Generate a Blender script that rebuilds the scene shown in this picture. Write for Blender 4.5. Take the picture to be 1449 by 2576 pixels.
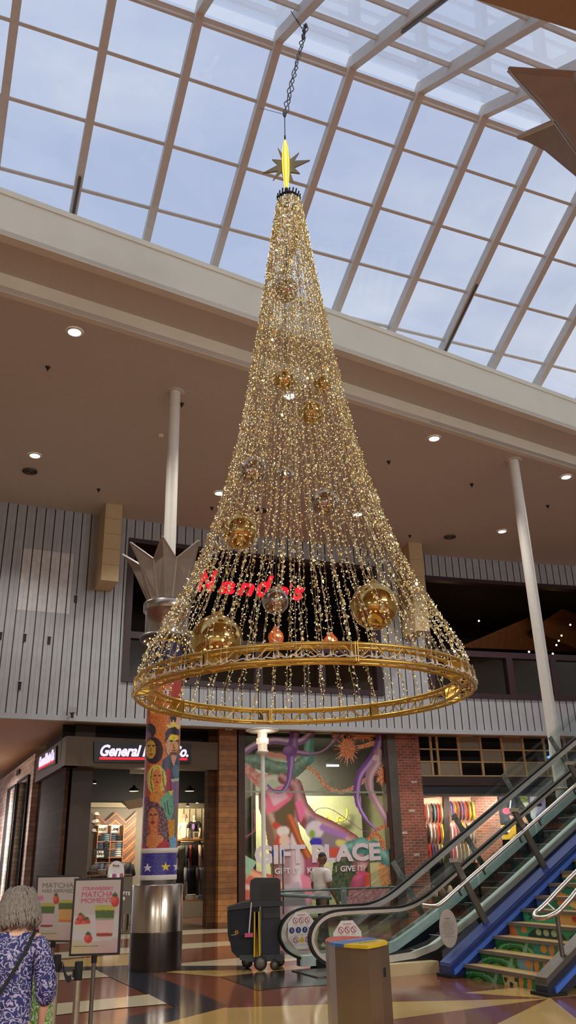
import bpy, bmesh, math, random
import numpy as np
from mathutils import Vector, Matrix
random.seed(7); rng = np.random.default_rng(7)
S = bpy.context.scene
for o in list(bpy.data.objects): bpy.data.objects.remove(o)
COL = S.collection

# ------------------------------------------------------------------ camera
FPX, CX, CY, HC = 2072., 724.5, 1288., 1.66
_Z = np.array([598-CX, -3590-CY, FPX]); _up = _Z/np.linalg.norm(_Z)
_F = np.array([0, 0, 1.]); _Y = _F-_up*(_F@_up); _Y /= np.linalg.norm(_Y)
_X = np.cross(_Y, _up); RM = np.array([_X, _Y, _up])
CAM = np.array([0, 0, HC])
cam = bpy.data.cameras.new('camera'); cam.sensor_fit = 'VERTICAL'; cam.sensor_height = 36; cam.lens = FPX/2576*36
cam.clip_end = 300; camo = bpy.data.objects.new('camera', cam); COL.objects.link(camo)
m = Matrix([[RM[i, 0], -RM[i, 1], -RM[i, 2], CAM[i]] for i in range(3)]+[[0, 0, 0, 1]])
camo.matrix_world = m; S.camera = camo
S.view_settings.view_transform = 'Standard'; S.view_settings.look = 'None'; S.view_settings.gamma = 1
S.view_settings.exposure = 0.0; S.view_settings.use_curve_mapping = False

# ------------------------------------------------------------------ sky
wd = bpy.data.worlds.new('sky'); S.world = wd; wd.use_nodes = True
nt = wd.node_tree; nt.nodes.clear()
N = nt.nodes.new; L = nt.links.new
tc = N('ShaderNodeTexCoord'); mp = N('ShaderNodeMapping'); mp.inputs['Scale'].default_value = (1.2, 1.6, 3.0)
n1 = N('ShaderNodeTexNoise'); n1.inputs['Scale'].default_value = 2.2; n1.inputs['Detail'].default_value = 7; n1.inputs['Roughness'].default_value = .55
rp = N('ShaderNodeValToRGB'); rp.color_ramp.elements[0].position = .34; rp.color_ramp.elements[0].color = (.54, .62, .82, 1)
rp.color_ramp.elements[1].position = .66; rp.color_ramp.elements[1].color = (.84, .88, .96, 1)
e = rp.color_ramp.elements.new(.5); e.color = (.66, .73, .88, 1)
bg = N('ShaderNodeBackground'); bg.inputs['Strength'].default_value = .98
wo = N('ShaderNodeOutputWorld')
L(tc.outputs['Generated'], mp.inputs['Vector']); L(mp.outputs[0], n1.inputs['Vector']); sx = N('ShaderNodeSeparateXYZ'); L(tc.outputs['Generated'], sx.inputs[0]); ma = N('ShaderNodeMath'); ma.operation = 'MULTIPLY_ADD'; ma.inputs[1].default_value = .22; L(sx.outputs['X'], ma.inputs[0]); L(n1.outputs['Fac'], ma.inputs[2]); L(ma.outputs[0], rp.inputs[0]); L(rp.outputs[0], bg.inputs['Color']); L(bg.outputs[0], wo.inputs[0])

# ------------------------------------------------------------------ lamps (the fill lights outside the frame are added)
def lamp(kind, loc, energy, color=(1, .9, .78), size=.3, rot=None, spot=None, to=None, sy=None):
    l = bpy.data.lights.new('lamp', kind); l.energy = energy; l.color = color
    if kind == 'AREA':
        l.size = size
        if sy: l.shape = 'RECTANGLE'; l.size_y = sy
    elif kind in ('POINT', 'SPOT'): l.shadow_soft_size = size
    if spot: l.spot_size = math.radians(spot); l.spot_blend = .6
    o = bpy.data.objects.new('lamp', l); COL.objects.link(o); o.location = loc
    if to is not None: o.rotation_euler = (Vector(to)-Vector(loc)).to_track_quat('-Z', 'Y').to_euler()
    return o
LK = 1.0
# added fill lights behind the camera for the ground level, no fittings there
for p in [(-5, -1, 5.2), (1, -2, 5.2), (7, 0, 5.2), (13, 2, 5.2)]:
    lamp('AREA', p, 560*LK, (1, .97, .93), 2.0)

# added daylight-coloured area light to brighten the fascia bands, no window behind it
lamp('AREA', (17, -5, 10.6), 1050, (.94, .97, 1), 8, to=(2, 16, 11.9), sy=2.2)

# ------------------------------------------------------------------ pixel <-> world helpers (each thing gets its own real depth)
def ray(x, y):
    d = RM@np.array([x-CX, y-CY, FPX]); return d/np.linalg.norm(d)
def atY(x, y, Yv): d = ray(x, y); return CAM+d*(Yv/d[1])
def atZ(x, y, z=0.): d = ray(x, y); return CAM+d*((z-HC)/d[2])
def pl(x, y, p0, n): d = ray(x, y); n = np.array(n, float); return CAM+d*((np.array(p0, float)-CAM)@n/(d@n))
def projv(P):
    c = (np.asarray(P)-CAM)@RM; return CX+FPX*c[:, 0]/c[:, 2], CY+FPX*c[:, 1]/c[:, 2]
a67 = math.radians(67.)
U = np.array([math.sin(a67), math.cos(a67), 0]); W = np.array([-math.cos(a67), math.sin(a67), 0]); ZZ = np.array([0, 0, 1.])
def E3(u, w, z): return U*u+W*w+ZZ*z
def onw(x, y, w): p = pl(x, y, W*w, W); return p@U, p[2]

# ------------------------------------------------------------------ materials
def lin(c):
    c = np.asarray(c, float)/255.; return np.where(c <= .04045, c/12.92, ((c+.055)/1.055)**2.4)
MATS = {}
def mat(name, rgb=(200, 200, 200), rough=.5, metal=0., k=1., emit=None, es=0., var=.06, vs=8., bump=0., bs=40., coat=0., spec=.5, kind=None, col2=None, alpha=None):
    if name in MATS: return MATS[name]
    M = bpy.data.materials.new(name); M.use_nodes = True; nt = M.node_tree; nd = nt.nodes; b = nd['Principled BSDF']
    c = np.clip(lin(rgb)*k, 0, .92); c4 = (*c, 1)
    b.inputs['Roughness'].default_value = rough; b.inputs['Metallic'].default_value = metal
    b.inputs['Coat Weight'].default_value = coat; b.inputs['Coat Roughness'].default_value = .08
    b.inputs['Specular IOR Level'].default_value = spec
    tcn = nd.new('ShaderNodeTexCoord')
    src = None
    if kind == 'attr':
        a = nd.new('ShaderNodeAttribute'); a.attribute_name = 'Col'; src = a.outputs['Color']
    elif kind == 'objcol':
        a = nd.new('ShaderNodeObjectInfo'); src = a.outputs['Color']
    elif kind == 'brick':
        t = nd.new('ShaderNodeTexBrick'); t.inputs['Scale'].default_value = 1; t.inputs['Brick Width'].default_value = .24; t.inputs['Row Height'].default_value = .086
        t.inputs['Mortar Size'].default_value = .009; t.inputs['Color1'].default_value = c4; t.inputs['Color2'].default_value = (*np.clip(lin(col2)*k, 0, 1), 1)
        t.inputs['Mortar'].default_value = (*np.clip(lin((150, 128, 108))*k, 0, 1), 1); t.inputs['Bias'].default_value = -.1
        nt.links.new(tcn.outputs['UV'], t.inputs['Vector']); src = t.outputs['Color']
    elif kind == 'planks':
        t = nd.new('ShaderNodeTexBrick'); t.inputs['Scale'].default_value = 1; t.inputs['Brick Width'].default_value = 1.9; t.inputs['Row Height'].default_value = .145
        t.inputs['Mortar Size'].default_value = .004; t.inputs['Color1'].default_value = c4; t.inputs['Color2'].default_value = (*np.clip(lin(col2)*k, 0, 1), 1)
        t.inputs['Mortar'].default_value = (*np.clip(lin((40, 24, 12))*k, 0, 1), 1); t.inputs['Bias'].default_value = 0
        nt.links.new(tcn.outputs['UV'], t.inputs['Vector']); src = t.outputs['Color']
    elif kind == 'herring':
        t = nd.new('ShaderNodeTexWave'); t.wave_type = 'BANDS'; t.bands_direction = 'DIAGONAL'; t.inputs['Scale'].default_value = 1.6; t.inputs['Distortion'].default_value = 6
        t.inputs['Detail Scale'].default_value = 1
        r = nd.new('ShaderNodeValToRGB'); r.color_ramp.elements[0].color = (*np.clip(lin(col2)*k, 0, 1), 1); r.color_ramp.elements[1].color = c4
        nt.links.new(tcn.outputs['UV'], t.inputs['Vector']); nt.links.new(t.outputs['Fac'], r.inputs[0]); src = r.outputs['Color']
    elif kind == 'stone':
        t = nd.new('ShaderNodeTexBrick'); t.inputs['Scale'].default_value = 1; t.inputs['Brick Width'].default_value = .55; t.inputs['Row Height'].default_value = .11
        t.inputs['Mortar Size'].default_value = .004; t.inputs['Color1'].default_value = c4; t.inputs['Color2'].default_value = (*np.clip(lin(col2)*k, 0, 1), 1)
        t.inputs['Mortar'].default_value = (*np.clip(lin((60, 50, 45))*k, 0, 1), 1)
        nt.links.new(tcn.outputs['UV'], t.inputs['Vector']); src = t.outputs['Color']
    elif kind == 'paisley':
        t = nd.new('ShaderNodeTexVoronoi'); t.inputs['Scale'].default_value = 17; t.feature = 'SMOOTH_F1'
        nz = nd.new('ShaderNodeTexNoise'); nz.inputs['Scale'].default_value = 14; nz.inputs['Detail'].default_value = 3; nz.inputs['Distortion'].default_value = 2.2
        mm = nd.new('ShaderNodeMath'); mm.operation = 'MULTIPLY'; mm.inputs[1].default_value = 26
        sn = nd.new('ShaderNodeMath'); sn.operation = 'SINE'
        r = nd.new('ShaderNodeValToRGB'); r.color_ramp.elements[0].position = .30; r.color_ramp.elements[0].color = c4
        r.color_ramp.elements[1].position = .62; r.color_ramp.elements[1].color = (*np.clip(lin(col2)*k, 0, 1), 1)
        nt.links.new(tcn.outputs['Object'], t.inputs['Vector']); nt.links.new(tcn.outputs['Object'], nz.inputs['Vector'])
        ad = nd.new('ShaderNodeMath'); ad.operation = 'ADD'; nt.links.new(t.outputs['Distance'], ad.inputs[0]); nt.links.new(nz.outputs['Fac'], ad.inputs[1])
        nt.links.new(ad.outputs[0], mm.inputs[0]); nt.links.new(mm.outputs[0], sn.inputs[0]); nt.links.new(sn.outputs[0], r.inputs[0]); src = r.outputs['Color']
    if src is None:
        rgbn = nd.new('ShaderNodeRGB'); rgbn.outputs[0].default_value = c4; src = rgbn.outputs[0]
    nz = nd.new('ShaderNodeTexNoise'); nz.inputs['Scale'].default_value = vs; nz.inputs['Detail'].default_value = 5
    nt.links.new(tcn.outputs['Object'], nz.inputs['Vector'])
    mr = nd.new('ShaderNodeMapRange'); mr.inputs['From Min'].default_value = .3; mr.inputs['From Max'].default_value = .7
    mr.inputs['To Min'].default_value = 1-var; mr.inputs['To Max'].default_value = 1+var
    nt.links.new(nz.outputs['Fac'], mr.inputs['Value'])
    mx = nd.new('ShaderNodeVectorMath'); mx.operation = 'SCALE'
    nt.links.new(src, mx.inputs[0]); nt.links.new(mr.outputs[0], mx.inputs['Scale']); nt.links.new(mx.outputs[0], b.inputs['Base Color'])
    if bump:
        n2 = nd.new('ShaderNodeTexNoise'); n2.inputs['Scale'].default_value = bs; n2.inputs['Detail'].default_value = 4
        bp = nd.new('ShaderNodeBump'); bp.inputs['Strength'].default_value = bump; bp.inputs['Distance'].default_value = .01
        nt.links.new(tcn.outputs['Object'], n2.inputs['Vector']); nt.links.new(n2.outputs['Fac'], bp.inputs['Height']); nt.links.new(bp.outputs[0], b.inputs['Normal'])
    if emit is not None:
        b.inputs['Emission Color'].default_value = (*lin(emit), 1); b.inputs['Emission Strength'].default_value = es
    if alpha is not None: b.inputs['Alpha'].default_value = alpha
    MATS[name] = M; return M
def glass(name, tint=(235, 240, 240), refl=.06):
    if name in MATS: return MATS[name]
    M = bpy.data.materials.new(name); M.use_nodes = True; nt = M.node_tree; nd = nt.nodes; nd.clear()
    out = nd.new('ShaderNodeOutputMaterial'); mx = nd.new('ShaderNodeMixShader'); tr = nd.new('ShaderNodeBsdfTransparent'); gl = nd.new('ShaderNodeBsdfGlossy')
    tr.inputs[0].default_value = (*lin(tint), 1); gl.inputs['Roughness'].default_value = .03
    fr = nd.new('ShaderNodeLayerWeight'); fr.inputs[0].default_value = .35
    mr = nd.new('ShaderNodeMapRange'); mr.inputs['To Min'].default_value = refl; mr.inputs['To Max'].default_value = min(1, refl+.5); nt.links.new(fr.outputs['Facing'], mr.inputs['Value'])
    nt.links.new(mr.outputs[0], mx.inputs[0]); nt.links.new(tr.outputs[0], mx.inputs[1]); nt.links.new(gl.outputs[0], mx.inputs[2]); nt.links.new(mx.outputs[0], out.inputs[0])
    MATS[name] = M; return M

# ------------------------------------------------------------------ mesh builder
WMX = {}
def v3(p): return Vector((float(p[0]), float(p[1]), float(p[2])))
class MB:
    def __init__(s): s.v = []; s.f = []; s.mi = []; s.sm = []; s.cur = 0; s.smooth = False; s.uv = None
    def add(s, vs, fs, smooth=None):
        n = len(s.v); s.v += [tuple(map(float, p)) for p in vs]
        for f in fs: s.f.append([n+i for i in f]); s.mi.append(s.cur); s.sm.append(s.smooth if smooth is None else smooth)
        return s
    def hexa(s, P):  # 8 points: bottom 4, top 4
        return s.add(P, [(3, 2, 1, 0), (4, 5, 6, 7), (0, 1, 5, 4), (1, 2, 6, 5), (2, 3, 7, 6), (3, 0, 4, 7)])
    def box(s, c, d, ax=None):
        c = np.array(c, float); hx, hy, hz = d[0]/2, d[1]/2, d[2]/2
        if ax is None: ax = (np.array([1, 0, 0.]), np.array([0, 1., 0]), np.array([0, 0, 1.]))
        X, Y, Z = [np.array(a, float) for a in ax]
        P = [c+X*sx*hx+Y*sy*hy+Z*sz*hz for sz in (-1, 1) for sx, sy in ((-1, -1), (1, -1), (1, 1), (-1, 1))]
        return s.hexa(P)
    def bar(s, a, b, w, h, up=(0, 0, 1)):  # rectangular bar between two points
        a = np.array(a, float); b = np.array(b, float); d = b-a; ln = np.linalg.norm(d); d /= ln
        x = np.cross(d, np.array(up, float))
        if np.linalg.norm(x) < 1e-4: x = np.cross(d, [1, 0, 0])
        x /= np.linalg.norm(x); y = np.cross(x, d)
        return s.box((a+b)/2, (w, ln, h), (x, d, y))
    def tube(s, pts, r, n=8, caps=True, closed=False, smooth=True):
        P = [np.array(p, float) for p in pts]; m = len(P); rs = r if hasattr(r, '__len__') else [r]*m
        vs = []; x = None
        for i, p in enumerate(P):
            if closed: t = P[(i+1) % m]-P[i-1]
            else: t = P[min(i+1, m-1)]-P[max(i-1, 0)]
            t /= max(np.linalg.norm(t), 1e-9)
            if x is None:
                x = np.cross(t, [0, 0, 1.])
                if np.linalg.norm(x) < .05: x = np.cross(t, [1., 0, 0])
            x = x-t*(x@t); x /= max(np.linalg.norm(x), 1e-9); y = np.cross(t, x)
            for k in range(n):
                a = 2*math.pi*k/n; vs.append(p+(x*math.cos(a)+y*math.sin(a))*rs[i])
        fs = []
        for i in range(m if closed else m-1):
            j = (i+1) % m
            for k in range(n): fs.append((i*n+k, i*n+(k+1) % n, j*n+(k+1) % n, j*n+k))
        nn = len(s.v); s.add(vs, fs, smooth)
        if caps and not closed: s.add(vs[:n], [tuple(range(n))[::-1]], False); s.add(vs[-n:], [tuple(range(n))], False)
        return s
    def lathe(s, c, prof, n=32, ax=None, smooth=True, caps=True):  # prof: (r, z) list
        c = np.array(c, float); X, Y, Z = ax if ax else (np.array([1, 0, 0.]), np.array([0, 1., 0]), np.array([0, 0, 1.]))
        vs = []
        for r, z in prof:
            for k in range(n):
                a = 2*math.pi*k/n; vs.append(c+X*r*math.cos(a)+Y*r*math.sin(a)+Z*z)
        fs = [(i*n+k, i*n+(k+1) % n, (i+1)*n+(k+1) % n, (i+1)*n+k) for i in range(len(prof)-1) for k in range(n)]
        s.add(vs, fs, smooth)
        if caps:
            s.add(vs[:n], [tuple(range(n))[::-1]], False); s.add(vs[-n:], [tuple(range(n))], False)
        return s
    def sphere(s, c, r, n=16, m=10, sc=(1, 1, 1)):
        prof = [(math.sin(math.pi*i/m), -math.cos(math.pi*i/m)) for i in range(m+1)]
        vs = [(c[0]+r*sc[0]*a*math.cos(2*math.pi*k/n), c[1]+r*sc[1]*a*math.sin(2*math.pi*k/n), c[2]+r*sc[2]*z) for a, z in prof for k in range(n)]
        return s.add(vs, [(i*n+k, i*n+(k+1) % n, (i+1)*n+(k+1) % n, (i+1)*n+k) for i in range(m) for k in range(n)], True)
    def prism(s, pts, off):  # polygon (list of world points) extruded by vector off
        n = len(pts); P = [np.array(p, float) for p in pts]; off = np.array(off, float)
        Q = [p+off for p in P]
        return s.add(P+Q, [tuple(range(n)), tuple(range(n, 2*n))[::-1]]+[(i, i+n, (i+1) % n+n, (i+1) % n) for i in range(n)], False)
    def build(s, name, mats, parent=None, cols=None, uvf=None, cutoff=None):
        if not isinstance(mats, (list, tuple)): mats = [mats]
        V = np.array(s.v)
        if uvf is not None: UVs = np.array([uvf(p) for p in V])
        me = bpy.data.meshes.new(name)
        if parent is not None:
            wm = WMX.get(parent, Matrix.Identity(4)); inv = wm.inverted(); I = np.array(inv); V = V@I[:3, :3].T+I[:3, 3]
            loc = None
        else:
            lo = V.min(0); hi = V.max(0); loc = np.array([(lo[0]+hi[0])/2, (lo[1]+hi[1])/2, lo[2]]); V = V-loc
        me.from_pydata([tuple(p) for p in V], [], s.f)
        for mm in mats: me.materials.append(mm)
        me.polygons.foreach_set('material_index', s.mi); me.polygons.foreach_set('use_smooth', s.sm)
        if cols is not None:
            at = me.color_attributes.new('Col', 'FLOAT_COLOR', 'CORNER'); lt = np.array([p.loop_total for p in me.polygons])
            C4 = np.ones((len(s.f), 4)); C4[:, :3] = cols; at.data.foreach_set('color', np.repeat(C4, lt, axis=0).ravel())
        if uvf is not None:
            uvl = me.uv_layers.new(name='UVMap'); li = np.zeros(len(me.loops), int); me.loops.foreach_get('vertex_index', li); uvl.data.foreach_set('uv', UVs[li].ravel())
        me.update(); me.validate()
        o = bpy.data.objects.new(name, me); COL.objects.link(o)
        if parent is not None: o.parent = parent
        else: o.location = loc; WMX[o] = Matrix.Translation(Vector(loc))
        if parent is not None: WMX[o] = WMX.get(parent, Matrix.Identity(4)).copy()
        return o
def tag(o, label=None, cat=None, group=None, kind=None):
    if label: o['label'] = label
    if cat: o['category'] = cat
    if group: o['group'] = group
    if kind: o['kind'] = kind
    return o
def thing(name, loc, label, cat, group=None, kind=None):
    o = bpy.data.objects.new(name, None); COL.objects.link(o); o.location = Vector([float(q) for q in loc]); o.empty_display_size = .2
    WMX[o] = Matrix.Translation(o.location); return tag(o, label, cat, group, kind)
def struct(name): o = bpy.data.objects.new(name, None); COL.objects.link(o); WMX[o] = Matrix.Identity(4); o['kind'] = 'structure'; return o
def dup(o, parent=None):
    c = o.copy(); COL.objects.link(c); c.parent = parent
    for ch in [x for x in list(bpy.data.objects) if x.parent == o]: dup(ch, c)
    return c

# ------------------------------------------------------------------ flat lettering as mesh
def textmesh(body, bold=.0, shear=0., spacing=1.):
    cu = bpy.data.curves.new('t', 'FONT'); cu.body = body; cu.size = 1; cu.offset = bold; cu.shear = shear; cu.space_character = spacing; cu.resolution_u = 3; cu.fill_mode = 'BOTH' if False else 'BOTH'
    o = bpy.data.objects.new('t', cu); COL.objects.link(o); bpy.context.view_layer.update()
    dg = bpy.context.evaluated_depsgraph_get(); me = bpy.data.meshes.new_from_object(o.evaluated_get(dg))
    vs = np.array([v.co[:] for v in me.vertices]); fs = [list(p.vertices) for p in me.polygons]
    bpy.data.objects.remove(o); bpy.data.curves.remove(cu); bpy.data.meshes.remove(me)
    lo = vs.min(0); hi = vs.max(0); return (vs-lo)/np.maximum(hi-lo, 1e-6), fs
def text_to(mb, body, O, Xv, Yv, bold=.0, shear=0., nrm=None, depth=0., spacing=1.):
    vs, fs = textmesh(body, bold, shear, spacing); O = np.array(O, float); Xv = np.array(Xv, float); Yv = np.array(Yv, float)
    P = O+vs[:, :1]*Xv+vs[:, 1:2]*Yv; mb.add(P, fs, False)
    if depth and nrm is not None:
        Q = P-np.array(nrm)*depth; mb.add(Q, [f[::-1] for f in fs], False)
        from collections import Counter
        c = {}
        for f in fs:
            for i in range(len(f)):
                k = (f[i], f[(i+1) % len(f)]); c[k] = 1
        ed = [k for k in c if (k[1], k[0]) not in c]
        n = len(P); mb.add(list(P)+list(Q), [(a, a+n, b+n, b) for a, b in ed], False)
    return mb

# ------------------------------------------------------------------ painting by shapes (printed art, mosaics, posters)
def inpoly(x, y, pts):
    r = np.zeros(x.shape, bool); n = len(pts); j = n-1
    for i in range(n):
        xi, yi = pts[i]; xj, yj = pts[j]
        c = ((yi > y) != (yj > y)) & (x < (xj-xi)*(y-yi)/((yj-yi) or 1e-9)+xi); r ^= c; j = i
    return r
class Paint:
    def __init__(s, x, y, base=None): s.x = x; s.y = y; s.c = np.zeros((len(x), 3)); s.a = np.zeros(len(x), bool); (s.fill(base) if base is not None else None)
    def fill(s, c): s.c[:] = lin(c); s.a[:] = True
    def put(s, m, c):
        s.c[m] = lin(c) if np.ndim(c) == 1 else c[m]; s.a |= m
    def poly(s, pts, c): s.put(inpoly(s.x, s.y, pts), c)
    def ell(s, cx, cy, rx, ry, c, rot=0., lit=None):
        t = math.radians(rot); dx = s.x-cx; dy = s.y-cy; a = (dx*math.cos(t)+dy*math.sin(t))/rx; b = (-dx*math.sin(t)+dy*math.cos(t))/ry
        m = a*a+b*b < 1
        if lit is not None:
            k = np.clip(1-np.sqrt((a+.35)**2+(b+.4)**2), 0, 1)[:, None]; cc = lin(c)*(1-k)+lin(lit)*k; s.put(m, cc)
        else: s.put(m, c)
    def stroke(s, pts, w, c, lit=None, speck=None):
        P = np.array(pts, float); wd = w if hasattr(w, '__len__') else [w]*len(P)
        best = np.full(len(s.x), 9e9); sg = np.zeros(len(s.x))
        for i in range(len(P)-1):
            d = P[i+1]-P[i]; L2 = d@d; t = np.clip(((s.x-P[i, 0])*d[0]+(s.y-P[i, 1])*d[1])/L2, 0, 1)
            ex = s.x-P[i, 0]-t*d[0]; ey = s.y-P[i, 1]-t*d[1]; ww = wd[i]+(wd[i+1]-wd[i])*t; q = np.hypot(ex, ey)/ww
            sd = (ex*d[1]-ey*d[0])/math.sqrt(L2)/ww; up = q < best; best = np.where(up, q, best); sg = np.where(up, sd, sg)
        m = best < 1
        if lit is not None:
            k = np.clip(1-np.abs(sg-.3)*1.6, 0, 1)[:, None]; s.put(m, lin(c)*(1-k)+lin(lit)*k)
        else: s.put(m, c)
        return m
    def speckle(s, m, c, p): s.put(m & (rng.random(len(s.x)) < p), c)
    def blur(s, n=3):
        C = (s.c*s.a[:, None]).reshape(s.shape+(3,)); A = s.a.astype(float).reshape(s.shape)
        for _ in range(n):
            for ax in (0, 1):
                C = (C+np.roll(C, 1, ax)+np.roll(C, -1, ax)); A = (A+np.roll(A, 1, ax)+np.roll(A, -1, ax))
        m = s.a & (A.ravel() > 1e-6); c = C.reshape(-1, 3); s.c[m] = c[m]/A.ravel()[m, None]
    def jitter(s, a): s.c *= 1+(rng.random((len(s.x), 1))-.5)*2*a
def smoothpath(pts, n=6):
    P = [np.array(p, float) for p in pts]; out = []
    for i in range(len(P)-1):
        p0 = P[max(i-1, 0)]; p1 = P[i]; p2 = P[i+1]; p3 = P[min(i+2, len(P)-1)]
        for k in range(n):
            t = k/n; out.append(.5*((2*p1)+(-p0+p2)*t+(2*p0-5*p1+4*p2-p3)*t*t+(-p0+3*p1-3*p2+p3)*t**3))
    out.append(P[-1]); return out
def paintgrid(name, PF, nu, nv, fn, mt, parent, k=1., thick=None, keep_all=True, jit=.0):
    """PF(a,b)->world for a,b in 0..1; fn(Paint) draws in photo pixels; one colour per face"""
    A, B = np.meshgrid(np.linspace(0, 1, nu+1), np.linspace(0, 1, nv+1)); P = np.array([PF(a, b) for a, b in zip(A.ravel(), B.ravel())])
    idx = np.arange((nu+1)*(nv+1)).reshape(nv+1, nu+1); F = np.stack([idx[:-1, :-1], idx[:-1, 1:], idx[1:, 1:], idx[1:, :-1]], -1).reshape(-1, 4)
    Cn = P[F].mean(1); x, y = projv(Cn); pt = Paint(x, y); pt.shape = (nv, nu); fn(pt)
    if jit: pt.jitter(jit)
    if not keep_all: F = F[pt.a]; c = pt.c[pt.a]
    else: c = pt.c
    uq, iv = np.unique(F, return_inverse=True); P = P[uq]; F = iv.reshape(F.shape)
    mb = MB(); mb.v = [tuple(p) for p in P]; mb.f = [list(map(int, f)) for f in F]; mb.mi = [0]*len(F); mb.sm = [False]*len(F)
    return mb.build(name, mt, parent, cols=np.clip(c*k, 0, .9))

# ================================================================== PALETTE
m_white = mat('white_paint', (225, 222, 212), .45, k=1.0, var=.03)
m_ceil = mat('ceiling_paint', (205, 198, 184), .6, k=1.0, var=.03)
m_fascia = mat('fascia_paint', (228, 226, 208), .6, k=1.0, var=.04, vs=1.5)
m_raft = mat('rafter_paint', (222, 216, 204), .5, var=.05)
m_clad = mat('corrugated_cladding', (168, 171, 175), .45, k=1., var=.07, vs=3)
m_groove = mat('cladding_groove', (70, 70, 72), .6)
m_beige = mat('beige_block', (200, 178, 135), .6, k=1, var=.04)
m_beigeseam = mat('block_seam', (120, 100, 70), .7)
m_maroon = mat('maroon_frame', (52, 26, 34), .4, k=1)
m_black = mat('black_void', (14, 13, 14), .8)
m_dark = mat('dark_brown', (46, 36, 30), .7)
m_steel = mat('brushed_steel', (190, 182, 172), .28, 1., var=.08, vs=30)
m_chrome = mat('polished_steel', (215, 208, 198), .2, 1.)
m_gsteel = mat('grey_steel', (105, 100, 94), .4, .7, var=.1)
m_gold = mat('gold_truss', (222, 188, 100), .3, 1., k=1.)
m_rubber = mat('black_rubber', (16, 16, 17), .35)
m_darkmetal = mat('dark_metal', (40, 40, 42), .45, .4)
m_glass = glass('clear_glass', (228, 238, 236), .05)
m_skyglass = glass('skylight_glass', (236, 240, 248), .04)
m_attr = mat('printed_surface', kind='attr', rough=.45, var=.03)
m_brick = mat('red_brick', (150, 82, 66), .8, kind='brick', col2=(112, 72, 62), k=1.3, var=.25, vs=3, bump=.4, bs=60)
m_wood = mat('honey_planks', (172, 116, 60), .55, kind='planks', col2=(120, 78, 40), k=.9, var=.22, vs=6)
m_dwood = mat('dark_planks', (92, 62, 42), .8, spec=.1, kind='planks', col2=(62, 44, 34), k=.8, var=.15, vs=5)
m_stone = mat('stacked_stone', (226, 200, 186), .75, kind='planks', col2=(188, 158, 142), k=1.0, var=.2, vs=4, bump=.5, bs=30)
m_lampon = mat('lit_lamp', (255, 250, 240), emit=(255, 250, 240), es=9)
m_warmlamp = mat('warm_lamp', (255, 220, 150), emit=(255, 205, 130), es=12)

# ================================================================== FLOOR
def px0(pts, z=0): return [atZ(x, y, z) for x, y in pts]
TAN, MAR, NAV, CRM, CHA = 0, 1, 2, 3, 4
fm = [mat('terrazzo_tan', (214, 180, 112), .13, k=1.0, var=.12, vs=90, coat=.3), mat('terrazzo_maroon', (132, 78, 60), .13, k=1., var=.14, vs=90, coat=.3),
      mat('terrazzo_navy', (52, 58, 68), .13, k=1., var=.14, vs=90, coat=.3), mat('terrazzo_cream', (226, 214, 178), .13, k=1., var=.1, vs=90, coat=.3),
      mat('terrazzo_charcoal', (58, 54, 50), .16, k=1., var=.12, vs=90, coat=.3)]
fl = MB(); fl.cur = MAR
fl.add([(-22, -8, 0), (24, -8, 0), (24, 48, 0), (-22, 48, 0)], [(0, 1, 2, 3)])
z_ = [0.]
def fpoly(c, pts, world=False):
    z_[0] += .0006; fl.cur = c; P = pts if world else [atZ(x, y, 0) for x, y in pts]
    fl.add([(p[0], p[1], z_[0]) for p in P], [tuple(range(len(P)))], False)
c4 = lambda pts: [(300+.29*x, 2150+.29*y) for x, y in pts]
c2 = lambda pts: [(x/4.025, 2150+y/4.025) for x, y in pts]
c7 = lambda pts: [(560+x/3.22, 2150+y/3.22) for x, y in pts]
c8 = lambda pts: [(960+x/2.963, 2100+y/2.963) for x, y in pts]
# far stripes
fpoly(CRM, [(60, 2366), (453, 2340.5), (575, 2335.5), (720, 2330), (720, 2339), (574, 2345), (453, 2352), (60, 2380)])
fpoly(CRM, [(60, 2402), (453, 2374.7), (576, 2367.5), (720, 2360), (720, 2371), (576, 2379), (453, 2388), (60, 2418)])
fpoly(TAN, [(60, 2425), (300, 2402), (330, 2400), (330, 2430), (60, 2440)])
fpoly(CRM, c4([(530, 943), (1060, 895), (1700, 850), (1700, 905), (1060, 965), (530, 966)]))
fpoly(NAV, c4([(-900, 975), (530, 966), (1180, 962), (1180, 1002), (530, 1003), (-900, 1060)]))
fpoly(TAN, c4([(430, 1010), (1180, 1000), (1700, 940), (1700, 985), (880, 1062), (400, 1022)]))
fpoly(CHA, c4([(875, 1060), (1449, 1003), (1900, 960), (2100, 1120), (1449, 1152), (1200, 1182)]))
# navy field left of the column base and the diagonal band
fpoly(NAV, [(243, 2433), (330, 2428), (370, 2447), (578, 2532), (405, 2580), (300, 2600), (300, 2563), (441, 2534), (421, 2525), (360, 2498), (300, 2466), (250, 2443)])
fpoly(NAV, c2([(975, 1143), (1449, 1125), (1449, 1395), (1107, 1240), (975, 1170)]))
fpoly(CRM, c2([(-300, 1270), (375, 1217), (975, 1170), (1107, 1240), (375, 1290), (-300, 1345)]))
fpoly(CRM, [(-60, 2560), (140, 2526), (300, 2511), (374, 2502.5), (421, 2526.5), (300, 2537), (138, 2555), (-60, 2590)])
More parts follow.
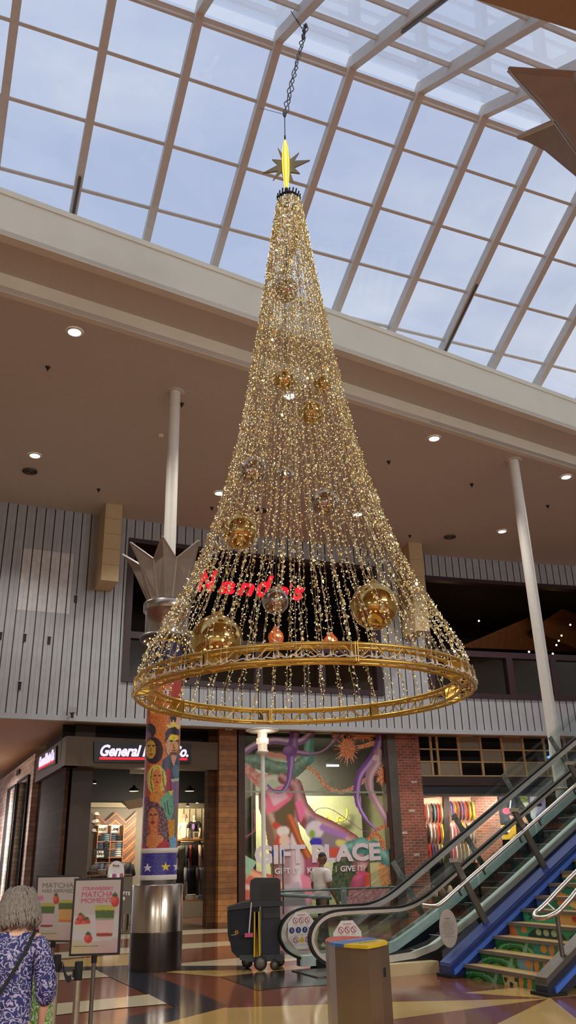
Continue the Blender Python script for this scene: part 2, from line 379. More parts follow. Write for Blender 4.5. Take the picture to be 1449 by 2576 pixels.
# tan foreground
fpoly(TAN, [(405, 2578), (578, 2533), (720, 2530), (900, 2526), (1376, 2478), (1100, 2440), (985, 2440), (1100, 2395), (1500, 2395), (1600, 2700), (1200, 2900), (100, 2900), (280, 2610)])
fpoly(MAR, c8([(-800, 1210), (-500, 1180), (80, 1152), (760, 1192), (1240, 1224), (80, 1250), (-450, 1270), (-1160, 1295), (-1160, 1240)]))
fpoly(MAR, c8([(-400, 1440), (80, 1382), (760, 1290), (1240, 1228), (870, 1410), (400, 1640), (-400, 1640)]))
fpoly(MAR, c8([(1262, 1222), (1700, 1190), (1900, 1450), (1449, 1372)]))
flo = fl.build('floor', fm); tag(flo, kind='structure')

# ================================================================== UPPER FACADE (gently curved in plan)
FC0 = [(-14, 19.2), (-11, 20.7), (-8.4, 21.95), (-6, 23.05), (-4.2, 23.85), (-2.65, 24.55), (-1, 25.3), (.75, 26.0), (2.8, 26.8), (4.6, 27.4), (7, 28.15), (9.5, 28.85), (12.5, 29.6), (17, 30.6)]
FC = np.array([p for p in smoothpath([np.array(q, float) for q in FC0], 5)])
sl = np.concatenate([[0], np.cumsum(np.linalg.norm(np.diff(FC, axis=0), axis=1))])
def Fn(s):
    i = min(max(np.searchsorted(sl, s)-1, 0), len(FC)-2); t = (s-sl[i])/(sl[i+1]-sl[i]); p = FC[i]+(FC[i+1]-FC[i])*t
    d0 = FC[min(i+1, len(FC)-1)]-FC[max(i-1, 0)]; d1 = FC[min(i+2, len(FC)-1)]-FC[i]; d = d0*(1-t)+d1*t; d /= np.linalg.norm(d); return p, d
def F3(s, z, off=0.):
    p, d = Fn(s); n = np.array([d[1], -d[0]]); q = p+n*off; return np.array([q[0], q[1], z])
def Fnorm(s): p, d = Fn(s); return np.array([d[1], -d[0], 0])
def Ftan(s): p, d = Fn(s); return np.array([d[0], d[1], 0])
SS = np.linspace(0, sl[-1], 160)
_oc = {}
def fhit(x, y, off=0.):
    if off not in _oc: _oc[off] = np.array([F3(s, 0, off)[:2] for s in SS])
    C = _oc[off]; d = ray(x, y); k = C[:, 0]*d[1]-C[:, 1]*d[0]
    i = int(np.where(np.diff(np.sign(k)) != 0)[0][0]); t = k[i]/(k[i]-k[i+1]); q = C[i]+(C[i+1]-C[i])*t
    return SS[i]+(SS[i+1]-SS[i])*t, HC+d[2]*np.hypot(*q)/np.hypot(d[0], d[1])
def fp(x, y, off=0.): s, z = fhit(x, y, off); return F3(s, z, off)
ZB = float(np.mean([fhit(x, y)[1] for x, y in [(180, 1804), (600, 1826), (960, 1837), (1378, 1843)]])); ZC = 11.55
def clad(mb, s0, s1, z0, z1, pitch=.27):
    k0 = math.floor(s0/pitch); s = s0; pr = []
    k = k0
    while True:
        a = k*pitch; g0, g1 = a-.016, a+.016
        for q, o in ((g0, 0), (g0, -.035), (g1, -.035), (g1, 0), (a+pitch*.5-.01, 0), (a+pitch*.5, .008), (a+pitch*.5+.01, 0)):
            if s0 <= q <= s1: pr.append((q, o))
        if a > s1: break
        k += 1
    pr = [(s0, 0)]+pr+[(s1, 0)]; pr.sort(key=lambda t: t[0])
    for (a, oa), (b, ob) in zip(pr[:-1], pr[1:]):
        mb.cur = 1 if (oa < 0 or ob < 0) else 0
        mb.add([F3(a, z0, oa), F3(b, z0, ob), F3(b, z1, ob), F3(a, z1, oa)], [(0, 1, 2, 3)])
def fbox(mb, s0, s1, z0, z1, o0, o1, ns=1):
    """box following the facade between offsets o0 (front) and o1 (back)"""
    qs = np.linspace(s0, s1, ns+1)
    for a, b in zip(qs[:-1], qs[1:]): mb.hexa([F3(a, z0, o0), F3(b, z0, o0), F3(b, z0, o1), F3(a, z0, o1), F3(a, z1, o0), F3(b, z1, o0), F3(b, z1, o1), F3(a, z1, o1)])
o1s0 = fhit(306, 1718)[0]; o1s1 = fhit(963, 1748)[0]; o1z0 = fhit(640, 1735)[1]; o1z1 = fhit(660, 1396)[1]
o2s0 = fhit(1057, 1450)[0]; o2z0 = fhit(1300, 1760)[1]; o2z1 = fhit(1250, 1462)[1]; o2s1 = o2s0+9.5
SE = sl[-1]-.1
cl = MB(); clad(cl, .1, o1s0, ZB, ZC); clad(cl, o1s0, o1s1, ZB, o1z0); clad(cl, o1s0, o1s1, o1z1, ZC); clad(cl, o1s1, o2s0, ZB, ZC)
clad(cl, o2s0, o2s1, ZB, o2z0); clad(cl, o2s0, o2s1, o2z1, ZC); clad(cl, o2s1, SE, ZB, ZC)
wb = cl.build('wall_back', [m_clad, m_groove]); tag(wb, kind='structure')
t = MB(); fbox(t, .1, SE, ZB-.09, ZB+.05, .07, -.1, 40); tag(t.build('trim_1', m_clad), kind='structure')
# faded patch where a sign used to hang
pg = [(60, 1378), (190, 1388), (185, 1470), (168, 1545), (20, 1525), (45, 1420)]

# restaurant openings
def opening(name, s0, s1, z0, z1, zt, mull, n):
    w = struct(name); f = MB(); fbox(f, s0, s1, z0, z0+.16, .05, -.25, 10); fbox(f, s0, s1, z1-.14, z1, .05, -.25, 10)
    for s in (s0+.08, s1-.08): fbox(f, s-.1, s+.1, z0, z1, .05, -.25)
    fbox(f, s0, s1, zt-.1, zt+.1, .03, -.2, 10)
    for s in mull: fbox(f, s-.12, s+.12, z0, zt, .03, -.2)
    f.build('frame', m_maroon, w)
    g = MB()
    for a, b in zip(np.linspace(s0, s1, 11)[:-1], np.linspace(s0, s1, 11)[1:]): g.add([F3(a, z0, -.1), F3(b, z0, -.1), F3(b, zt, -.1), F3(a, zt, -.1)], [(0, 1, 2, 3)])
    g.build('pane', m_glass, w)
    return w
zt1 = fhit(640, 1640)[1]; zt2 = fhit(1300, 1650)[1]
opening('window_3', o1s0, o1s1, o1z0, o1z1, fhit(345, 1598)[1], [o1s0+(o1s1-o1s0)*k/4 for k in (1, 2, 3)], 4)
opening('window_4', o2s0, o2s1, o2z0, o2z1, zt2, [fhit(x, 1700)[0] for x in (1175, 1285, 1395)], 4)
# rooms behind the openings
r = MB(); r.cur = 0
for (a, b, z0) in ((o1s0-1.5, o1s1+.6, o1z0), (o2s0-.6, o2s1+1, o2z0)):
    fbox(r, a, b, z0-.15, z0, -.3, -8, 8); fbox(r, a, b, z0, ZC-.3, -8, -8.2, 8); fbox(r, a-.2, a, z0, ZC-.3, -.3, -8.2); fbox(r, b, b+.2, z0, ZC-.3, -.3, -8.2); fbox(r, a, b, ZC-.35, ZC-.2, -.3, -8.2, 8)
tag(r.build('wall_upper', m_dark), kind='structure')
# raked timber ceilings seen inside the right opening
def offp(x, y, off): return fp(x, y, off)
wc = MB()
for pts in ([(1165, 1627), (1449, 1526), (1449, 1500), (1480, 1490), (1480, 1640), (1395, 1640)], ):
    P = [offp(*q, -5.) for q in pts]; wc.prism(P, (0, 0, .1))
P = [offp(1165, 1629, -2.2), offp(1430, 1515, -6.5), offp(1390, 1638, -6.5)]; wc = MB(); wc.prism(P, (0, 0, .08)); P = [offp(1340, 1585, -4), offp(1470, 1500, -4.5), offp(1470, 1640, -6.5), offp(1385, 1640, -6.5)]; wc.prism(P, (0, 0, .08))
tag(wc.build('ceiling_timber', mat('timber_ceiling', (150, 92, 48), .6, k=1.0, var=.2, vs=5)), kind='structure')
lamp('POINT', F3(o2s0+3.5, 7.9, -5), 14, (1, .62, .3), .3)
lamp('POINT', F3(o1s0+3.5, 7.7, -4), 7, (1, .62, .35), .3)
lamp('POINT', F3(o1s0+8, 7.7, -4), 7, (1, .62, .35), .3)
bulb = MB(); bulb.sphere((0, 0, 0), .036, 8, 6); bulb.cur = 1; bulb.tube([(0, 0, .03), (0, 0, .12)], .02, 6); first = None
for i, (x, y, o) in enumerate([(1205, 1564, -4), (1277, 1593, -4.5), (1331, 1642, -1.6), (1391, 1647, -1.4), (1435, 1574, -3), (1413, 1601, -3), (1406, 1614, -3), (1400, 1625, -3), (1193, 1501, -4)]):
    p = offp(x, y, o)
    if first is None: first = bulb.build('ceiling_spotlight', [m_warmlamp, m_darkmetal]); ob = first
    else: ob = first.copy(); COL.objects.link(ob)
    ob.location = v3(p); tag(ob, 'small warm spotlight glowing inside the dark upper restaurant on the right', 'spotlight', 'restaurant ceiling spotlights')

# restaurant sign, red script letters
def frame_px(surf, x0, y0, x1, y1, h):
    A = surf(x0, y0); B = surf(x1, y1); C = surf(x0, y0-h); Xv = B-A; up = np.array([0, 0, 1.])*np.linalg.norm(C-A); return A, Xv, up
def sign_text(name, body, surf, x0, y0, x1, y1, h, mt, parent=None, bold=.02, shear=0., depth=.04, off=.02):
    A, Xv, up = frame_px(surf, x0, y0, x1, y1, h); n = np.cross(Xv, up); n /= np.linalg.norm(n)
    if n@(CAM-A) < 0: n = -n
    mb = MB(); text_to(mb, body, A+n*off, Xv, up, bold, shear, n, depth); return mb.build(name, mt, parent)
m_red = mat('red_neon', (200, 12, 30), .5, emit=(228, 10, 40), es=1.1)
sg = thing('restaurant_sign', fp(495, 1490, .02), 'red illuminated script sign in the upper left restaurant opening, seen through the tree', 'sign')
xs = [495, 555, 598, 640, 683, 722, 737, 768]
for ch, xa, xb, yo, h in zip("Nando's", [495, 549, 597, 645, 690, 729, 736], [546, 592, 641, 690, 727, 736, 766], [0, 0, 0, 0, 0, 28, 0], [56, 32, 32, 56, 32, 16, 36]):
    ya = 1487+(xa-495)*.092-yo
    sign_text('letter', ch, fp, xa, ya, xb, ya+4, h, m_red, sg, bold=.035, shear=.35, depth=.06)
# pendant lanterns
m_lant = mat('orange_lantern', (190, 90, 40), .5, k=1., emit=(225, 105, 50), es=.35)
for i, (x, y, w, h, lb) in enumerate([(694, 1600, 19, 25, 'orange ribbed pendant lantern glowing behind the tree, left of two'), (832, 1612, 18, 22, 'orange ribbed pendant lantern glowing behind the tree, right of two')]):
    c = fp(x, y, -.9); sc = np.linalg.norm(c-CAM)/FPX; R_ = w*sc; H_ = h*sc
    t = thing('pendant_lantern', c-ZZ*H_, lb, 'lantern', 'restaurant pendant lanterns'); mb = MB()
    n = 24; prof = [(.25, -1), (.8, -.75), (1, -.2), (.9, .2), (.5, .6), (.18, 1)]
    vs = [(c[0]+R_*a*(1.06 if k % 2 else .94)*math.cos(2*math.pi*k/n), c[1]+R_*a*(1.06 if k % 2 else .94)*math.sin(2*math.pi*k/n), c[2]+H_*z) for a, z in prof for k in range(n)]
    mb.add(vs, [(i_*n+k, i_*n+(k+1) % n, (i_+1)*n+(k+1) % n, (i_+1)*n+k) for i_ in range(5) for k in range(n)]); mb.build('shade', m_lant, t)
    mb = MB(); mb.sphere(c+ray(x, y)*-.0-Fnorm(20)*-R_*1.02+ZZ*(-.1*H_), .05, 8, 6); mb.build('bulb', m_warmlamp, t)
    mb = MB(); mb.tube([c+ZZ*H_, c+ZZ*(ZC-.35-c[2])], .008, 6); mb.build('cord', m_darkmetal, t)
# beige block beam ends
for (xf0, xf1, yt, yb, nm, lab) in [(262, 303, 1281, 1462, 'beam_end', 'beige blockwork beam end hanging over the plain cladding on the left'), (1010, 1048, 1385, 1588, 'beam_end', 'beige blockwork beam end beside the right restaurant opening')]:
    s0 = fhit(xf0-14, yt)[0]; s1 = s0+.55; L_ = 1.0
    for it in range(30):
        xx, _ = projv([F3(s0, 9.5, L_)]); 
        if xx[0] < xf0-8: s0 += .03
    zb_ = None
    for zz in np.arange(6.5, 10, .02):
        _, yy = projv([F3(s0+.25, zz, L_)])
        if yy[0] < yb: zb_ = zz; break
    t = thing(nm, F3(s0+.25, zb_, .5), lab, 'beam', 'beam ends'); n_ = 4; H_ = (ZC-zb_)/5
    for k in range(5):
        mb = MB(); fbox(mb, s0, s0+.5, zb_+k*H_+(.008 if k else 0), zb_+(k+1)*H_, L_, .0); mb.build('block', m_beige, t)
    mb = MB(); fbox(mb, s0+.01, s0+.49, zb_+.02, ZC-.01, L_-.01, 0.); mb.build('core', m_beigeseam, t)
# CCTV camera and small wall vents
t = thing('security_camera', fp(183, 1796, .25), 'small grey security camera bracket on the lower edge of the ribbed cladding', 'camera')
p = fp(183, 1787, .32); mb = MB(); mb.box(p, (.16, .22, .14)); mb.build('housing', m_clad, t); mb = MB(); mb.tube([p-ZZ*.06, p-ZZ*.2], .04); mb.tube([p-ZZ*.05, p-ZZ*.05-Fnorm(8)*.24], .03); mb.build('bracket', m_groove, t)
for x, y, lb in [(190, 1507, 'tiny dark vent slot highest on the ribbed cladding'), (62, 1604, 'tiny dark vent slot on the cladding, left one of the middle pair'), (123, 1611, 'tiny dark vent slot on the cladding, right one of the middle pair'), (1, 1600, 'tiny dark vent slot on the cladding at the left picture edge'), (49, 1725, 'tiny dark vent slot lowest on the ribbed cladding')]:
    s, z = fhit(x, y); mb = MB(); fbox(mb, s-.04, s+.04, z-.11, z+.11, .03, -.01); mb.cur = 1; fbox(mb, s-.05, s+.05, z+.1, z+.125, .05, -.01); tag(mb.build('wall_vent', [m_darkmetal, m_clad]), lb, 'vent', 'wall vents')
# worn rectangle on cladding (paint stain, kept in its own thin plate)
st = MB(); clad(st, fhit(45, 1470)[0], fhit(180, 1470)[0], fhit(100, 1538)[1], fhit(110, 1385)[1])
st.v = [tuple(np.array(q)+Fnorm(7)*.006) for q in st.v]
tag(st.build('wall_patch', [mat('faded_cladding', (206, 207, 208), .5, var=.1, vs=5), m_groove]), kind='structure')

# ================================================================== CEILINGS AND BULKHEADS
sA = .626; XA, XB = -22., 24.
band = lambda x: sA*x+15.685; fas = lambda x: sA*x+14.52*1.0-.0
kf = (12.0-HC)
ZS = 11.95   # recessed soffit level
# fascia line recomputed at its real underside height
q0 = atZ(40, 600, ZS); q1 = atZ(1449, 1082, ZS); fk = (q1[1]-q0[1])/(q1[0]-q0[0]); fas = lambda x: q0[1]+fk*(x-q0[0])
ZSILL = 12.93
c = MB(); fpts = [F3(s, ZC, -.1) for s in SS]
fpts = [p for p in fpts]
c.prism([np.array([XA, band(XA), ZC]), np.array([XB, band(XB), ZC]), np.array([24, 34, ZC])]+fpts[::-1]+[np.array([-22, 17, ZC])], (0, 0, .12)); 
tag(c.build('ceiling', m_ceil), kind='structure')
def vslab(name, f, z0, z1, th, mt, kindn=True):
    mb = MB(); n = np.array([f(1)-f(0), -1]); n = n/np.linalg.norm(n)  # toward camera
    a = np.array([XA, f(XA), z0]); b = np.array([XB, f(XB), z0]); k = np.array([-n[0]*th, -n[1]*th, 0])
    mb.hexa([a, b, b+k, a+k, a+ZZ*(z1-z0), b+ZZ*(z1-z0), b+k+ZZ*(z1-z0), a+k+ZZ*(z1-z0)]); o = mb.build(name, mt); tag(o, kind='structure'); return o
vslab('trim_2', band, ZC-.012, ZS+.02, .15, m_fascia)
c = MB(); c.prism([np.array([XA, fas(XA), ZS]), np.array([XB, fas(XB), ZS]), np.array([XB, band(XB)+.2, ZS]), np.array([XA, band(XA)+.2, ZS])], (0, 0, .1)); tag(c.build('ceiling_recess', m_ceil), kind='structure')
vslab('trim_3', fas, ZS-.012, ZSILL, .2, m_fascia)
vslab('trim_4', lambda x: fas(x)-.035, ZSILL-.12, ZSILL, .1, m_fascia)
# roof over the recess so no sky leaks in behind the fascia
# near ceiling over the camera
nk = (8.5-7.98)/(4.46-2.88); near = lambda x: 7.98+nk*(x-2.88)
c = MB(); c.prism([np.array([XA, near(XA), 12.9]), np.array([XB, near(XB), 12.9]), np.array([XB, -8, 12.9]), np.array([XA, -8, 12.9])], (0, 0, .15))
tag(c.build('ceiling_near', mat('near_ceiling', (170, 140, 105), .6, k=.9)), kind='structure')

# ================================================================== SKYLIGHT
Q = np.array([9, fas(9)+.15, 13.0]); th_f = math.radians(30.); th_n = math.radians(32.7)
dn = W*math.cos(th_f)-ZZ*math.sin(th_f); nrm = np.cross(U, dn); nrm = nrm if nrm[2] > 0 else -nrm
rid = np.mean([pl(*q, Q, nrm)@W for q in [(495, 43), (702, 110), (890, 170), (1060, 228), (1219, 285)]]); zr = np.mean([pl(*q, Q, nrm)[2] for q in [(495, 43), (702, 110), (890, 170), (1060, 228), (1219, 285)]])
s0r = (pl(702, 110, Q, nrm)@U); sp = 1.555
dnn = -W*math.cos(th_n)-ZZ*math.sin(th_n); nrn = np.array(W)*-math.sin(th_n)+ZZ*math.cos(th_n)
RP = lambda s: U*s+W*rid+ZZ*zr
LF = 7.2; LN = 6.0
win1 = struct('window_1'); win2 = struct('window_2')
dep = .24; upf = nrm*dep; topr = ZZ*dep/math.cos((th_f+th_n)/2)
rproto = None
for k in range(-6, 13):
    s = s0r+k*sp; A = RP(s)+dn*LF; B = RP(s); Cn = RP(s)+dnn*LN
    mb = MB(); hw = U*.075; poly = [A, B, Cn, Cn+nrn*dep, B+topr, A+upf]
    # two convex quads
    mb.prism([q-hw for q in [A, B, B+topr, A+upf]], hw*2); mb.prism([q-hw for q in [B, Cn, Cn+nrn*dep, B+topr]], hw*2)
    mb.build('rafter', m_raft, win1)
    if k % 3 == 1:
        mb = MB(); mb.tube([RP(s)+dn*3.4-nrm*.03, RP(s)+dn*7.-nrm*.03], .03, 6); mb.tube([RP(s)+dnn*2.1-nrn*.03, RP(s)+dnn*5.5-nrn*.03], .03, 6); mb.build('conduit', m_gsteel, win1)
sA0, sA1 = s0r-6.3*sp, s0r+12.3*sp
fo = nrm*(dep-.02)
for j, dd in enumerate([.0+.09, 1.13, 2.40, 3.70, 5.0, 6.3]):
    a = U*sA0+W*rid+ZZ*zr+dn*dd+fo-nrm*.05; b = a+U*(sA1-sA0); mb = MB(); mb.bar(a, b, .06 if j else .10, .07, nrm); mb.build('glazing_bar', m_raft, win1)
    if j == 0: mb = MB(); mb.tube([a-nrm*.05+dn*.07, b-nrm*.05+dn*.07], .04, 8); mb.build('glazing_bar', m_raft, win1)
for j, dd in enumerate([1.15, 2.35, 3.6, 4.9]):
    a = U*sA0+W*rid+ZZ*zr+dnn*dd+nrn*(dep-.07); b = a+U*(sA1-sA0); mb = MB(); mb.bar(a, b, .07, .08, nrn); mb.build('glazing_bar', m_raft, win2)
g = MB(); o = RP(0)-U*0
def gp(s, d, dd, n): return U*s+W*rid+ZZ*zr+d*dd+n*(dep-.01)
g.add([gp(sA0, dn, 0, nrm), gp(sA1, dn, 0, nrm), gp(sA1, dn, LF, nrm), gp(sA0, dn, LF, nrm)], [(0, 1, 2, 3)]); g.build('glass', m_skyglass, win1)
g = MB(); g.add([gp(sA0, dnn, 0, nrn), gp(sA1, dnn, 0, nrn), gp(sA1, dnn, LN, nrn), gp(sA0, dnn, LN, nrn)], [(0, 1, 2, 3)]); g.build('glass', m_skyglass, win2)
# outer walls out of view
for nm, a, b in [('wall_left', (-22, -8), (-22, 34)), ('wall_right', (24, -8), (24, 34)), ('wall_front', (-22, -8), (24, -8)), ('wall_far', (-22, 46), (24, 46))]:
    mb = MB(); mb.bar((*a, 6.5), (*b, 6.5), .2, 13.); tag(mb.build(nm, m_fascia), kind='structure')
# slab above the ground-floor shops = floor of the upper level / ceiling of the side corridor
c = MB(); c.prism([F3(s, ZB-.02, -.08) for s in SS]+[np.array([24, 46, ZB-.02]), np.array([-22, 46, ZB-.02])], (0, 0, .3)); tag(c.build('ceiling_corridor', mat('corridor_ceiling', (205, 180, 140), .6)), kind='structure')

# ceiling fittings
dl = MB(); dl.cur = 0; dl.lathe((0, 0, -.02), [(.001, 0), (.125, 0)], 20, caps=False); dl.cur = 1; dl.lathe((0, 0, -.03), [(.125, .012), (.13, 0), (.165, 0), (.17, .03)], 20, caps=False)
first = None
for x, y, lb in [(188, 834, 'round white downlight in the ceiling nearest the upper left'), (88, 1145, 'round white downlight above the far left cladding'), (728, 995, 'round white downlight glimpsed through the middle of the tree'), (552, 1240, 'round white downlight at the left edge of the tree'),
                 (900, 1293, 'round white downlight at the right edge of the tree'), (1092, 1102, 'round white downlight in the ceiling left of the right white post top'), (1424, 1199, 'round white downlight at the right picture edge'), (1263, 1336, 'round white downlight above the right restaurant opening')]:
    p = atZ(x, y, ZC)
    if first is None:
        first = thing('downlight', (0, 0, 0), lb, 'downlight', 'recessed ceiling downlights'); L1 = MB(); L1.lathe((0, 0, -.02), [(.001, 0), (.125, 0)], 20, caps=False); L1.build('lens', m_lampon, first)
        L1 = MB(); L1.lathe((0, 0, -.03), [(.125, .012), (.13, 0), (.165, 0), (.17, .028)], 20, caps=False); L1.build('trim_ring', m_white, first); ob = first
    else: ob = dup(first)
    ob.location = v3(p); tag(ob, lb, 'downlight', 'recessed ceiling downlights')
    lamp('SPOT', (p[0], p[1], ZC-.08), 650*LK, (1, .95, .88), .12, spot=125)
for x, y, lb in [(75, 1186, 'round grilled ceiling speaker over the far left cladding'), (655, 1285, 'round grilled ceiling speaker seen through the tree'), (1132, 1351, 'round grilled ceiling speaker over the right opening')]:
    p = atZ(x, y, ZC-.02); mb = MB()
    for k in range(4): mb.lathe((p[0], p[1], ZC-.035), [(.20-.05*k, .03), (.20-.05*k, 0), (.175-.05*k, 0), (.175-.05*k, .02)], 20, caps=False)
    t = thing('ceiling_speaker', p, lb, 'speaker', 'ceiling speakers'); mb.build('grille', m_gsteel, t); mb = MB(); mb.lathe((p[0], p[1], ZC-.012), [(.001, 0), (.2, 0)], 20, caps=False); mb.build('cone', m_black, t)
for x, y in [(120, 926), (457, 1018), (248, 1233), (978, 1163), (1187, 1220), (1031, 1349), (1378, 1274), (533, 1279)]:
    p = atZ(x, y, ZC-.03); mb = MB(); mb.lathe((p[0], p[1], ZC-.1), [(.012, 0), (.02, .03), (.03, .05), (.055, .09), (.055, .1)], 10)
    tag(mb.build('sprinkler_head', m_darkmetal), {120: 'small dark sprinkler head in the ceiling below the leftmost upper downlight', 457: 'small dark sprinkler head beside the top of the left white post', 248: 'small dark sprinkler head above the beige beam end on the left', 978: 'small dark sprinkler head right of the tree, highest of the three there', 1187: 'small dark sprinkler head just left of the right white post', 1031: 'small dark sprinkler head above the right beige beam end', 1378: 'small dark sprinkler head right of the right white post', 533: 'small dark sprinkler head left of the tree near the cladding top'}[x], 'sprinkler', 'ceiling sprinklers')
p = atZ(404, 1096, ZC-.02); mb = MB(); mb.lathe((p[0], p[1], ZC-.06), [(.04, 0), (.07, .02), (.07, .06)], 16); tag(mb.build('smoke_detector', m_fascia), 'round pale smoke detector left of the white post', 'smoke detector')
# right white post
p = atZ(1291, 1158, ZC); mb = MB(); t = thing('round_post', (p[0], p[1], 0), 'tall plain white round post behind the escalators on the right', 'post')
mb.lathe((p[0], p[1], 0), [(.14, 0), (.14, 2.9), (.14, ZC)], 28); mb.build('shaft', m_white, t)
mb = MB(); mb.lathe((p[0], p[1], ZC-.03), [(.15, 0), (.23, .0), (.23, .03)], 24); mb.build('collar', m_ceil, t)
mb = MB(); mb.lathe((p[0], p[1], fhit(1400, 1935)[1]*.0+3.05), [(.143, 0), (.152, .0), (.152, .04), (.143, .04)], 24); mb.build('band', m_fascia, t)

# ================================================================== HANGING TREE
TC = np.array([.14, 10.0, 0]); ZR = 3.56; RR = 1.93
PRO = [(11.22, .165), (11.0, .20), (10.78, .235), (10.47, .275), (9.71, .37), (8.99, .475), (8.3, .575), (7.65, .675), (7.02, .785), (6.41, .92), (5.83, 1.08), (5.28, 1.26), (4.74, 1.49), (4.23, 1.76), (3.93, 1.93), (3.66, 1.99)]
tree = thing('hanging_light_tree', TC+ZZ*(ZR-.1), 'tall cone of gold sequin light strands hanging over a gold truss ring', 'christmas tree')
WMT = tree
mb = MB(); nseg = 96
for dr in (-.08, .08):
    for dz in (-.08, .08):
        mb.tube([TC+np.array([(RR+dr)*math.cos(2*math.pi*k/nseg), (RR+dr)*math.sin(2*math.pi*k/nseg), ZR+dz]) for k in range(nseg)], .020, 8, closed=True)
def rp3(a, dr, dz): return TC+np.array([(RR+dr)*math.cos(a), (RR+dr)*math.sin(a), ZR+dz])
nb = 72
for k in range(nb):
    a = 2*math.pi*k/nb; b = 2*math.pi*(k+1)/nb; sgn = 1 if k % 2 else -1
    for dr in (-.08, .08): mb.tube([rp3(a, dr, -.08*sgn), rp3(b, dr, .08*sgn)], .007, 5)
    for dz in (-.08, .08): mb.tube([rp3(a, -.08*sgn, dz), rp3(b, .08*sgn, dz)], .007, 5)
mb.build('truss_ring', m_gold, tree)
for k in range(8):
    a = 2*math.pi*(k+.32)/8; mb = MB(); e1 = np.array([math.cos(a), math.sin(a), 0]); e2 = np.array([-math.sin(a), math.cos(a), 0])
    for d in (-.012, .012): mb.box(rp3(a, 0, 0)+e2*d, (.2, .01, .2), (e1, e2, ZZ))
    mb.build('coupling_plate', m_gold, tree)
mb = MB(); mb.tube([TC+np.array([.165*math.cos(2*math.pi*k/24), .165*math.sin(2*math.pi*k/24), 11.24]) for k in range(24)], .018, 6, closed=True)
for k in range(4): a = k*math.pi/2+.3; mb.tube([TC+np.array([.165*math.cos(a), .165*math.sin(a), 11.24]), TC+ZZ*11.42], .008, 5)
for k in range(20):
    a = k*math.pi/10; mb.tube([TC+np.array([.17*math.cos(a), .17*math.sin(a), 11.2]), TC+np.array([.185*math.cos(a+.1), .185*math.sin(a+.1), 11.30+.03*random.random()])], .012, 5)
mb.build('top_ring', m_darkmetal, tree)
mb = MB(); npt = 288
mb.tube([rp3(2*math.pi*k/npt, .112+.01*math.sin(k*.6), -.03-.035*abs(math.sin(k*math.pi*100/npt))) for k in range(npt)], .007, 5, closed=True); mb.build('feeder_cable', m_white, tree)
m_wire = mat('strand_wire', (205, 194, 168), .4, .3)
m_seq = mat('gold_sequin', (252, 236, 176), .30, .85, var=.1)
m_seq2 = mat('pale_sequin', (250, 244, 200), .4, .35)
m_bulb = mat('fairy_bulb', (255, 205, 130), emit=(255, 200, 125), es=3.0)
m_bulb2 = mat('fairy_bulb_white', (255, 235, 200), emit=(255, 232, 190), es=3.2)
m_bead = mat('amber_bead', (190, 120, 50), .15, .2)
PZ = np.array([q[0] for q in PRO][::-1]); PRd = np.array([q[1] for q in PRO][::-1])
def rad(z): return float(np.interp(z, PZ, PRd))
def strand_mesh(seed):
    rg = random.Random(seed); mb = MB(); n = 76; zs = np.linspace(11.2, 3.64, n); ph = rg.random()*6; pts = []
    dr = rg.uniform(-.05, .012)
    for i, z in enumerate(zs):
        f = (11.2-z)/7.6; r = rad(z)*(1+dr*math.sin(f*math.pi))+rg.uniform(-.008, .008); w = .03*math.sin(f*5+ph)*math.sin(f*math.pi)+rg.uniform(-.008, .008); pts.append(np.array([r, w, z]))
    mb.cur = 0; mb.tube(pts, .003, 4, caps=False)
    def at(t): i = min(int(t), n-2); return pts[i]+(pts[i+1]-pts[i])*(t-i)
    N1 = 122
    for i in range(N1):
        t = (i+rg.random()*.8)/N1*(n-1.2); f = t/n; p = at(t); a = rg.uniform(0, 6.28); d = np.array([math.cos(a), math.sin(a), rg.uniform(-.6, .6)]); off = rg.uniform(.006, .02)
        c = p+d*off; rr = rg.uniform(.012, .0205); nv = np.array([rg.uniform(-1, 1), rg.uniform(-1, 1), rg.uniform(-.7, .7)]); nv /= np.linalg.norm(nv)+1e-6
        x = np.cross(nv, [0, 0, 1.]); x /= np.linalg.norm(x)+1e-6; y = np.cross(nv, x); mb.cur = 1 if rg.random() < .7 else 2
        mb.add([c+(x*math.cos(q*math.pi/3)+y*math.sin(q*math.pi/3)*1.1)*rr for q in range(6)], [tuple(range(6))], False)
    N2 = 88
    for i in range(N2):
        t = (i+rg.random()*.9)/N2*(n-1.2); p = at(t); a = rg.uniform(0, 6.28); d = np.array([math.cos(a), math.sin(a), rg.uniform(-.5, .5)]); c = p+d*rg.uniform(.012, .035); q = .0055
        mb.cur = 3 if rg.random() < .6 else 4
        if rg.random() < .14: mb.cur = 5; q = .009
        mb.add([c+np.array(k)*q for k in ((1, 0, 0), (-1, 0, 0), (0, 1, 0), (0, -1, 0), (0, 0, 1.3), (0, 0, -1.3))], [(0, 2, 4), (2, 1, 4), (1, 3, 4), (3, 0, 4), (2, 0, 5), (1, 2, 5), (3, 1, 5), (0, 3, 5)], False)
        mb.cur = 0; mb.tube([p, c], .0022, 3, caps=False)
    mb.cur = 6; b = np.array([RR+.108, 0, ZR-.045]); mb.tube([b-ZZ*.015, b+ZZ*.005, b+ZZ*.045], [.015, .012, .003], 6); mb.cur = 0; mb.tube([b+ZZ*.04, np.array([RR+.10, 0, ZR+.11])], .0026, 4)
    me_o = mb.build('light_strand', [m_wire, m_seq, m_seq2, m_bulb, m_bulb2, m_bead, m_white]); return me_o
NS = 100; protos = []
for v in range(10):
    o = strand_mesh(100+v); me = o.data
    loc = np.array(o.location)
    for vtx in me.vertices: vtx.co = vtx.co+Vector(loc)
    protos.append(me); bpy.data.objects.remove(o)
inv0 = -np.array(tree.location)+TC
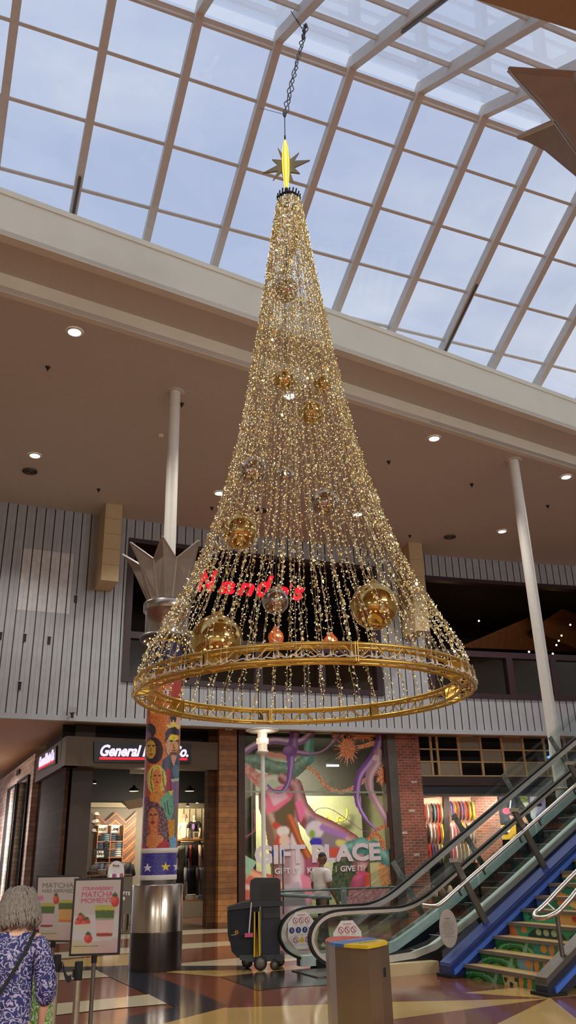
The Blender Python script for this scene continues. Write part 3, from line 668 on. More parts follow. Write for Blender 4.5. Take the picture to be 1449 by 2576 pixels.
for k in range(NS):
    o = bpy.data.objects.new('light_strand', protos[k % 10]); COL.objects.link(o); o.parent = tree
    base = 2*math.pi*(k+random.uniform(-.25, .25)+(.36 if k % 2 == 0 else -.30))/NS
    o.location = Vector(inv0); o.rotation_euler = (0, 0, base)
# topping star
m_star = mat('star_plate', (150, 140, 110), .5, .3); m_ys = mat('lit_star', (250, 215, 40), .3, emit=(250, 200, 10), es=.75); m_ys2 = mat('lit_star_stripe', (255, 250, 150), .3, emit=(255, 240, 110), es=1.3)
SP = [(985, 395), (765, 405), (835, 290), (712, 385), (690, 260), (640, 360), (540, 222), (600, 395), (465, 385), (545, 460), (335, 572), (545, 545), (472, 675), (590, 560), (620, 640), (655, 600), (700, 640), (765, 715), (715, 560), (845, 577), (765, 497)]
sc_ = lambda x, y: atY(600+x/5.48, 330+y/5.48, 9.98)
star = thing('tree_star', TC+ZZ*11.42, 'star tree topper with a glowing yellow upright blade and flat grey rays', 'star')
mb = MB(); mb.prism([sc_(*q) for q in SP], (0, .03, 0)); mb.build('ray_plate', m_star, star)
zt_, zb_ = atY(718, 357, 10)[2], atY(722, 480, 10)[2]; cx_ = atY(719, 420, 10)[0]
mb = MB(); hh = zt_-zb_
for i in range(10):
    mb.cur = 1 if i % 2 else 0
    a0, a1 = 2*math.pi*i/10, 2*math.pi*(i+1)/10; pr = [(.028, 0), (.055, .35), (.06, .62), (.045, .85), (.018, 1)]
    for (r0, t0), (r1, t1) in zip(pr[:-1], pr[1:]):
        mb.add([(cx_+r0*math.cos(a0), 9.97+r0*math.sin(a0), zb_+hh*t0), (cx_+r0*math.cos(a1), 9.97+r0*math.sin(a1), zb_+hh*t0), (cx_+r1*math.cos(a1), 9.97+r1*math.sin(a1), zb_+hh*t1), (cx_+r1*math.cos(a0), 9.97+r1*math.sin(a0), zb_+hh*t1)], [(0, 1, 2, 3)])
mb.build('lit_blade', [m_ys, m_ys2], star)
mb = MB(); mb.tube([(cx_, 9.97, zb_-.08), (cx_, 9.97, zb_+.08)], .03, 8); mb.tube([(cx_, 9.97, zt_-.02), (cx_, 9.97, zt_+.1)], .015, 6); mb.build('socket', m_darkmetal, star)
# suspension cable
def nearpt(x, y): return pl(x, y, RP(0), nrn)
knot = atY(716, 288, 9.97); topc = nearpt(770, 62)-nrn*.02; tiep = pl(655, 272, Q, nrm)
mb = MB(); mb.tube([(cx_, 9.97, zt_+.08), knot], .009, 6)
n = 60
for ph in (0, 2.1, 4.2):
    pts = [knot+(topc-knot)*(i/n)+np.array([math.cos(i*.5+ph), 0, math.sin(i*.37+ph)])*.035*(.3+abs(math.sin(i*.21+ph))) for i in range(n+1)]; mb.tube(pts, .009, 5)
mb.tube([knot, tiep], .006, 5)
for c_ in (knot, topc, topc+(knot-topc)*.07, topc+(knot-topc)*.14): mb.lathe(c_, [(.02, -.05), (.035, 0), (.02, .05)], 8)
mb.tube([topc, topc+(RP(s0r)-topc)*.15+nrn*.0, nearpt(732, 28)], .008, 5)
tag(mb.build('suspension_cable', m_gsteel), 'twisted grey cable holding the tree from a skylight rafter', 'cable')
mb = MB(); wa = atY(657, 1655, 11.9); mb.tube([atY(657, 1672, 11.93), atY(656, 1790, 11.93)], .006, 5); mb.lathe(atY(657, 1800, 11.93), [(.01, -.1), (.03, -.05), (.02, 0), (.03, .05), (.01, .1)], 8)
tag(mb.build('safety_wire', m_gsteel), 'thin steel wire clamped to the far side of the gold ring', 'wire')
# baubles
m_bg = mat('gold_bauble', (200, 170, 104), .10, 1., var=.04); m_bs = mat('silver_bauble', (178, 168, 165), .07, 1., var=.04)
for x, y, r, yy, mt, lb in [(717, 728, 33, 9.95, m_bs, 'silver brown bauble high in the tree, topmost of all'), (715, 955, 28, 9.9, m_bg, 'small gold bauble in the upper middle, left of the dim one'), (812, 964, 24, 10.3, m_bg, 'dim gold bauble near the right edge of the upper tree'),
                            (783, 1037, 33, 10., m_bg, 'gold bauble right of centre just below the two upper gold ones'), (636, 1184, 37, 9.7, m_bs, 'silver bauble on the left side at mid height'), (717, 1196, 20, 10.4, m_bs, 'smallest silver bauble in the middle of the tree'),
                            (815, 1265, 37, 9.7, m_bs, 'silver bauble right of centre at mid height'), (602, 1336, 47, 9.6, m_bg, 'gold bauble on the left, above the largest gold one'), (693, 1512, 34, 9.8, m_bs, 'lowest silver bauble, in front of the red sign'),
                            (942, 1525, 60, 9.9, m_bg, 'large gold bauble on the lower right'), (545, 1612, 66, 9.9, m_bg, 'largest gold bauble resting low left by the ring')]:
    c = atY(x, y, yy); sc2 = ((c-CAM)@RM)[2]/FPX; r3 = r*sc2
    t = thing('bauble', c-ZZ*r3, lb, 'bauble', 'baubles inside the tree'); mb = MB(); mb.sphere(c, r3, 40, 24); mb.build('ball', mt, t)
    mb = MB(); mb.lathe(c+ZZ*(r3*.96), [(r3*.22, 0), (r3*.22, r3*.12), (r3*.1, r3*.16)], 12); mb.build('cap', m_gold, t)
    zt2_ = min(10.8, c[2]+r3+5); mb = MB(); mb.tube([c+ZZ*r3, np.array([TC[0]+(c[0]-TC[0])*.15, 10+(yy-10)*.3, 11.2])], .003, 4); mb.build('hanger', m_gsteel, t)

# ================================================================== MOSAIC COLUMN
CCx, CCy = -2.5, 16.15
colm = thing('mosaic_column', (CCx, CCy, 0), 'round column with a mosaic mural, steel sleeve and metal petal crown', 'column')
def LT(name, prof, mt, n=48, parent=None, cx=CCx, cy=CCy, z0=0): mb = MB(); mb.lathe((cx, cy, z0), prof, n); return mb.build(name, mt, parent or colm)
LT('plinth', [(.455, 0), (.455, .58), (.45, .6)], mat('dark_bronze', (62, 52, 47), .28, .7, k=1.))
LT('sleeve', [(.452, .6), (.452, 1.33), (.44, 1.345)], mat('sleeve_steel', (190, 178, 164), .24, 1., var=.1, vs=3))
for k in range(4):
    a = -math.pi/2+.32+k*math.pi/2; mb = MB(); mb.bar((CCx+.453*math.cos(a), CCy+.453*math.sin(a), .62), (CCx+.453*math.cos(a), CCy+.453*math.sin(a), 1.33), .006, .006, (math.cos(a), math.sin(a), 0)); mb.build('seam', m_darkmetal, colm)
LT('core', [(.320, 1.3), (.320, 5.8)], m_gsteel, 32)
m_tile = mat('glass_mosaic', kind='attr', rough=.3, var=.1, vs=60, bump=.35, bs=90)
def wrap(z0, z1): return lambda a, b: np.array([CCx+.326*math.cos(math.pi*2*a-math.pi*.5), CCy+.326*math.sin(math.pi*2*a-math.pi*.5), z0+(z1-z0)*b])
def starpts(cx, cy, r, r2=.4, rot=-90): return [(cx+(r if i % 2 == 0 else r*r2)*math.cos(math.radians(rot+36*i)), cy+(r if i % 2 == 0 else r*r2)*math.sin(math.radians(rot+36*i))) for i in range(10)]
c3 = lambda pts: [(300+x/4.025, 1780+y/4.025) for x, y in pts]
def front(p): return p
def mural_top(p):
    p.fill((44, 40, 84)); p.poly(starpts(396, 1646, 11), (215, 190, 120)); p.poly(starpts(440, 1656, 9), (205, 170, 90))
def mural(p):
    n = len(p.x); y = p.y; p.fill((176, 80, 60)); p.put(y < 1800, (168, 62, 52)); 
    m = (p.x > 378) & (y < 2010) & (rng.random(n) < .75); p.put(m & (p.x < 425), (206, 122, 50))
    p.put((y > 1700) & (y < 1775) & (p.x < 400) & (rng.random(n) < .4), (196, 90, 60))
    p.poly(starpts(417, 1740, 12, .38), (225, 220, 215)); p.ell(417, 1741, 2.5, 2.5, (60, 60, 60)); p.poly(starpts(384, 1792, 9, .4), (220, 170, 50))
    # head at top right with pale hair
    p.ell(443, 1815, 16, 20, (205, 160, 140)); p.ell(436, 1806, 8, 14, (50, 46, 60)); p.poly(starpts(436, 1830, 20, .5), (222, 190, 90))
    # man with dark quiff
    p.ell(434, 1880, 18, 32, (120, 80, 60)); p.ell(432, 1876, 15, 27, (196, 150, 110)); p.ell(437, 1856, 12, 9, (214, 190, 60)); p.ell(441, 1880, 8, 10, (206, 150, 100))
    p.poly([(416, 1868), (415, 1845), (424, 1832), (440, 1828), (452, 1838), (452, 1850), (430, 1846), (420, 1862)], (34, 36, 46))
    p.ell(431, 1864, 5, 2, (40, 36, 40)); p.ell(446, 1864, 5, 2, (40, 36, 40)); p.ell(438, 1888, 6, 2, (130, 60, 60)); p.ell(436, 1896, 10, 5, (110, 80, 70)); p.poly([(436, 1868), (441, 1884), (434, 1884)], (150, 100, 80))
    p.poly([(405, 1950), (409, 1912), (425, 1898), (452, 1900), (452, 1960), (425, 1965)], (58, 74, 92)); p.poly([(428, 1900), (437, 1928), (446, 1900)], (200, 150, 120))
    # top-left small dark figure
    p.ell(378, 1838, 14, 18, (52, 46, 58)); p.ell(372, 1850, 8, 10, (112, 88, 100))
    # woman, wavy dark hair
    p.ell(386, 1888, 24, 34, (54, 40, 44)); p.ell(379, 1885, 13, 24, (190, 150, 62)); p.ell(374, 1876, 4, 2, (40, 30, 40)); p.ell(386, 1876, 4, 2, (40, 30, 40)); p.ell(379, 1897, 6, 2.5, (170, 60, 60)); p.poly([(379, 1878), (383, 1890), (377, 1890)], (150, 110, 50))
    # purple field
    p.poly([(412, 1962), (452, 1960), (450, 2080), (432, 2080), (420, 2000)], (118, 96, 128)); p.poly([(418, 1930), (430, 1935), (432, 1990), (418, 1990)], (150, 44, 64))
    p.poly([(430, 1960), (452, 1956), (451, 1964), (432, 1968)], (160, 180, 160)); p.ell(442, 1940, 9, 16, (84, 110, 130))
    # blonde woman
    p.ell(394, 1962, 25, 38, (206, 186, 92)); p.poly([(400, 1950), (418, 1965), (416, 1990), (408, 1984)], (206, 186, 92)); p.ell(395, 1956, 12, 21, (205, 128, 66)); p.poly([(387, 1972), (402, 1972), (404, 1990), (418, 1998), (410, 2030), (372, 2030), (378, 1998), (388, 1990)], (208, 136, 60))
    p.ell(390, 1951, 4, 2, (70, 60, 70)); p.ell(401, 1951, 4, 2, (70, 60, 70)); p.ell(395, 1968, 5, 2, (160, 60, 50)); p.stroke([(383, 1935), (379, 1965), (384, 1990)], 1.5, (120, 100, 40)); p.stroke([(409, 1940), (411, 1968), (417, 1990)], 1.5, (120, 100, 40))
    # teal shape
    p.poly([(402, 2012), (418, 1994), (434, 1990), (437, 2040), (428, 2070), (410, 2050)], (96, 160, 128)); p.poly([(424, 1990), (436, 1988), (432, 2002)], (205, 196, 60)); p.stroke([(420, 2015), (424, 2045), (427, 2050)], 1.4, (30, 70, 70)); p.stroke([(414, 2018), (417, 2040)], 1.2, (30, 70, 70))
    p.poly([(360, 2012), (372, 2002), (380, 2020), (372, 2030), (360, 2025)], (104, 60, 96))
    p.poly([(424, 2062), (440, 2062), (440, 2110), (428, 2115), (420, 2095)], (200, 140, 56)); p.poly([(440, 2030), (446, 2030), (444, 2130), (438, 2120)], (110, 104, 70)); p.poly([(426, 2112), (436, 2100), (444, 2110), (443, 2137), (428, 2137)], (110, 160, 190))
    # lower woman with big curls
    cur = [(360, 2060), (363, 2030), (378, 2016), (395, 2018), (412, 2035), (420, 2062), (424, 2090), (427, 2122), (420, 2126), (405, 2112), (398, 2085), (402, 2060), (396, 2040), (380, 2036), (372, 2050), (371, 2080), (376, 2105), (366, 2130), (358, 2132)]
    p.poly(cur, (60, 42, 54)); m = inpoly(p.x, p.y, cur); p.speckle(m, (146, 108, 112), .42)
    p.ell(385, 2058, 13, 26, (198, 122, 78)); p.poly([(378, 2078), (394, 2074), (396, 2098), (412, 2106), (402, 2137), (364, 2137), (368, 2108), (379, 2096)], (204, 128, 76))
    p.ell(380, 2050, 4, 2, (50, 40, 46)); p.ell(391, 2049, 4, 2, (50, 40, 46)); p.ell(384, 2069, 6, 3, (140, 40, 44)); p.stroke([(385, 2050), (383, 2062), (386, 2064)], .9, (140, 80, 60))
    p.poly([(356, 2137), (358, 2120), (368, 2126), (378, 2137)], (170, 36, 50)); p.poly([(388, 2137), (402, 2122), (420, 2108), (425, 2137)], (170, 36, 50))
    # grout pattern of dark tesserae
    p.speckle(np.ones(n, bool), (96, 62, 56), .07); p.speckle((p.x < 372) & (y > 1900), (120, 90, 110), .4)
def low(p):
    p.fill((52, 44, 120)); p.speckle(np.ones(len(p.x), bool), (80, 74, 150), .25); p.poly(starpts(371, 2183, 12, .42), (205, 200, 205)); p.poly(starpts(417, 2181, 12, .42), (222, 190, 40)); p.poly(starpts(446, 2180, 12, .42), (205, 200, 205))
def frontonly(fn, base):
    def g(p):
        # only the side facing the concourse carries the detailed figures; the back repeats the ground colour
        fn(p)
    return g
zm0, zm1, zm2, zm3 = 1.50, 1.86, 1.94, 5.06
def colgrid(name, z0, z1, nz, fn, bc, jit=.16):
    w = wrap(z0, z1); A, B = np.meshgrid(np.linspace(0, 1, 181), np.linspace(0, 1, nz+1)); P = np.array([w(a, b) for a, b in zip(A.ravel(), B.ravel())]); idx = np.arange(A.size).reshape(A.shape)
    F = np.stack([idx[:-1, :-1], idx[:-1, 1:], idx[1:, 1:], idx[1:, :-1]], -1).reshape(-1, 4); Cn = P[F].mean(1); x, y = projv(Cn); pt = Paint(x, y); fn(pt)
    back = (Cn[:, 1] > CCy+.02); pt.put(back, bc); pt.jitter(jit); mb = MB(); mb.v = [tuple(q) for q in P]; mb.f = [list(map(int, f)) for f in F]; mb.mi = [0]*len(F); mb.sm = [True]*len(F)
    return mb.build(name, m_tile, colm, cols=np.clip(pt.c*1.35, 0, .9))
colgrid('mural', zm2, zm3, 260, mural, (150, 74, 60))
colgrid('star_band', zm0, zm1, 30, low, (52, 44, 120)); colgrid('star_band', zm3, 5.70, 40, mural_top, (44, 40, 84))
LT('tile_trim', [(.329, 1.42), (.332, 1.43), (.332, 1.49), (.329, 1.5)], m_white); LT('tile_trim', [(.329, 1.86), (.332, 1.865), (.332, 1.935), (.329, 1.94)], m_white)
LT('gold_band', [(.333, 5.70), (.336, 5.71), (.336, 5.75), (.333, 5.76)], m_gold)
LT('flange', [(.32, 5.76), (.52, 5.77), (.53, 5.80), (.52, 5.86), (.43, 5.88)], m_gsteel)
LT('drum', [(.435, 5.86), (.435, 6.36), (.47, 6.36), (.485, 6.38), (.485, 6.53), (.47, 6.55), (.30, 6.55)], m_steel)
for k in range(10):
    a = 2*math.pi*(k+.4)/10; mb = MB(); mb.sphere((CCx+.43*math.cos(a), CCy+.43*math.sin(a), 5.758), .013, 10, 6); mb.build('flange_light', m_warmlamp, colm)
m_petal = mat('petal_sheet', (158, 148, 136), .6, .0); m_prim = mat('petal_rim', (200, 196, 190), .3, .8)
def petals(cx, cy, a0, parent, zo=0., n=range(8)):
    for k in n:
        a = a0+2*math.pi*k/8; e = np.array([math.cos(a), math.sin(a), 0]); t_ = np.array([-math.sin(a), math.cos(a), 0]); c0 = np.array([cx, cy, zo])
        bl = c0+e*.333-t_*.138+ZZ*6.55; br = c0+e*.333+t_*.138+ZZ*6.55; bm = c0+e*.39+ZZ*6.55; vl = c0+e*.545-t_*.226+ZZ*7.33; vr = c0+e*.545+t_*.226+ZZ*7.33; tip = c0+e*.97+ZZ*7.65; mid = c0+e*.76+ZZ*7.33
        n = np.cross(tip-bm, t_); n /= np.linalg.norm(n); n = n if n@e > 0 else -n
        mb = MB(); inn = -n*.012
        mb.add([bl, bm, mid, vl, tip, vr, br], [(0, 1, 2, 3), (1, 6, 5, 2), (3, 2, 4), (2, 5, 4)]); mb.add([q+inn for q in (bl, bm, mid, vl, tip, vr, br)], [(3, 2, 1, 0), (2, 5, 6, 1), (4, 2, 3), (4, 5, 2)])
        pe = mb.build('petal', m_petal, parent); mb = MB()
        for p_, q_ in ((bl, vl), (vl, tip), (tip, vr), (vr, br)): mb.bar(p_, q_, .035, .03, n)
        mb.build('rim', m_prim, pe)
petals(CCx, CCy, -math.pi/2, colm)
LT('post', [(.128, 6.5), (.128, 9), (.128, ZC)], m_white, 28); LT('collar', [(.135, ZC-.02), (.22, ZC-.018), (.22, ZC)], m_ceil, 24)
# second identical column close to the camera, only its crown reaches into the frame
c2d = thing('mosaic_column', (2.89, 4.91, 0), 'dark metal petal crown of a nearer column at the upper right edge', 'column')
for ch in [x for x in list(bpy.data.objects) if x.parent == colm and x.name.split('.')[0] not in ('petal', 'post', 'collar')]:
    cc = ch.copy(); COL.objects.link(cc); cc.parent = c2d
ang = math.atan2(4.86-4.91, 1.92-2.89); petals(2.89, 4.91, ang, c2d, 0., [0, 2, 3, 4, 5, 6, 7])

# ================================================================== ESCALATOR
HW = [(6.3, .14), (6.05, .17), (5.83, .3), (5.72, .5), (5.76, .7), (5.92, .86), (6.15, .94), (6.5, .955), (7.1, .955), (7.45, .97), (7.8, 1.08), (8.2, 1.3)]
sl_ = .603; HW += [(8.2+d, 1.3+d*sl_) for d in (1, 2, 3, 4, 5, 6, 7, 7.6)]
hp = smoothpath(HW, 5); esc = thing('escalator', E3(6.3, 13.7, 0), 'upward escalator with glass sides and black handrails beside the painted stairs', 'escalator')
def off2(path, d):  # offset path in (u,z)
    out = []; P = [np.array(q) for q in path]
    for i, p in enumerate(P):
        t = P[min(i+1, len(P)-1)]-P[max(i-1, 0)]; t /= np.linalg.norm(t)+1e-9; out.append(p+np.array([t[1], -t[0]])*d)
    return out
def deck(u): return .2 if u < 7.2 else (.2+(u-7.2)**2*.2 if u < 8.2 else .4+(u-8.2)*sl_-.0)
def deckz(u): return float(np.interp(u, [5.9, 7.0, 7.48, 7.89, 8.33, 8.79, 9.63, 11, 14, 16], [.21, .22, .25, .35, .56, .80, 1.28, 2.10, 3.9, 5.1]))
for w in (13.1, 14.35):
    r = esc
    def ribbon(nm, path, wdt, thk, mt):
        mb = MB(); A = off2(path, 0); B = off2(path, thk)
        for i in range(len(A)-1):
            mb.hexa([E3(*[A[i][0], w-wdt/2, A[i][1]]), E3(A[i+1][0], w-wdt/2, A[i+1][1]), E3(A[i+1][0], w+wdt/2, A[i+1][1]), E3(A[i][0], w+wdt/2, A[i][1]),
                     E3(B[i][0], w-wdt/2, B[i][1]), E3(B[i+1][0], w-wdt/2, B[i+1][1]), E3(B[i+1][0], w+wdt/2, B[i+1][1]), E3(B[i][0], w+wdt/2, B[i][1])])
        return mb.build(nm, mt, esc)
    ribbon('handrail', hp, .085, .035, m_rubber)
    ribbon('rail_guide', off2(hp, .037), .06, .05 if w < 14 else .085, mat('guide_steel', (225, 220, 210), .3, .8))
    gpth = off2(hp, .07); us = [q for q in gpth]
    mb = MB(); low_ = [max(min(deckz(q[0]), q[1]), .0) for q in us]
    # glass: fan between inner guide path and deck line
    top = us[8:]
    for i in range(len(us)-1):
        a, b = us[i], us[i+1]; za, zb2 = deckz(a[0]), deckz(b[0])
        if i < 16 and a[0] > b[0]: continue
        if a[1] <= za or abs(a[0]-b[0]) < 1e-6: continue
        # bottom boundary on the nose part
        def botz(u, zt):
            c = [q for q in us[:16] if q[1] < .5]; zz = deckz(u)
            if u < 6.1: t_ = np.interp(u, [5.76, 5.9, 6.1], [.5, .3, .22]); zz = max(zz, t_)
            return zz
        mb.add([E3(a[0], w, botz(a[0], a[1])), E3(b[0], w, botz(b[0], b[1])), E3(b[0], w, b[1]), E3(a[0], w, a[1])], [(0, 1, 2, 3)], False)
    mb.build('glass_balustrade', m_glass, esc)
    out = w-.17 if w < 14 else w+.17; lo_, hi_ = min(out, w), max(out, w)
    uu = [6.1, 6.6, 7.0, 7.25, 7.48, 7.7, 7.89, 8.1, 8.33, 8.79, 9.63, 11, 14, 15.8]
    mb = MB()
    for a, b in zip(uu[:-1], uu[1:]):
        za, zb2 = deckz(a), deckz(b); mb.hexa([E3(a, lo_, za-.05), E3(b, lo_, zb2-.05), E3(b, hi_, zb2-.05), E3(a, hi_, za-.05), E3(a, lo_, za+.05), E3(b, lo_, zb2+.05), E3(b, hi_, zb2), E3(a, hi_, za)])
    mb.build('outer_deck', mat('deck_metal', (205, 203, 192), .35, .3), esc)
    mb = MB()
    for a, b in zip(uu[:-1], uu[1:]):
        za, zb2 = deckz(a)-.05, deckz(b)-.05; l2 = lambda z: max(z-.55, .05)
        mb.hexa([E3(a, lo_+.02, l2(za)), E3(b, lo_+.02, l2(zb2)), E3(b, hi_-.02, l2(zb2)), E3(a, hi_-.02, l2(za)), E3(a, lo_+.02, za), E3(b, lo_+.02, zb2), E3(b, hi_-.02, zb2), E3(a, hi_-.02, za)])
    mb.build('side_cladding', m_darkmetal, esc)
    # inner skirt, pale
    si = w+.10 if w < 14 else w-.10; mb = MB()
    for a, b in zip(uu[:-1], uu[1:]):
        za, zb2 = deckz(a), deckz(b)
        a0, a1 = (w, si) if w < 14 else (si, w)
        mb.hexa([E3(a, a0, za-.16), E3(b, a0, zb2-.16), E3(b, a1, zb2-.16), E3(a, a1, za-.16), E3(a, a0, za-.0), E3(b, a0, zb2-.0), E3(b, a1, zb2-.0), E3(a, a1, za-.0)])
    mb.build('inner_skirt', mat('skirt_panel', (222, 236, 230), .3, .1), esc)
# steps
for k in range(18):
    u0 = 7.35+.4*k; z1 = min(.02+max(k-0, 0)*.241, 9) if k else .03
    if k == 0: z1 = .04
    z1 = [.03, .06, .20, .41][k] if k < 4 else .41+(k-3)*.241
    mb = MB(); mb.hexa([E3(u0, 13.24, z1-.30), E3(u0+.4, 13.24, z1-.30), E3(u0+.4, 14.22, z1-.30), E3(u0, 14.22, z1-.30), E3(u0, 13.24, z1), E3(u0+.4, 13.24, z1), E3(u0+.4, 14.22, z1), E3(u0, 14.22, z1)])
    st_ = mb.build('step', mat('step_metal', (70, 72, 70), .4, .5), esc); mb = MB(); mb.bar(E3(u0+.012, 13.24, z1+.003), E3(u0+.012, 14.22, z1+.003), .03, .008); mb.build('step_edge', mat('step_edge', (220, 222, 216), .4, .2), st_)
mb = MB(); mb.hexa([E3(5.9, 13.2, .0), E3(7.4, 13.2, .0), E3(7.4, 14.25, .0), E3(5.9, 14.25, .0), E3(5.9, 13.2, .02), E3(7.4, 13.2, .02), E3(7.4, 14.25, .02), E3(5.9, 14.25, .02)]); mb.build('comb_plate', m_gsteel, esc)
for w in (12.95, 14.2):
    mb = MB(); mb.hexa([E3(6.35, w, 0.), E3(7.3, w, 0.), E3(7.3, w+.3, 0.), E3(6.35, w+.3, 0.), E3(6.35, w, .15), E3(7.3, w, .15), E3(7.3, w+.3, .15), E3(6.35, w+.3, .15)]); mb.build('newel_base', m_black, esc)
# warning octagons
def octagon(xc, yc, w, lb):
    u, z = onw(xc, yc, w); t = thing('safety_sign', E3(u, w, z), lb, 'sign', 'escalator safety signs'); R_ = .29; O = E3(u, w-.012, z)
    pt = [O+U*R_*math.cos(math.pi/8+k*math.pi/4)*.92+ZZ*R_*math.sin(math.pi/8+k*math.pi/4)*1.05 for k in range(8)]
    mb = MB(); mb.prism(pt, W*.006); mb.build('plate', mat('sign_white', (228, 222, 215), .4), t)
    mr_ = mat('sign_red', (190, 40, 40), .4); mbl = mat('sign_blue', (28, 48, 120), .4); my = mat('sign_yellow', (225, 190, 30), .4); mw = mat('sign_white2', (235, 235, 235), .4); mk = mat('sign_ink', (40, 40, 46), .4)
    def disc(mb, a, b, r, n=20): mb.add([O-W*.004*mb.lv+U*(a+r*math.cos(2*math.pi*k/n))+ZZ*(b+r*math.sin(2*math.pi*k/n)) for k in range(n)], [tuple(range(n))])
    rows = [(-.11, .15, 'r'), (.0, .15, 'r'), (.11, .15, 'r'), (-.18, .005, 'b'), (-.06, .005, 'b'), (.06, .005, 'b'), (.18, .005, 'b'), (-.11, -.14, 'r'), (.11, -.14, 'r')]
    for i, (a, b, k) in enumerate(rows):
        A = MB(); A.lv = 1; B = MB(); B.lv = 2; D = MB(); D.lv = 3
        A.cur = 0 if k == 'r' else 1; disc(A, a, b, .047)
        if k == 'r': B.cur = 0; disc(B, a, b, .036); D.cur = 0; D.bar(O-W*.014+U*(a-.03)+ZZ*(b+.03), O-W*.014+U*(a+.03)+ZZ*(b-.03), .003, .009, W)
        else: B.cur = 0; disc(B, a, b+.018, .009)
        if k == 'b': B.bar(O-W*.009+U*(a-.012)+ZZ*(b-.025), O-W*.009+U*(a-.004)+ZZ*(b+.012), .003, .012, W); B.bar(O-W*.009+U*(a+.014)+ZZ*(b-.025), O-W*.009+U*(a+.01)+ZZ*(b+.0), .003, .01, W)
        else: D.cur = 1; D.bar(O-W*.012+U*(a)+ZZ*(b-.022), O-W*.012+U*(a+.004)+ZZ*(b+.02), .003, .012, W)
        q_ = A.build('pictogram', [mr_, mbl], t); B.build('symbol', [mw], q_); (D.build('slash', [mr_, mk], q_) if D.f else None)
    A = MB(); A.add([O-W*.006+U*a+ZZ*b for a, b in ((-.05, -.175), (.05, -.175), (0, -.085))], [(0, 1, 2)]); A.build('warning_triangle', my, t)
    A = MB(); A.bar(O-W*.006+U*-.07+ZZ*.235, O-W*.006+U*.07+ZZ*.235, .004, .022, W); A.cur = 1
    for rr in (.085, -.065, -.215):
        for q in range(3): A.bar(O-W*.006+U*(-.14+.105*q)+ZZ*rr, O-W*.006+U*(-.075+.105*q)+ZZ*rr, .003, .006, W)
    A.build('lettering', [mr_, mat('sign_grey', (150, 145, 142), .5)], t)
octagon(758, 2340, 14.3, 'white octagonal safety sign on the far newel glass, fully visible'); octagon(874, 2366, 13.05, 'white octagonal safety sign on the near newel glass, above the bin')
# far guard glass with bracket posts
gd = thing('glass_guard', E3(8.3, 14.9, 0), 'tall glass guard with grey bracket posts behind the escalator', 'railing'); gl = MB()
pts = [(5.9, 1.22, .12), (7.2, 1.22, .12), (8.2, 1.6, .6)]
gz = lambda u: float(np.interp(u, [5.9, 7.6, 8.2, 16], [1.22, 1.25, 1.56, 6.28]))
for a, b in [(5.9, 7.15), (7.25, 8.2), (8.3, 9.65), (9.75, 10.95), (11.05, 12.3), (12.4, 13.7), (13.8, 15)]:
    gl.add([E3(a, 14.9, max(gz(a)-1.1, .1)), E3(b, 14.9, max(gz(b)-1.1, .1)), E3(b, 14.9, gz(b)), E3(a, 14.9, gz(a))], [(0, 1, 2, 3)], False)
gl.build('glass_panel', m_glass, gd)
mgr = mat('bracket_metal', (120, 132, 128), .4, .6)
for i, (u, z) in enumerate([(7.2, 1.22), (8.26, 1.62), (9.7, 2.45), (11.0, 3.23), (12.35, 4.03), (13.7, 4.85)]):
    mb = MB(); d = np.array([.52, -.86]) if i else np.array([0, -1.]); a = E3(u, 14.84, z); b = E3(u+d[0]*1.1, 14.84, z+d[1]*1.1); mb.bar(a, b, .11, .02, W)
    ps = mb.build('post', mgr, gd); mb = MB()
    for q in (.08, .32, .5, .9): mb.tube([a+(b-a)*q-W*.03, a+(b-a)*q], .018, 8)
    mb.bar(a+(b-a)*.06-W*.012, a+(b-a)*.94-W*.012, .02, .01, W); mb.build('bolt', m_chrome, ps)
mb = MB(); mb.tube([E3(5.95, 14.95, 1.13), E3(7.0, 14.95, 1.04)], .035, 10); mb.tube([E3(5.95, 15.02, 1.18), E3(9.2, 15.4, 1.16)], .02, 8); mb.build('handrail', mgr, gd)
# low wall / plinth beside the escalator foot
mb = MB(); mb.hexa([E3(6.2, 12.72, 0), E3(7.78, 12.72, 0), E3(7.78, 12.95, 0), E3(6.2, 12.95, 0), E3(6.2, 12.72, .165), E3(7.78, 12.72, .165), E3(7.78, 12.95, .165), E3(6.2, 12.95, .165)])
tag(mb.build('plinth', mat('plinth_tile', (205, 185, 140), .4, var=.06)), 'low beige tiled kerb along the foot of the escalator', 'kerb')

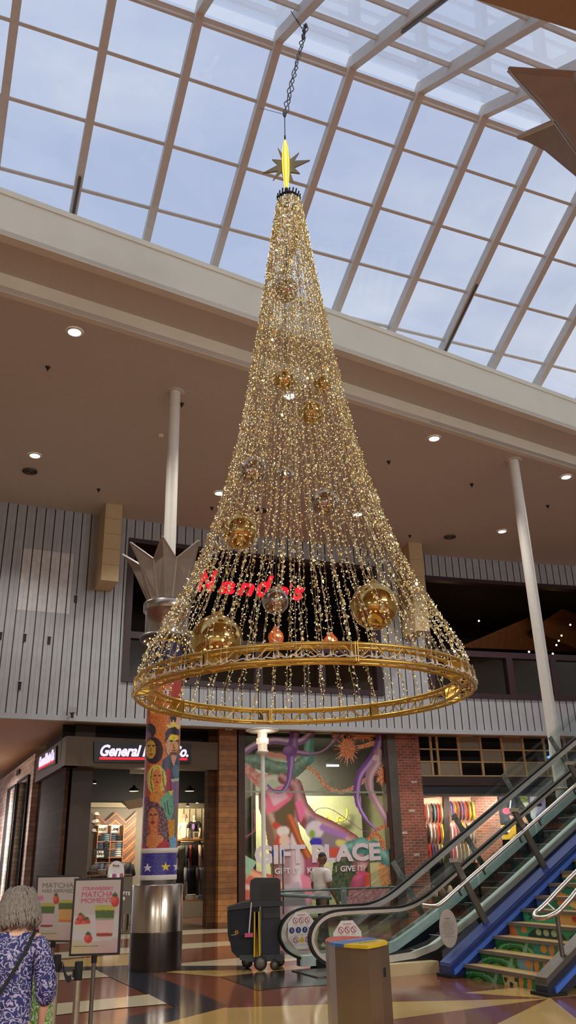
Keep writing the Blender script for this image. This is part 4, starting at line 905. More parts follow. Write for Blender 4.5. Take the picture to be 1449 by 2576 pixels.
# ================================================================== STAIRS
RS, RN, U0, WL, WR = .1765, .292, 7.82, 12.04, 10.10
stair = thing('staircase', E3(U0, 11.07, 0), 'stairs with brightly painted risers and blue side panels', 'staircase')
m_tread = mat('tread_tile', (205, 172, 108), .35, var=.1, vs=40); m_nose = mat('nosing', (110, 100, 90), .6)
def prg(i):
    # every riser is 0..1 across; bold plant and animal-like shapes
    def fn(p):
        x0, x1 = p.x.min(), p.x.max(); X = p.lx; Y = p.ly
        p.fill([(36, 120, 50), (44, 110, 60), (46, 130, 90), (60, 150, 110), (64, 160, 120), (60, 150, 120), (160, 140, 70), (170, 140, 80)][i % 8])
        p.x = X*10; p.y = Y
        if i % 8 < 3:
            for r, c in ((2.9, (30, 104, 30)), (2.2, (110, 160, 130)), (1.8, (30, 120, 36)), (1.1, (26, 50, 40)), (.6, (60, 140, 30))): p.ell(1.6+i*.5, 0, r, r*.62, c)
            p.poly([(3.4, 0), (4.0, 2), (4.3, 2), (3.9, 0)], (120, 165, 140)); p.ell(5.3+.2*i, 1, .9, 1.6, (30, 110, 40) if i == 0 else (70, 150, 140)); p.poly([(4.9, 0), (4.7, 2), (6.6, 2), (6.4, 0)], (206, 186, 120) if i == 0 else (110, 150, 170) if i == 1 else (40, 130, 120))
            if i == 0:
                for a, b in ((5.1, .95), (5.75, .35), (6.4, 1.2)): p.ell(a, b, .22, .42, (20, 50, 60))
            else: p.ell(6.0, 1., .35, .7, (204, 130, 40))
            for q in range(4): p.poly([(6.6+q*.95, 0), (6.7+q*.95, 2), (7.2+q*.95, 2), (7.1+q*.95, 0)], (208, 130, 76) if q % 2 == 0 else (120, 150, 140)); 
            p.poly([(7.6, 0), (7.7, 2), (8.1, 2), (8.0, 0)], (206, 120, 60)); p.poly([(9.1, 0), (9.0, 2), (10, 2), (10, 0)], (214, 140, 84))
        elif i % 8 == 3:
            p.poly([(0, 0), (0, 2), (.8, 2), (1.2, 0)], (200, 120, 70)); p.ell(1.9, 1.2, .4, .6, (210, 120, 66)); p.ell(4.6, .2, 2.2, 1.6, (24, 60, 52))
            for a in (3.7, 4.6, 5.5): p.ell(a, 1.0, .32, .62, (160, 180, 140))
            p.ell(8.8, .4, 1.6, 1.2, (24, 64, 56)); p.ell(8.6, 1.5, .5, .5, (220, 170, 110))
        elif i % 8 == 4:
            p.poly([(.6, .4), (.8, .3), (1.6, 1.6), (1.4, 1.7)], (24, 70, 60)); p.poly([(1.4, .3), (1.6, .4), (.8, 1.7), (.6, 1.6)], (24, 70, 60)); p.poly([(4.2, 0), (4.6, 2), (10, 2), (10, 0)], (206, 160, 90))
            for a in (6.2, 6.9, 7.6): p.ell(a, 1.1, .28, .55, (190, 60, 50))
        else:
            for q in range(6): p.ell(random.Random(i*9+q).uniform(0, 10), random.Random(i*5+q).uniform(0, 2), .9, .8, [(60, 130, 40), (206, 130, 60), (190, 64, 56), (80, 110, 160), (222, 190, 120), (40, 120, 90)][(q+i) % 6])
    return fn
for i in range(20):
    u0 = U0+RN*i; z0, z1 = RS*i, RS*(i+1)
    nu, nv = 110, 9; A, B = np.meshgrid(np.linspace(0, 1, nu+1), np.linspace(0, 1, nv+1)); P = np.array([E3(u0, WL+(WR-WL)*a, z0+(z1-.03-z0)*b) for a, b in zip(A.ravel(), B.ravel())]); idx = np.arange(A.size).reshape(A.shape)
    Fq = np.stack([idx[:-1, :-1], idx[:-1, 1:], idx[1:, 1:], idx[1:, :-1]], -1).reshape(-1, 4); p = Paint(np.zeros(len(Fq)), np.zeros(len(Fq))); p.lx = A.ravel()[Fq].mean(1); p.ly = B.ravel()[Fq].mean(1)*2; prg(i)(p)
    mb = MB(); mb.v = [tuple(q) for q in P]; mb.f = [list(map(int, f)) for f in Fq]; mb.mi = [0]*len(Fq); mb.sm = [False]*len(Fq); mb.build('riser', m_attr, stair, cols=np.clip(p.c*1.0, 0, .9))
    mb = MB(); mb.hexa([E3(u0, WR, z0-.1), E3(u0+.75, WR, z0-.1), E3(u0+.75, WL, z0-.1), E3(u0, WL, z0-.1), E3(u0+.004, WR, z1-.035), E3(u0+.75, WR, z1-.035), E3(u0+.75, WL, z1-.035), E3(u0+.004, WL, z1-.035)]) if i else None
    if i: mb.build('tread_core', m_dark, stair)
    mb = MB(); mb.box(E3(u0+RN/2-.01, (WL+WR)/2, z1-.015), (RN+.03, WL-WR, .03), (U, W, ZZ)); tr = mb.build('tread', m_tread, stair)
    mb = MB(); mb.box(E3(u0-.012, (WL+WR)/2, z1-.02), (.04, WL-WR, .045), (U, W, ZZ)); mb.build('nosing', m_nose, tr)
m_blue = mat('blue_panel', (24, 44, 104), .4, k=1.); m_lblue = mat('blue_strip', (66, 108, 200), .4)
def incl(mb, w0, w1, u0, u1, zt0, dz, k=RS/RN):  # inclined box, top at zt0 at u0
    mb.hexa([E3(u0, w0, zt0-dz), E3(u1, w0, zt0-dz+(u1-u0)*k), E3(u1, w1, zt0-dz+(u1-u0)*k), E3(u0, w1, zt0-dz), E3(u0, w0, zt0), E3(u1, w0, zt0+(u1-u0)*k), E3(u1, w1, zt0+(u1-u0)*k), E3(u0, w1, zt0)])
mb = MB(); mb.prism([E3(7.58, 12.06, 0), E3(7.75, 12.06, 0), E3(14, 12.06, 3.5), E3(14, 12.06, 4.02), E3(7.58, 12.06, .16)], W*.32); mb.build('stringer', m_blue, stair)
mb = MB(); incl(mb, 12.03, 12.10, 7.62, 14, .11, .07); mb.build('trim_strip', m_lblue, stair); mb = MB(); incl(mb, 12.10, 12.40, 7.6, 14, .19, .03); mb.build('stringer_cap', mat('blue_cap', (34, 60, 132), .4), stair)
mb = MB(); mb.box(E3(7.66, 12.22, .02), (.24, .4, .05), (U, W, ZZ)); mb.build('foot_plate', m_black, stair)
mb = MB(); mb.prism([E3(7.6, 9.86, 0), E3(7.85, 9.86, 0), E3(14, 9.86, 3.2), E3(14, 9.86, 3.98), E3(7.6, 9.86, .12)], W*.24); mb.build('stringer', mat('navy_panel', (24, 28, 48), .5), stair)
mb = MB(); incl(mb, 9.88, 10.12, 7.62, 14, .21, .10); mb.build('stringer_cap', m_gsteel, stair); mb = MB(); incl(mb, 9.82, 9.865, 7.7, 14, .10, .07); mb.build('trim_strip', m_lblue, stair)
mb = MB(); mb.box(E3(7.7, 9.98, .02), (.3, .36, .05), (U, W, ZZ)); mb.build('foot_plate', m_black, stair)
# glass guard and rail on the left stringer
gk = RS/RN; sg2 = thing('stair_guard', E3(7.63, 12.36, .2), 'glass stair guard with slanted steel posts and a polished pipe rail', 'railing'); gl = MB()
for a, b in [(7.63, 8.42), (8.46, 9.7), (9.74, 10.98), (11.02, 12.3)]:
    ta = 1.03 if a < 7.7 else 1.03+(a-7.63)*gk; tb = 1.03+(b-7.63)*gk
    gl.add([E3(a, 12.36, .2+(a-7.63)*gk), E3(b, 12.36, .2+(b-7.63)*gk), E3(b, 12.36, tb), E3(a, 12.36, ta)], [(0, 1, 2, 3)], False)
gl.build('glass_panel', m_glass, sg2)
for u, z in ((7.98, 1.60), (9.27, 2.36), (10.6, 3.15), (11.9, 3.93)):
    mb = MB(); a = E3(u, 12.30, z); b = E3(u+.52, 12.30, z-.99); mb.bar(a, b, .10, .05, W); q = mb.build('post', m_gsteel, sg2); mb = MB(); mb.box(a-(b-a)*.02, (.12, .1, .06), (U, W, ZZ)); mb.build('post_cap', m_chrome, q)
rl = smoothpath([E3(7.42, 12.45, .98), E3(7.5, 12.26, .97), E3(7.62, 12.2, 1.02), E3(8.03, 12.2, 1.27), E3(9.3, 12.2, 2.02), E3(11.5, 12.2, 3.34), E3(13, 12.2, 4.24)], 6)
m_rail = mat('satin_rail', (205, 200, 192), .34, 1., var=.02); mb = MB(); mb.tube(rl, .032, 14); mb.build('handrail', m_rail, sg2)
mb = MB()
for u in (8.0, 8.5, 9.3, 9.75, 10.6): mb.tube([E3(u, 12.2, 1.25+(u-8.03)*.592), E3(u, 12.3, 1.19+(u-8.03)*.592), E3(u+.08, 12.36, 1.12+(u-8.03)*.592)], .018, 8)
mb.build('rail_bracket', m_gsteel, sg2)
# oval notice on the guard glass
t = thing('oval_notice', E3(7.78, 12.36, .64), 'pale oval notice stuck on the stair guard glass', 'sign'); O = E3(7.78, 12.345, .645)
mb = MB(); mb.prism([O+U*.165*math.cos(k*math.pi/20)+ZZ*.27*math.sin(k*math.pi/20) for k in range(40)], W*.006); mb.build('plate', mat('notice_grey', (178, 168, 156), .5), t); mb = MB()
mb.bar(O-W*.004-U*.055+ZZ*.14, O-W*.004+U*.045+ZZ*.14, .003, .025, W)
for q, wd_ in enumerate([.06, .1, .09, .11, .08, .1, .1, .07, .09]): mb.bar(O-W*.004-U*wd_+ZZ*(.10-q*.027), O-W*.004+U*wd_+ZZ*(.10-q*.027), .003, .006, W)
mb.build('lettering', mat('notice_ink', (110, 100, 94), .6), t)
# double pipe rail on the right stringer
dr_ = thing('double_handrail', E3(8.05, 10.0, .2), 'polished double pipe handrail with a looped end between the stair flights', 'handrail')
lo = [E3(14, 10.16, .95+(14-7.78)*gk), E3(9, 10.16, .95+(9-7.78)*gk), E3(8.0, 10.16, 1.06), E3(7.80, 10.16, .95), E3(7.72, 10.08, .90), E3(7.74, 9.9, .90), E3(7.86, 9.80, .96), E3(8.06, 9.80, 1.08), E3(9, 9.80, .95+(9-7.78)*gk), E3(14, 9.80, .95+(14-7.78)*gk)]
mb = MB(); mb.tube(smoothpath(lo, 8), .032, 14); mb.build('rail', m_rail, dr_)
for u in (8.0, 9.6, 11.2):
    mb = MB(); zt3 = .95+(u-7.78)*gk; mb.tube([E3(u, 9.98, .2+(u-7.62)*gk), E3(u, 9.98, zt3-.1)], .03, 10); q = mb.build('post', m_gsteel, dr_); mb = MB(); mb.tube([E3(u, 9.98, zt3-.12), E3(u, 10.16, zt3-.02)], .014, 6); mb.tube([E3(u, 9.98, zt3-.12), E3(u, 9.8, zt3-.02)], .014, 6); mb.build('bracket', m_chrome, q)

# ================================================================== GROUND FLOOR SHOPFRONTS
SO = -.8
def shp(x, y): return fp(x, y, SO)
def back(d): return lambda x, y: fp(x, y, SO-d)
def panel(name, surf, pts, th, mt, parent=None, uv=None, fwd=0.):
    P = [surf(*q) for q in pts]; n = np.cross(P[1]-P[0], P[-1]-P[0]); n /= np.linalg.norm(n)
    if n@(CAM-P[0]) < 0: n = -n
    P = [p+n*fwd for p in P]; mb = MB(); mb.prism(P, -n*th); T = P[1]-P[0]; T[2] = 0; T = T/(np.linalg.norm(T) or 1)
    return mb.build(name, mt, parent, uvf=(lambda p: (p@T, p[2])) if uv else None)
def vrect(surf, xl, xr, yt, yb, zbot=None):
    """upright quad: left/right vertical edges through pixels (xl,yb),(xr,yb)"""
    a = surf(xl, yb); b = surf(xr, yb); ta = surf(xl, yt)[2]
    if zbot is not None: a[2] = zbot; b[2] = zbot
    return a, b, ta
def wallseg(name, a, b, z0, z1, th, mt, parent=None, uv=True, kind=None):
    a = np.array([a[0], a[1], z0]); b = np.array([b[0], b[1], z0]); d = b-a; L_ = np.linalg.norm(d); d /= L_; n = np.array([d[1], -d[0], 0])
    if n@(CAM-a) < 0: n = -n
    mb = MB(); mb.hexa([a, b, b-n*th, a-n*th, a+ZZ*(z1-z0), b+ZZ*(z1-z0), b-n*th+ZZ*(z1-z0), a-n*th+ZZ*(z1-z0)]); o = mb.build(name, mt, parent, uvf=(lambda p: (p@d+p@n*.7, p[2])) if uv else None)
    if kind: tag(o, kind=kind)
    return o
ZT = ZB-.04
# timber pillar with unit number
def spt(x, y=2150, d=0.): return fp(x, y, SO-d)
pa, pb = spt(549, 2200, -.12), spt(596, 2200, -.12)
t = thing('timber_pillar', np.array([*(pa[:2]+pb[:2])/2, 0]), 'honey timber plank pillar between the two shopfronts, with a number plate', 'pillar')
wallseg('plank_cladding', pa, pb, 0, ZT, .5, m_wood, t)
c = fp(575, 1829, SO+.12); n = -Fnorm(10)*-1; nn = Fnorm(fhit(575, 1829, SO)[0]); Tt = Ftan(fhit(575, 1829, SO)[0])
mb = MB(); mb.box(c+nn*.02-ZZ*.04, (.22, .02, .10), (Tt, nn, ZZ)); q = mb.build('number_plate', mat('plate_white', (215, 215, 210), .4), t)
mb = MB(); text_to(mb, '2028', c+nn*.034-Tt*.075-ZZ*.07, Tt*.15, ZZ*.055, .02); mb.build('lettering', m_black, q)
# dark reveal post left of the pillar
wallseg('trim_5', spt(520, 2200, .1), spt(549, 2200, .1), 0, ZT, .3, m_dwood, kind='structure')
# ---- clothing shop
KL = spt(178, 1929, -.25)
azc = math.radians(-25.0); Ld = np.array([math.sin(azc), math.cos(azc), 0]); Ln = np.array([-Ld[1], Ld[0], 0])
K = spt(162, 1929, -.4); 
def left(x, y): return pl(x, y, K, Ln)
zf1 = left(160, 1857)[2]; zf0 = left(160, 1927)[2]
Kr = spt(549, 1929, -.05)
shop = thing('clothing_shop_fascia', K*np.array([1, 1, 0])+ZZ*zf0, 'dark bronze shop fascia with two lit sign boxes over the clothing shop', 'fascia')
m_fbr = mat('fascia_bronze', (86, 70, 52), .5, .3, k=1.1, var=.08, vs=4)
d_ = Kr-K; d_[2] = 0
Lf = left(88, 1935); Lf[2] = K[2]
def fr(p, z): return np.array([p[0], p[1], z])
mb = MB(); nF = np.array([d_[1], -d_[0], 0]); nF /= np.linalg.norm(nF); nF = -nF if nF@(CAM-K) < 0 else nF
mb.hexa([fr(K, zf0), fr(Kr, zf0), fr(Kr-nF*.5, zf0), fr(K-nF*.5, zf0), fr(K, zf1), fr(Kr, zf1), fr(Kr-nF*.5, zf1), fr(K-nF*.5, zf1)]); mb.build('front_board', m_fbr, shop)
nL = Ln if Ln@(CAM-K) > 0 else -Ln
mb = MB(); mb.hexa([fr(K, zf0), fr(Lf, zf0), fr(Lf-nL*.4, zf0), fr(K-nL*.4, zf0), fr(K, zf1), fr(Lf, zf1), fr(Lf-nL*.4, zf1), fr(K-nL*.4, zf1)]); mb.build('side_board', m_fbr, shop)
def ffr(x, y): return pl(x, y, K+nF*.06, nF)
def flf(x, y): return pl(x, y, K+nL*.05, nL)
m_sbox = mat('sign_box', (22, 20, 24), .4); m_sgl = mat('sign_letters', (230, 220, 250), .4, emit=(226, 214, 250), es=1.0); m_sgr = mat('sign_red_bar', (214, 28, 48), .4, emit=(214, 28, 48), es=.9)
sb = thing('lit_shop_sign', ffr(360, 1920), 'long black sign box with white slanted letters over a red line, facing the concourse', 'sign')
panel('sign_box', ffr, [(237, 1866), (481, 1872), (481, 1920), (237, 1917)], .1, m_sbox, sb)
def ffr2(x, y): return ffr(x, y)+nF*.01
sign_text('lettering', 'General Pants Co.', ffr2, 251, 1903, 473, 1905, 30, m_sgl, sb, bold=.035, shear=.3, depth=.02)
panel('red_bar', ffr2, [(250, 1904.5), (471, 1906.5), (470, 1913), (249, 1911)], .01, m_sgr, sb, fwd=.01)
sb = thing('lit_shop_sign', flf(118, 1935), 'angled black sign box on the side of the shop fascia, seen edge on', 'sign')
panel('sign_box', flf, [(97, 1902), (141, 1876), (139, 1921), (95, 1941)], .06, mat('sign_box_grey', (70, 66, 64), .4), sb)
def flf2(x, y): return flf(x, y)+nL*.01
sign_text('lettering', 'General Pants Co.', flf2, 99, 1932, 137, 1912, 22, m_sgl, sb, bold=.035, shear=.2, depth=.02)
panel('red_bar', flf2, [(98, 1931), (137, 1911), (137, 1916), (97, 1938)], .01, m_sgr, sb, fwd=.01)
# corner post and side wall in dark boards
cp0, cp1 = spt(181, 1960, .12), spt(233, 1960, .12)
wallseg('trim_6', cp0, cp1, 0, ZT, .55, mat('grey_brown_post', (66, 54, 45), .6, var=.1, vs=2), kind='structure')
sd = left(155, 2000)-nL*.35; se = left(60, 2000)-nL*.35
sw0 = pl(157, 2050, K-nL*.25+Ld*1.2, -np.array([Ld[1], -Ld[0], 0])); 
wallseg('wall_shop_side', K-nL*.15+Ld*.55, Lf-nL*.15+Ld*.6, 0, zf0+.1, .1, m_dwood, kind='structure')
# dark void above the fascia
mb = MB(); mb.prism([fr(K-nF*.5, zf1-.6), fr(Kr-nF*.5, zf1-.6), fr(Kr-nF*.52, ZT), fr(K-nF*.52, ZT)], -nF*.05); 
mb.prism([fr(K+Ld*.6-nL*.3, zf1-.6), fr(Lf-nL*.3, zf1-.6), fr(Lf-nL*.3, ZT), fr(K+Ld*.6-nL*.3, ZT)], -nL*.05); tag(mb.build('wall_bulkhead', m_black), kind='structure')
# stacked-stone side wall with two tall slit windows
S1 = pl(89, 1895, K+nL*.05, nL); zs1 = S1[2]
sfar = S1+Ld*9
def stw(x, y): return pl(x, y, K+nL*.05, nL)
def sl2(x, y=2100): return (stw(x, y)-S1)@Ld
wins = []
for xr_, xl_, yt_ in ((72, 45, 1962), (41, 23, 1982)):
    wins.append(((stw(xr_, 2000)-S1)@Ld, (stw(xl_, 2000)-S1)@Ld, stw((xr_+xl_)/2, yt_)[2]))
segs = [0]+[q for w_ in wins for q in w_[:2]]+[11]
for i in range(0, len(segs), 2):
    wallseg('wall_stone', S1+Ld*segs[i], S1+Ld*segs[i+1], 0, zs1, .3, m_stone, kind='structure')
for i, (a, b, zt) in enumerate(wins):
    wallseg('wall_stone', S1+Ld*a, S1+Ld*b, zt, zs1, .3, m_stone, kind='structure')
    w_ = struct('window_%d' % (5+i)); mb = MB()
    for q in (a, b): mb.bar(fr(S1+Ld*q+nL*.03, 0), fr(S1+Ld*q+nL*.03, zt), .06, .1, nL)
    mb.bar(fr(S1+Ld*a+nL*.03, zt), fr(S1+Ld*b+nL*.03, zt), .1, .06); mb.build('frame', m_black, w_)
    wallseg('glass', S1+Ld*a-nL*.1, S1+Ld*b-nL*.1, 0, zt, .01, m_glass, w_, uv=False); wallseg('back_panel', S1+Ld*a-nL*.5, S1+Ld*(b+.6)-nL*.5, 0, zt, .02, m_dark, w_, uv=False)
wsp = S1+Ld*wins[0][0]-nL*.12
mb = MB()
for z0, z1 in ((2.15, 2.75), (.9, 2.0)): mb.hexa([fr(wsp+Ld*.05, z0), fr(wsp+Ld*.3, z0), fr(wsp+Ld*.3-nL*.05, z0), fr(wsp+Ld*.05-nL*.05, z0), fr(wsp+Ld*.05, z1), fr(wsp+Ld*.3, z1), fr(wsp+Ld*.3-nL*.05, z1), fr(wsp+Ld*.05-nL*.05, z1)])
tag(mb.build('lit_display_screen', mat('screen_white', (240, 235, 255), .4, emit=(238, 230, 255), es=3.2)), 'bright white lit display inside the slit window of the stone wall', 'screen')
lamp('AREA', fr(S1+Ld*4.6+nL*1.5, 3.4), 480, (1, .93, .93), .6, to=fr(S1+Ld*4.6, 1.9)); lamp('AREA', fr(S1+Ld*1.5+nL*3.5, zs1+.1), 60, (1, .86, .70), 1., to=fr(S1+Ld*1.5, 1.0))
p = stw(48, 1943); mb = MB(); mb.box(p+nL*.03, (.75, .04, .18), (Ld, nL, ZZ)); tag(mb.build('wall_vent', m_darkmetal), 'dark rectangular vent grille high on the stone wall', 'vent')

# shop interior
DI = 5.5
il, ir = fhit(190, 2150, SO)[0], fhit(549, 2150, SO)[0]
def fr0(p, z): return np.array([p[0], p[1], z])
def slim(d):
    # facade position where the side plane of the corner shop meets depth d
    for s in np.arange(fhit(60, 2150, SO)[0], fhit(300, 2150, SO)[0], .05):
        if (F3(s, K[2], SO-d)-K)@nL < -.35: return s
    return il
def room(il, ir, D, zc, mw, mf, mc, nm, zfloor=.004, front=.15):
    mb = MB(); mb.cur = 0; fbox(mb, slim(D), fhit(568, 2200, SO-D)[0], zfloor, zc, SO-D, SO-D-.15, 8); mb.bar(fr0(fp(574, 2200, SO-.45), zc/2), fr0(fp(568, 2200, SO-D), zc/2), .1, zc); 
    mb.cur = 2; fbox(mb, slim(D), fhit(568, 2200, SO-D)[0]-.6, zc, zc+.1, SO-front, SO-D-.2, 8); mb.cur = 1; fbox(mb, il, ir, .0, .012, SO-front-.05, SO-D, 8)
    return tag(mb.build(nm, [mw, mf, mc]), kind='structure')
m_swall = mat('shop_wall', (120, 112, 100), .7, k=.8); m_sfloor = mat('shop_floor', (84, 66, 50), .35, var=.2, vs=3)
room(il, ir, DI, zf1+.4, m_swall, m_sfloor, m_black, 'wall_shop_interior')
bk = back(DI-.05)
ha, hb = bk(232, 2168)+Fnorm(12)*.12, bk(336, 2168)+Fnorm(12)*.12; hz1 = bk(280, 2036)[2]; hT = hb-ha; hT[2] = 0; hL = np.linalg.norm(hT); hT /= hL; mb = MB(); hn = np.array([hT[1], -hT[0], 0]); hn = hn if hn@(CAM-ha) > 0 else -hn
cw = .34
for i in range(int(hL/cw)+1):
    for j in range(int((hz1-ha[2])/.11)+6):
        x0 = i*cw; x1 = min(x0+cw, hL); z0 = ha[2]-.5+j*.11; sg_ = 1 if i % 2 else -1; dz = .3*(x1-x0)/cw; za = z0 if sg_ > 0 else z0+dz; zb_ = z0+dz if sg_ > 0 else z0
        if max(za, zb_)+.1 > hz1 or min(za, zb_) < .2: continue
        mb.cur = (i*3+j*5) % 3; mb.hexa([ha*[1, 1, 0]+hT*x0+ZZ*za, ha*[1, 1, 0]+hT*x1+ZZ*zb_, ha*[1, 1, 0]+hT*x1+ZZ*zb_-hn*.03, ha*[1, 1, 0]+hT*x0+ZZ*za-hn*.03, ha*[1, 1, 0]+hT*x0+ZZ*(za+.1), ha*[1, 1, 0]+hT*x1+ZZ*(zb_+.1), ha*[1, 1, 0]+hT*x1+ZZ*(zb_+.1)-hn*.03, ha*[1, 1, 0]+hT*x0+ZZ*(za+.1)-hn*.03])
tag(mb.build('wall_herringbone', [mat('herring_a', (120, 74, 38), .5, var=.15), mat('herring_b', (88, 54, 30), .5, var=.15), mat('herring_c', (150, 98, 54), .5, var=.15)]), kind='structure')
panel('trim_7', bk, [(200, 2020), (550, 2022), (550, 2034), (200, 2032)], .3, mat('shop_bulkhead', (140, 128, 104), .6), fwd=.3)['kind'] = 'structure'
tag(panel('wall_void', bk, [(150, 1900), (600, 1900), (600, 2021), (150, 2021)], .02, m_black, fwd=.1), kind='structure')
pn = panel('wall_display', bk, [(446, 2032), (522, 2034), (520, 2120), (446, 2118)], .05, mat('panelled_cream', (225, 210, 170), .5), fwd=.02); tag(pn, kind='structure')
mb = MB()
for x in (462, 477, 492, 507): a = bk(x, 2035); b = bk(x, 2115); b[:2] = a[:2]; mb.bar(a+Fnorm(12)*.03, b+Fnorm(12)*.03, .02, .012, Fnorm(12))
tag(mb.build('trim_8', m_dark), kind='structure')
lamp('AREA', F3(fhit(480, 2150, SO)[0], 3.3, SO-3.6), 130, (1, .86, .62), .5, to=F3(fhit(480, 2150, SO)[0], 1.8, SO-5.2))
lamp('AREA', F3(fhit(300, 2150, SO)[0], 3.6, SO-2.4), 80, (1, .86, .68), .8, to=F3(fhit(300, 2150, SO)[0], 1.0, SO-4))
lamp('POINT', F3(fhit(420, 2150, SO)[0], 3.4, SO-2.), 60, (1, .86, .68), .2)
# pendant lamps
for x, y, d, lb in [(337, 1984, 2.4, 'left dome pendant lamp glowing inside the clothing shop'), (477, 1984, 2.4, 'right dome pendant lamp glowing inside the clothing shop')]:
    p = back(d)(x, y); t = thing('pendant_lamp', p-ZZ*.08, lb, 'lamp', 'pendant lamps in the clothing shop'); mb = MB(); mb.lathe(p-ZZ*.08, [(.17, 0), (.15, .06), (.06, .12), (.03, .18)], 20, caps=False); mb.build('shade', m_darkmetal, t)
    mb = MB(); mb.lathe(p-ZZ*.07, [(.001, 0), (.15, 0)], 16, caps=False); mb.build('bulb', m_warmlamp, t); mb = MB(); mb.tube([p+ZZ*.1, fr(p, zf1+.4)], .006, 5); mb.build('cord', m_darkmetal, t)
for x, y, lb in [(238, 1971, 'bright white spotlight at the left of the shop ceiling'), (496, 2020, 'small recessed spotlight over the mannequins, right one'), (472, 2028, 'small recessed spotlight over the mannequins, left one')]:
    p = back(3.0 if x < 300 else 4.6)(x, y); mb = MB(); mb.lathe(p, [(.05, 0), (.06, .05), (.02, .1)], 12); mb.cur = 1; mb.lathe(p-ZZ*.004, [(.001, 0), (.05, 0)], 12, caps=False); tag(mb.build('spotlight', [m_darkmetal, m_lampon]), lb, 'spotlight', 'shop spotlights')
p = panel('ceiling_panel', back(1.2), [(327, 1934), (362, 1935), (362, 1946), (327, 1945)], .05, m_fascia); tag(p, 'pale rectangular panel hanging high inside the clothing shop', 'panel')
cn = MB(); a = back(1.6)(310, 2019); b = back(1.6)(372, 2008); 
for k in range(5): cn.bar(a+ZZ*(-.05*k)+(b-a)*(.06*k), b+ZZ*(-.05*k), .12+.05*(5-k), .045)
tag(cn.build('cornice', mat('plaster_cornice', (196, 170, 135), .6)), 'ornate plaster cornice corner hanging inside the shop beside the column', 'cornice')
# framed brand plates
for body, q, lb in [("ROLLA'S", [(243, 2075), (269, 2076), (269, 2096), (243, 2096)], 'white plaque with thin dark letters on the herringbone wall, left of two'), ('Lee', [(272, 2075), (299, 2076), (299, 2096), (272, 2096)], 'white plaque with bold dark letters on the herringbone wall, right of two')]:
    t = thing('brand_plaque', bk(q[3][0], q[3][1]), lb, 'sign', 'brand plaques'); bf = lambda x, y: bk(x, y)+Fnorm(12)*.12
    panel('plate', bf, q, .05, mat('plaque_white', (238, 225, 200), .5), t); sign_text('lettering', body, bf, q[3][0]+4, 2090, q[2][0]-4, 2090, 7 if body != 'Lee' else 10, m_black, t, bold=.03, depth=.005, off=.01)
sh = MB(); a = bk(236, 2100)+Fnorm(12)*.2
# shelves with folded clothes
m_shelf = mat('shelf_wood', (130, 84, 44), .5)
t = thing('shelf_unit', fr(bk(270, 2170)+Fnorm(12)*.3, 0), 'wall shelf unit with folded clothes under the brand plaques', 'shelf'); sx0, sx1 = bk(238, 2100)+Fnorm(12)*.25, bk(302, 2100)+Fnorm(12)*.25
szs = [bk(270, y)[2] for y in (2118, 2137, 2158)]
mb = MB()
for z in szs+[.3]: mb.bar(fr(sx0, z), fr(sx1, z), .4, .03)
mb.build('shelf_board', m_shelf, t); mb = MB()
for q in (sx0, (sx0+sx1)/2, sx1): mb.bar(fr(q, 0), fr(q, szs[0]+.5), .03, .4, nF)
mb.build('side_panel', m_shelf, t)
cols_ = [(40, 44, 52), (150, 150, 150), (70, 90, 110), (30, 30, 34), (90, 110, 120), (180, 170, 150), (60, 60, 66), (110, 80, 60), (50, 60, 80)]
m_cloth = mat('folded_cloth', kind='objcol', rough=.8, var=.15, vs=20)
fold = MB()
for k in range(4): fold.lathe((random.uniform(-.01, .01), 0, k*.045), [(.13, .004), (.15, .012), (.15, .034), (.13, .042)], 12)
foldm = fold.build('folded_clothes', m_cloth); cnt = 0; names = ['charcoal', 'grey', 'denim blue', 'black', 'slate', 'cream', 'dark grey', 'brown', 'navy']
rowsn = ['top', 'middle', 'lower']
for r_, z in enumerate(szs):
    for k in range(4):
        o = foldm if cnt == 0 else foldm.copy()
        if cnt: COL.objects.link(o)
        p = fr(sx0, 0)+(fr(sx1, 0)-fr(sx0, 0))*(.14+.24*k); o.location = v3(fr(p+nF*.05, z+.016)); o.scale = (.95, 1.1, 1+.5*((cnt*7) % 3)/2); ci = (cnt*4+r_) % 9; o.color = (*lin(cols_[ci]), 1)
        tag(o, '%s folded clothes pile on the %s wall shelf, %s' % (names[ci], rowsn[r_], ['far left', 'second from left', 'third from left', 'far right'][k]), 'clothes', 'folded clothes on the wall shelves'); cnt += 1
# hanging garments on racks
def garment_mesh(nm):
    mb = MB(); A = [(-.03, .0), (-.22, -.06), (-.30, -.34), (-.22, -.38), (-.17, -.2), (-.18, -.78), (.18, -.78), (.17, -.2), (.22, -.38), (.30, -.34), (.22, -.06), (.03, 0)]
    n = len(A); vs = [(x, .035+.015*math.sin(i*2.1), z) for i, (x, z) in enumerate(A)]+[(x, -.035-.015*math.sin(i*1.7), z) for i, (x, z) in enumerate(A)]
    mb.add(vs, [(0, 1, 10, 11), (1, 2, 3, 4), (1, 4, 7, 10), (4, 5, 6, 7), (7, 8, 9, 10)]+[tuple(n+i for i in f[::-1]) for f in [(0, 1, 10, 11), (1, 2, 3, 4), (1, 4, 7, 10), (4, 5, 6, 7), (7, 8, 9, 10)]]+[(i, i+n, (i+1) % n+n, (i+1) % n) for i in range(n)], True)
    return mb.build(nm, m_cloth)
gproto = garment_mesh('hanging_garment'); gc = 0
gnames = {(36, 36, 40): 'black', (96, 92, 84): 'olive grey', (62, 64, 60): 'dark green', (200, 170, 150): 'pale pink', (120, 130, 160): 'light denim', (140, 60, 50): 'rust red', (180, 176, 166): 'off-white', (50, 58, 86): 'navy', (84, 66, 52): 'brown'}
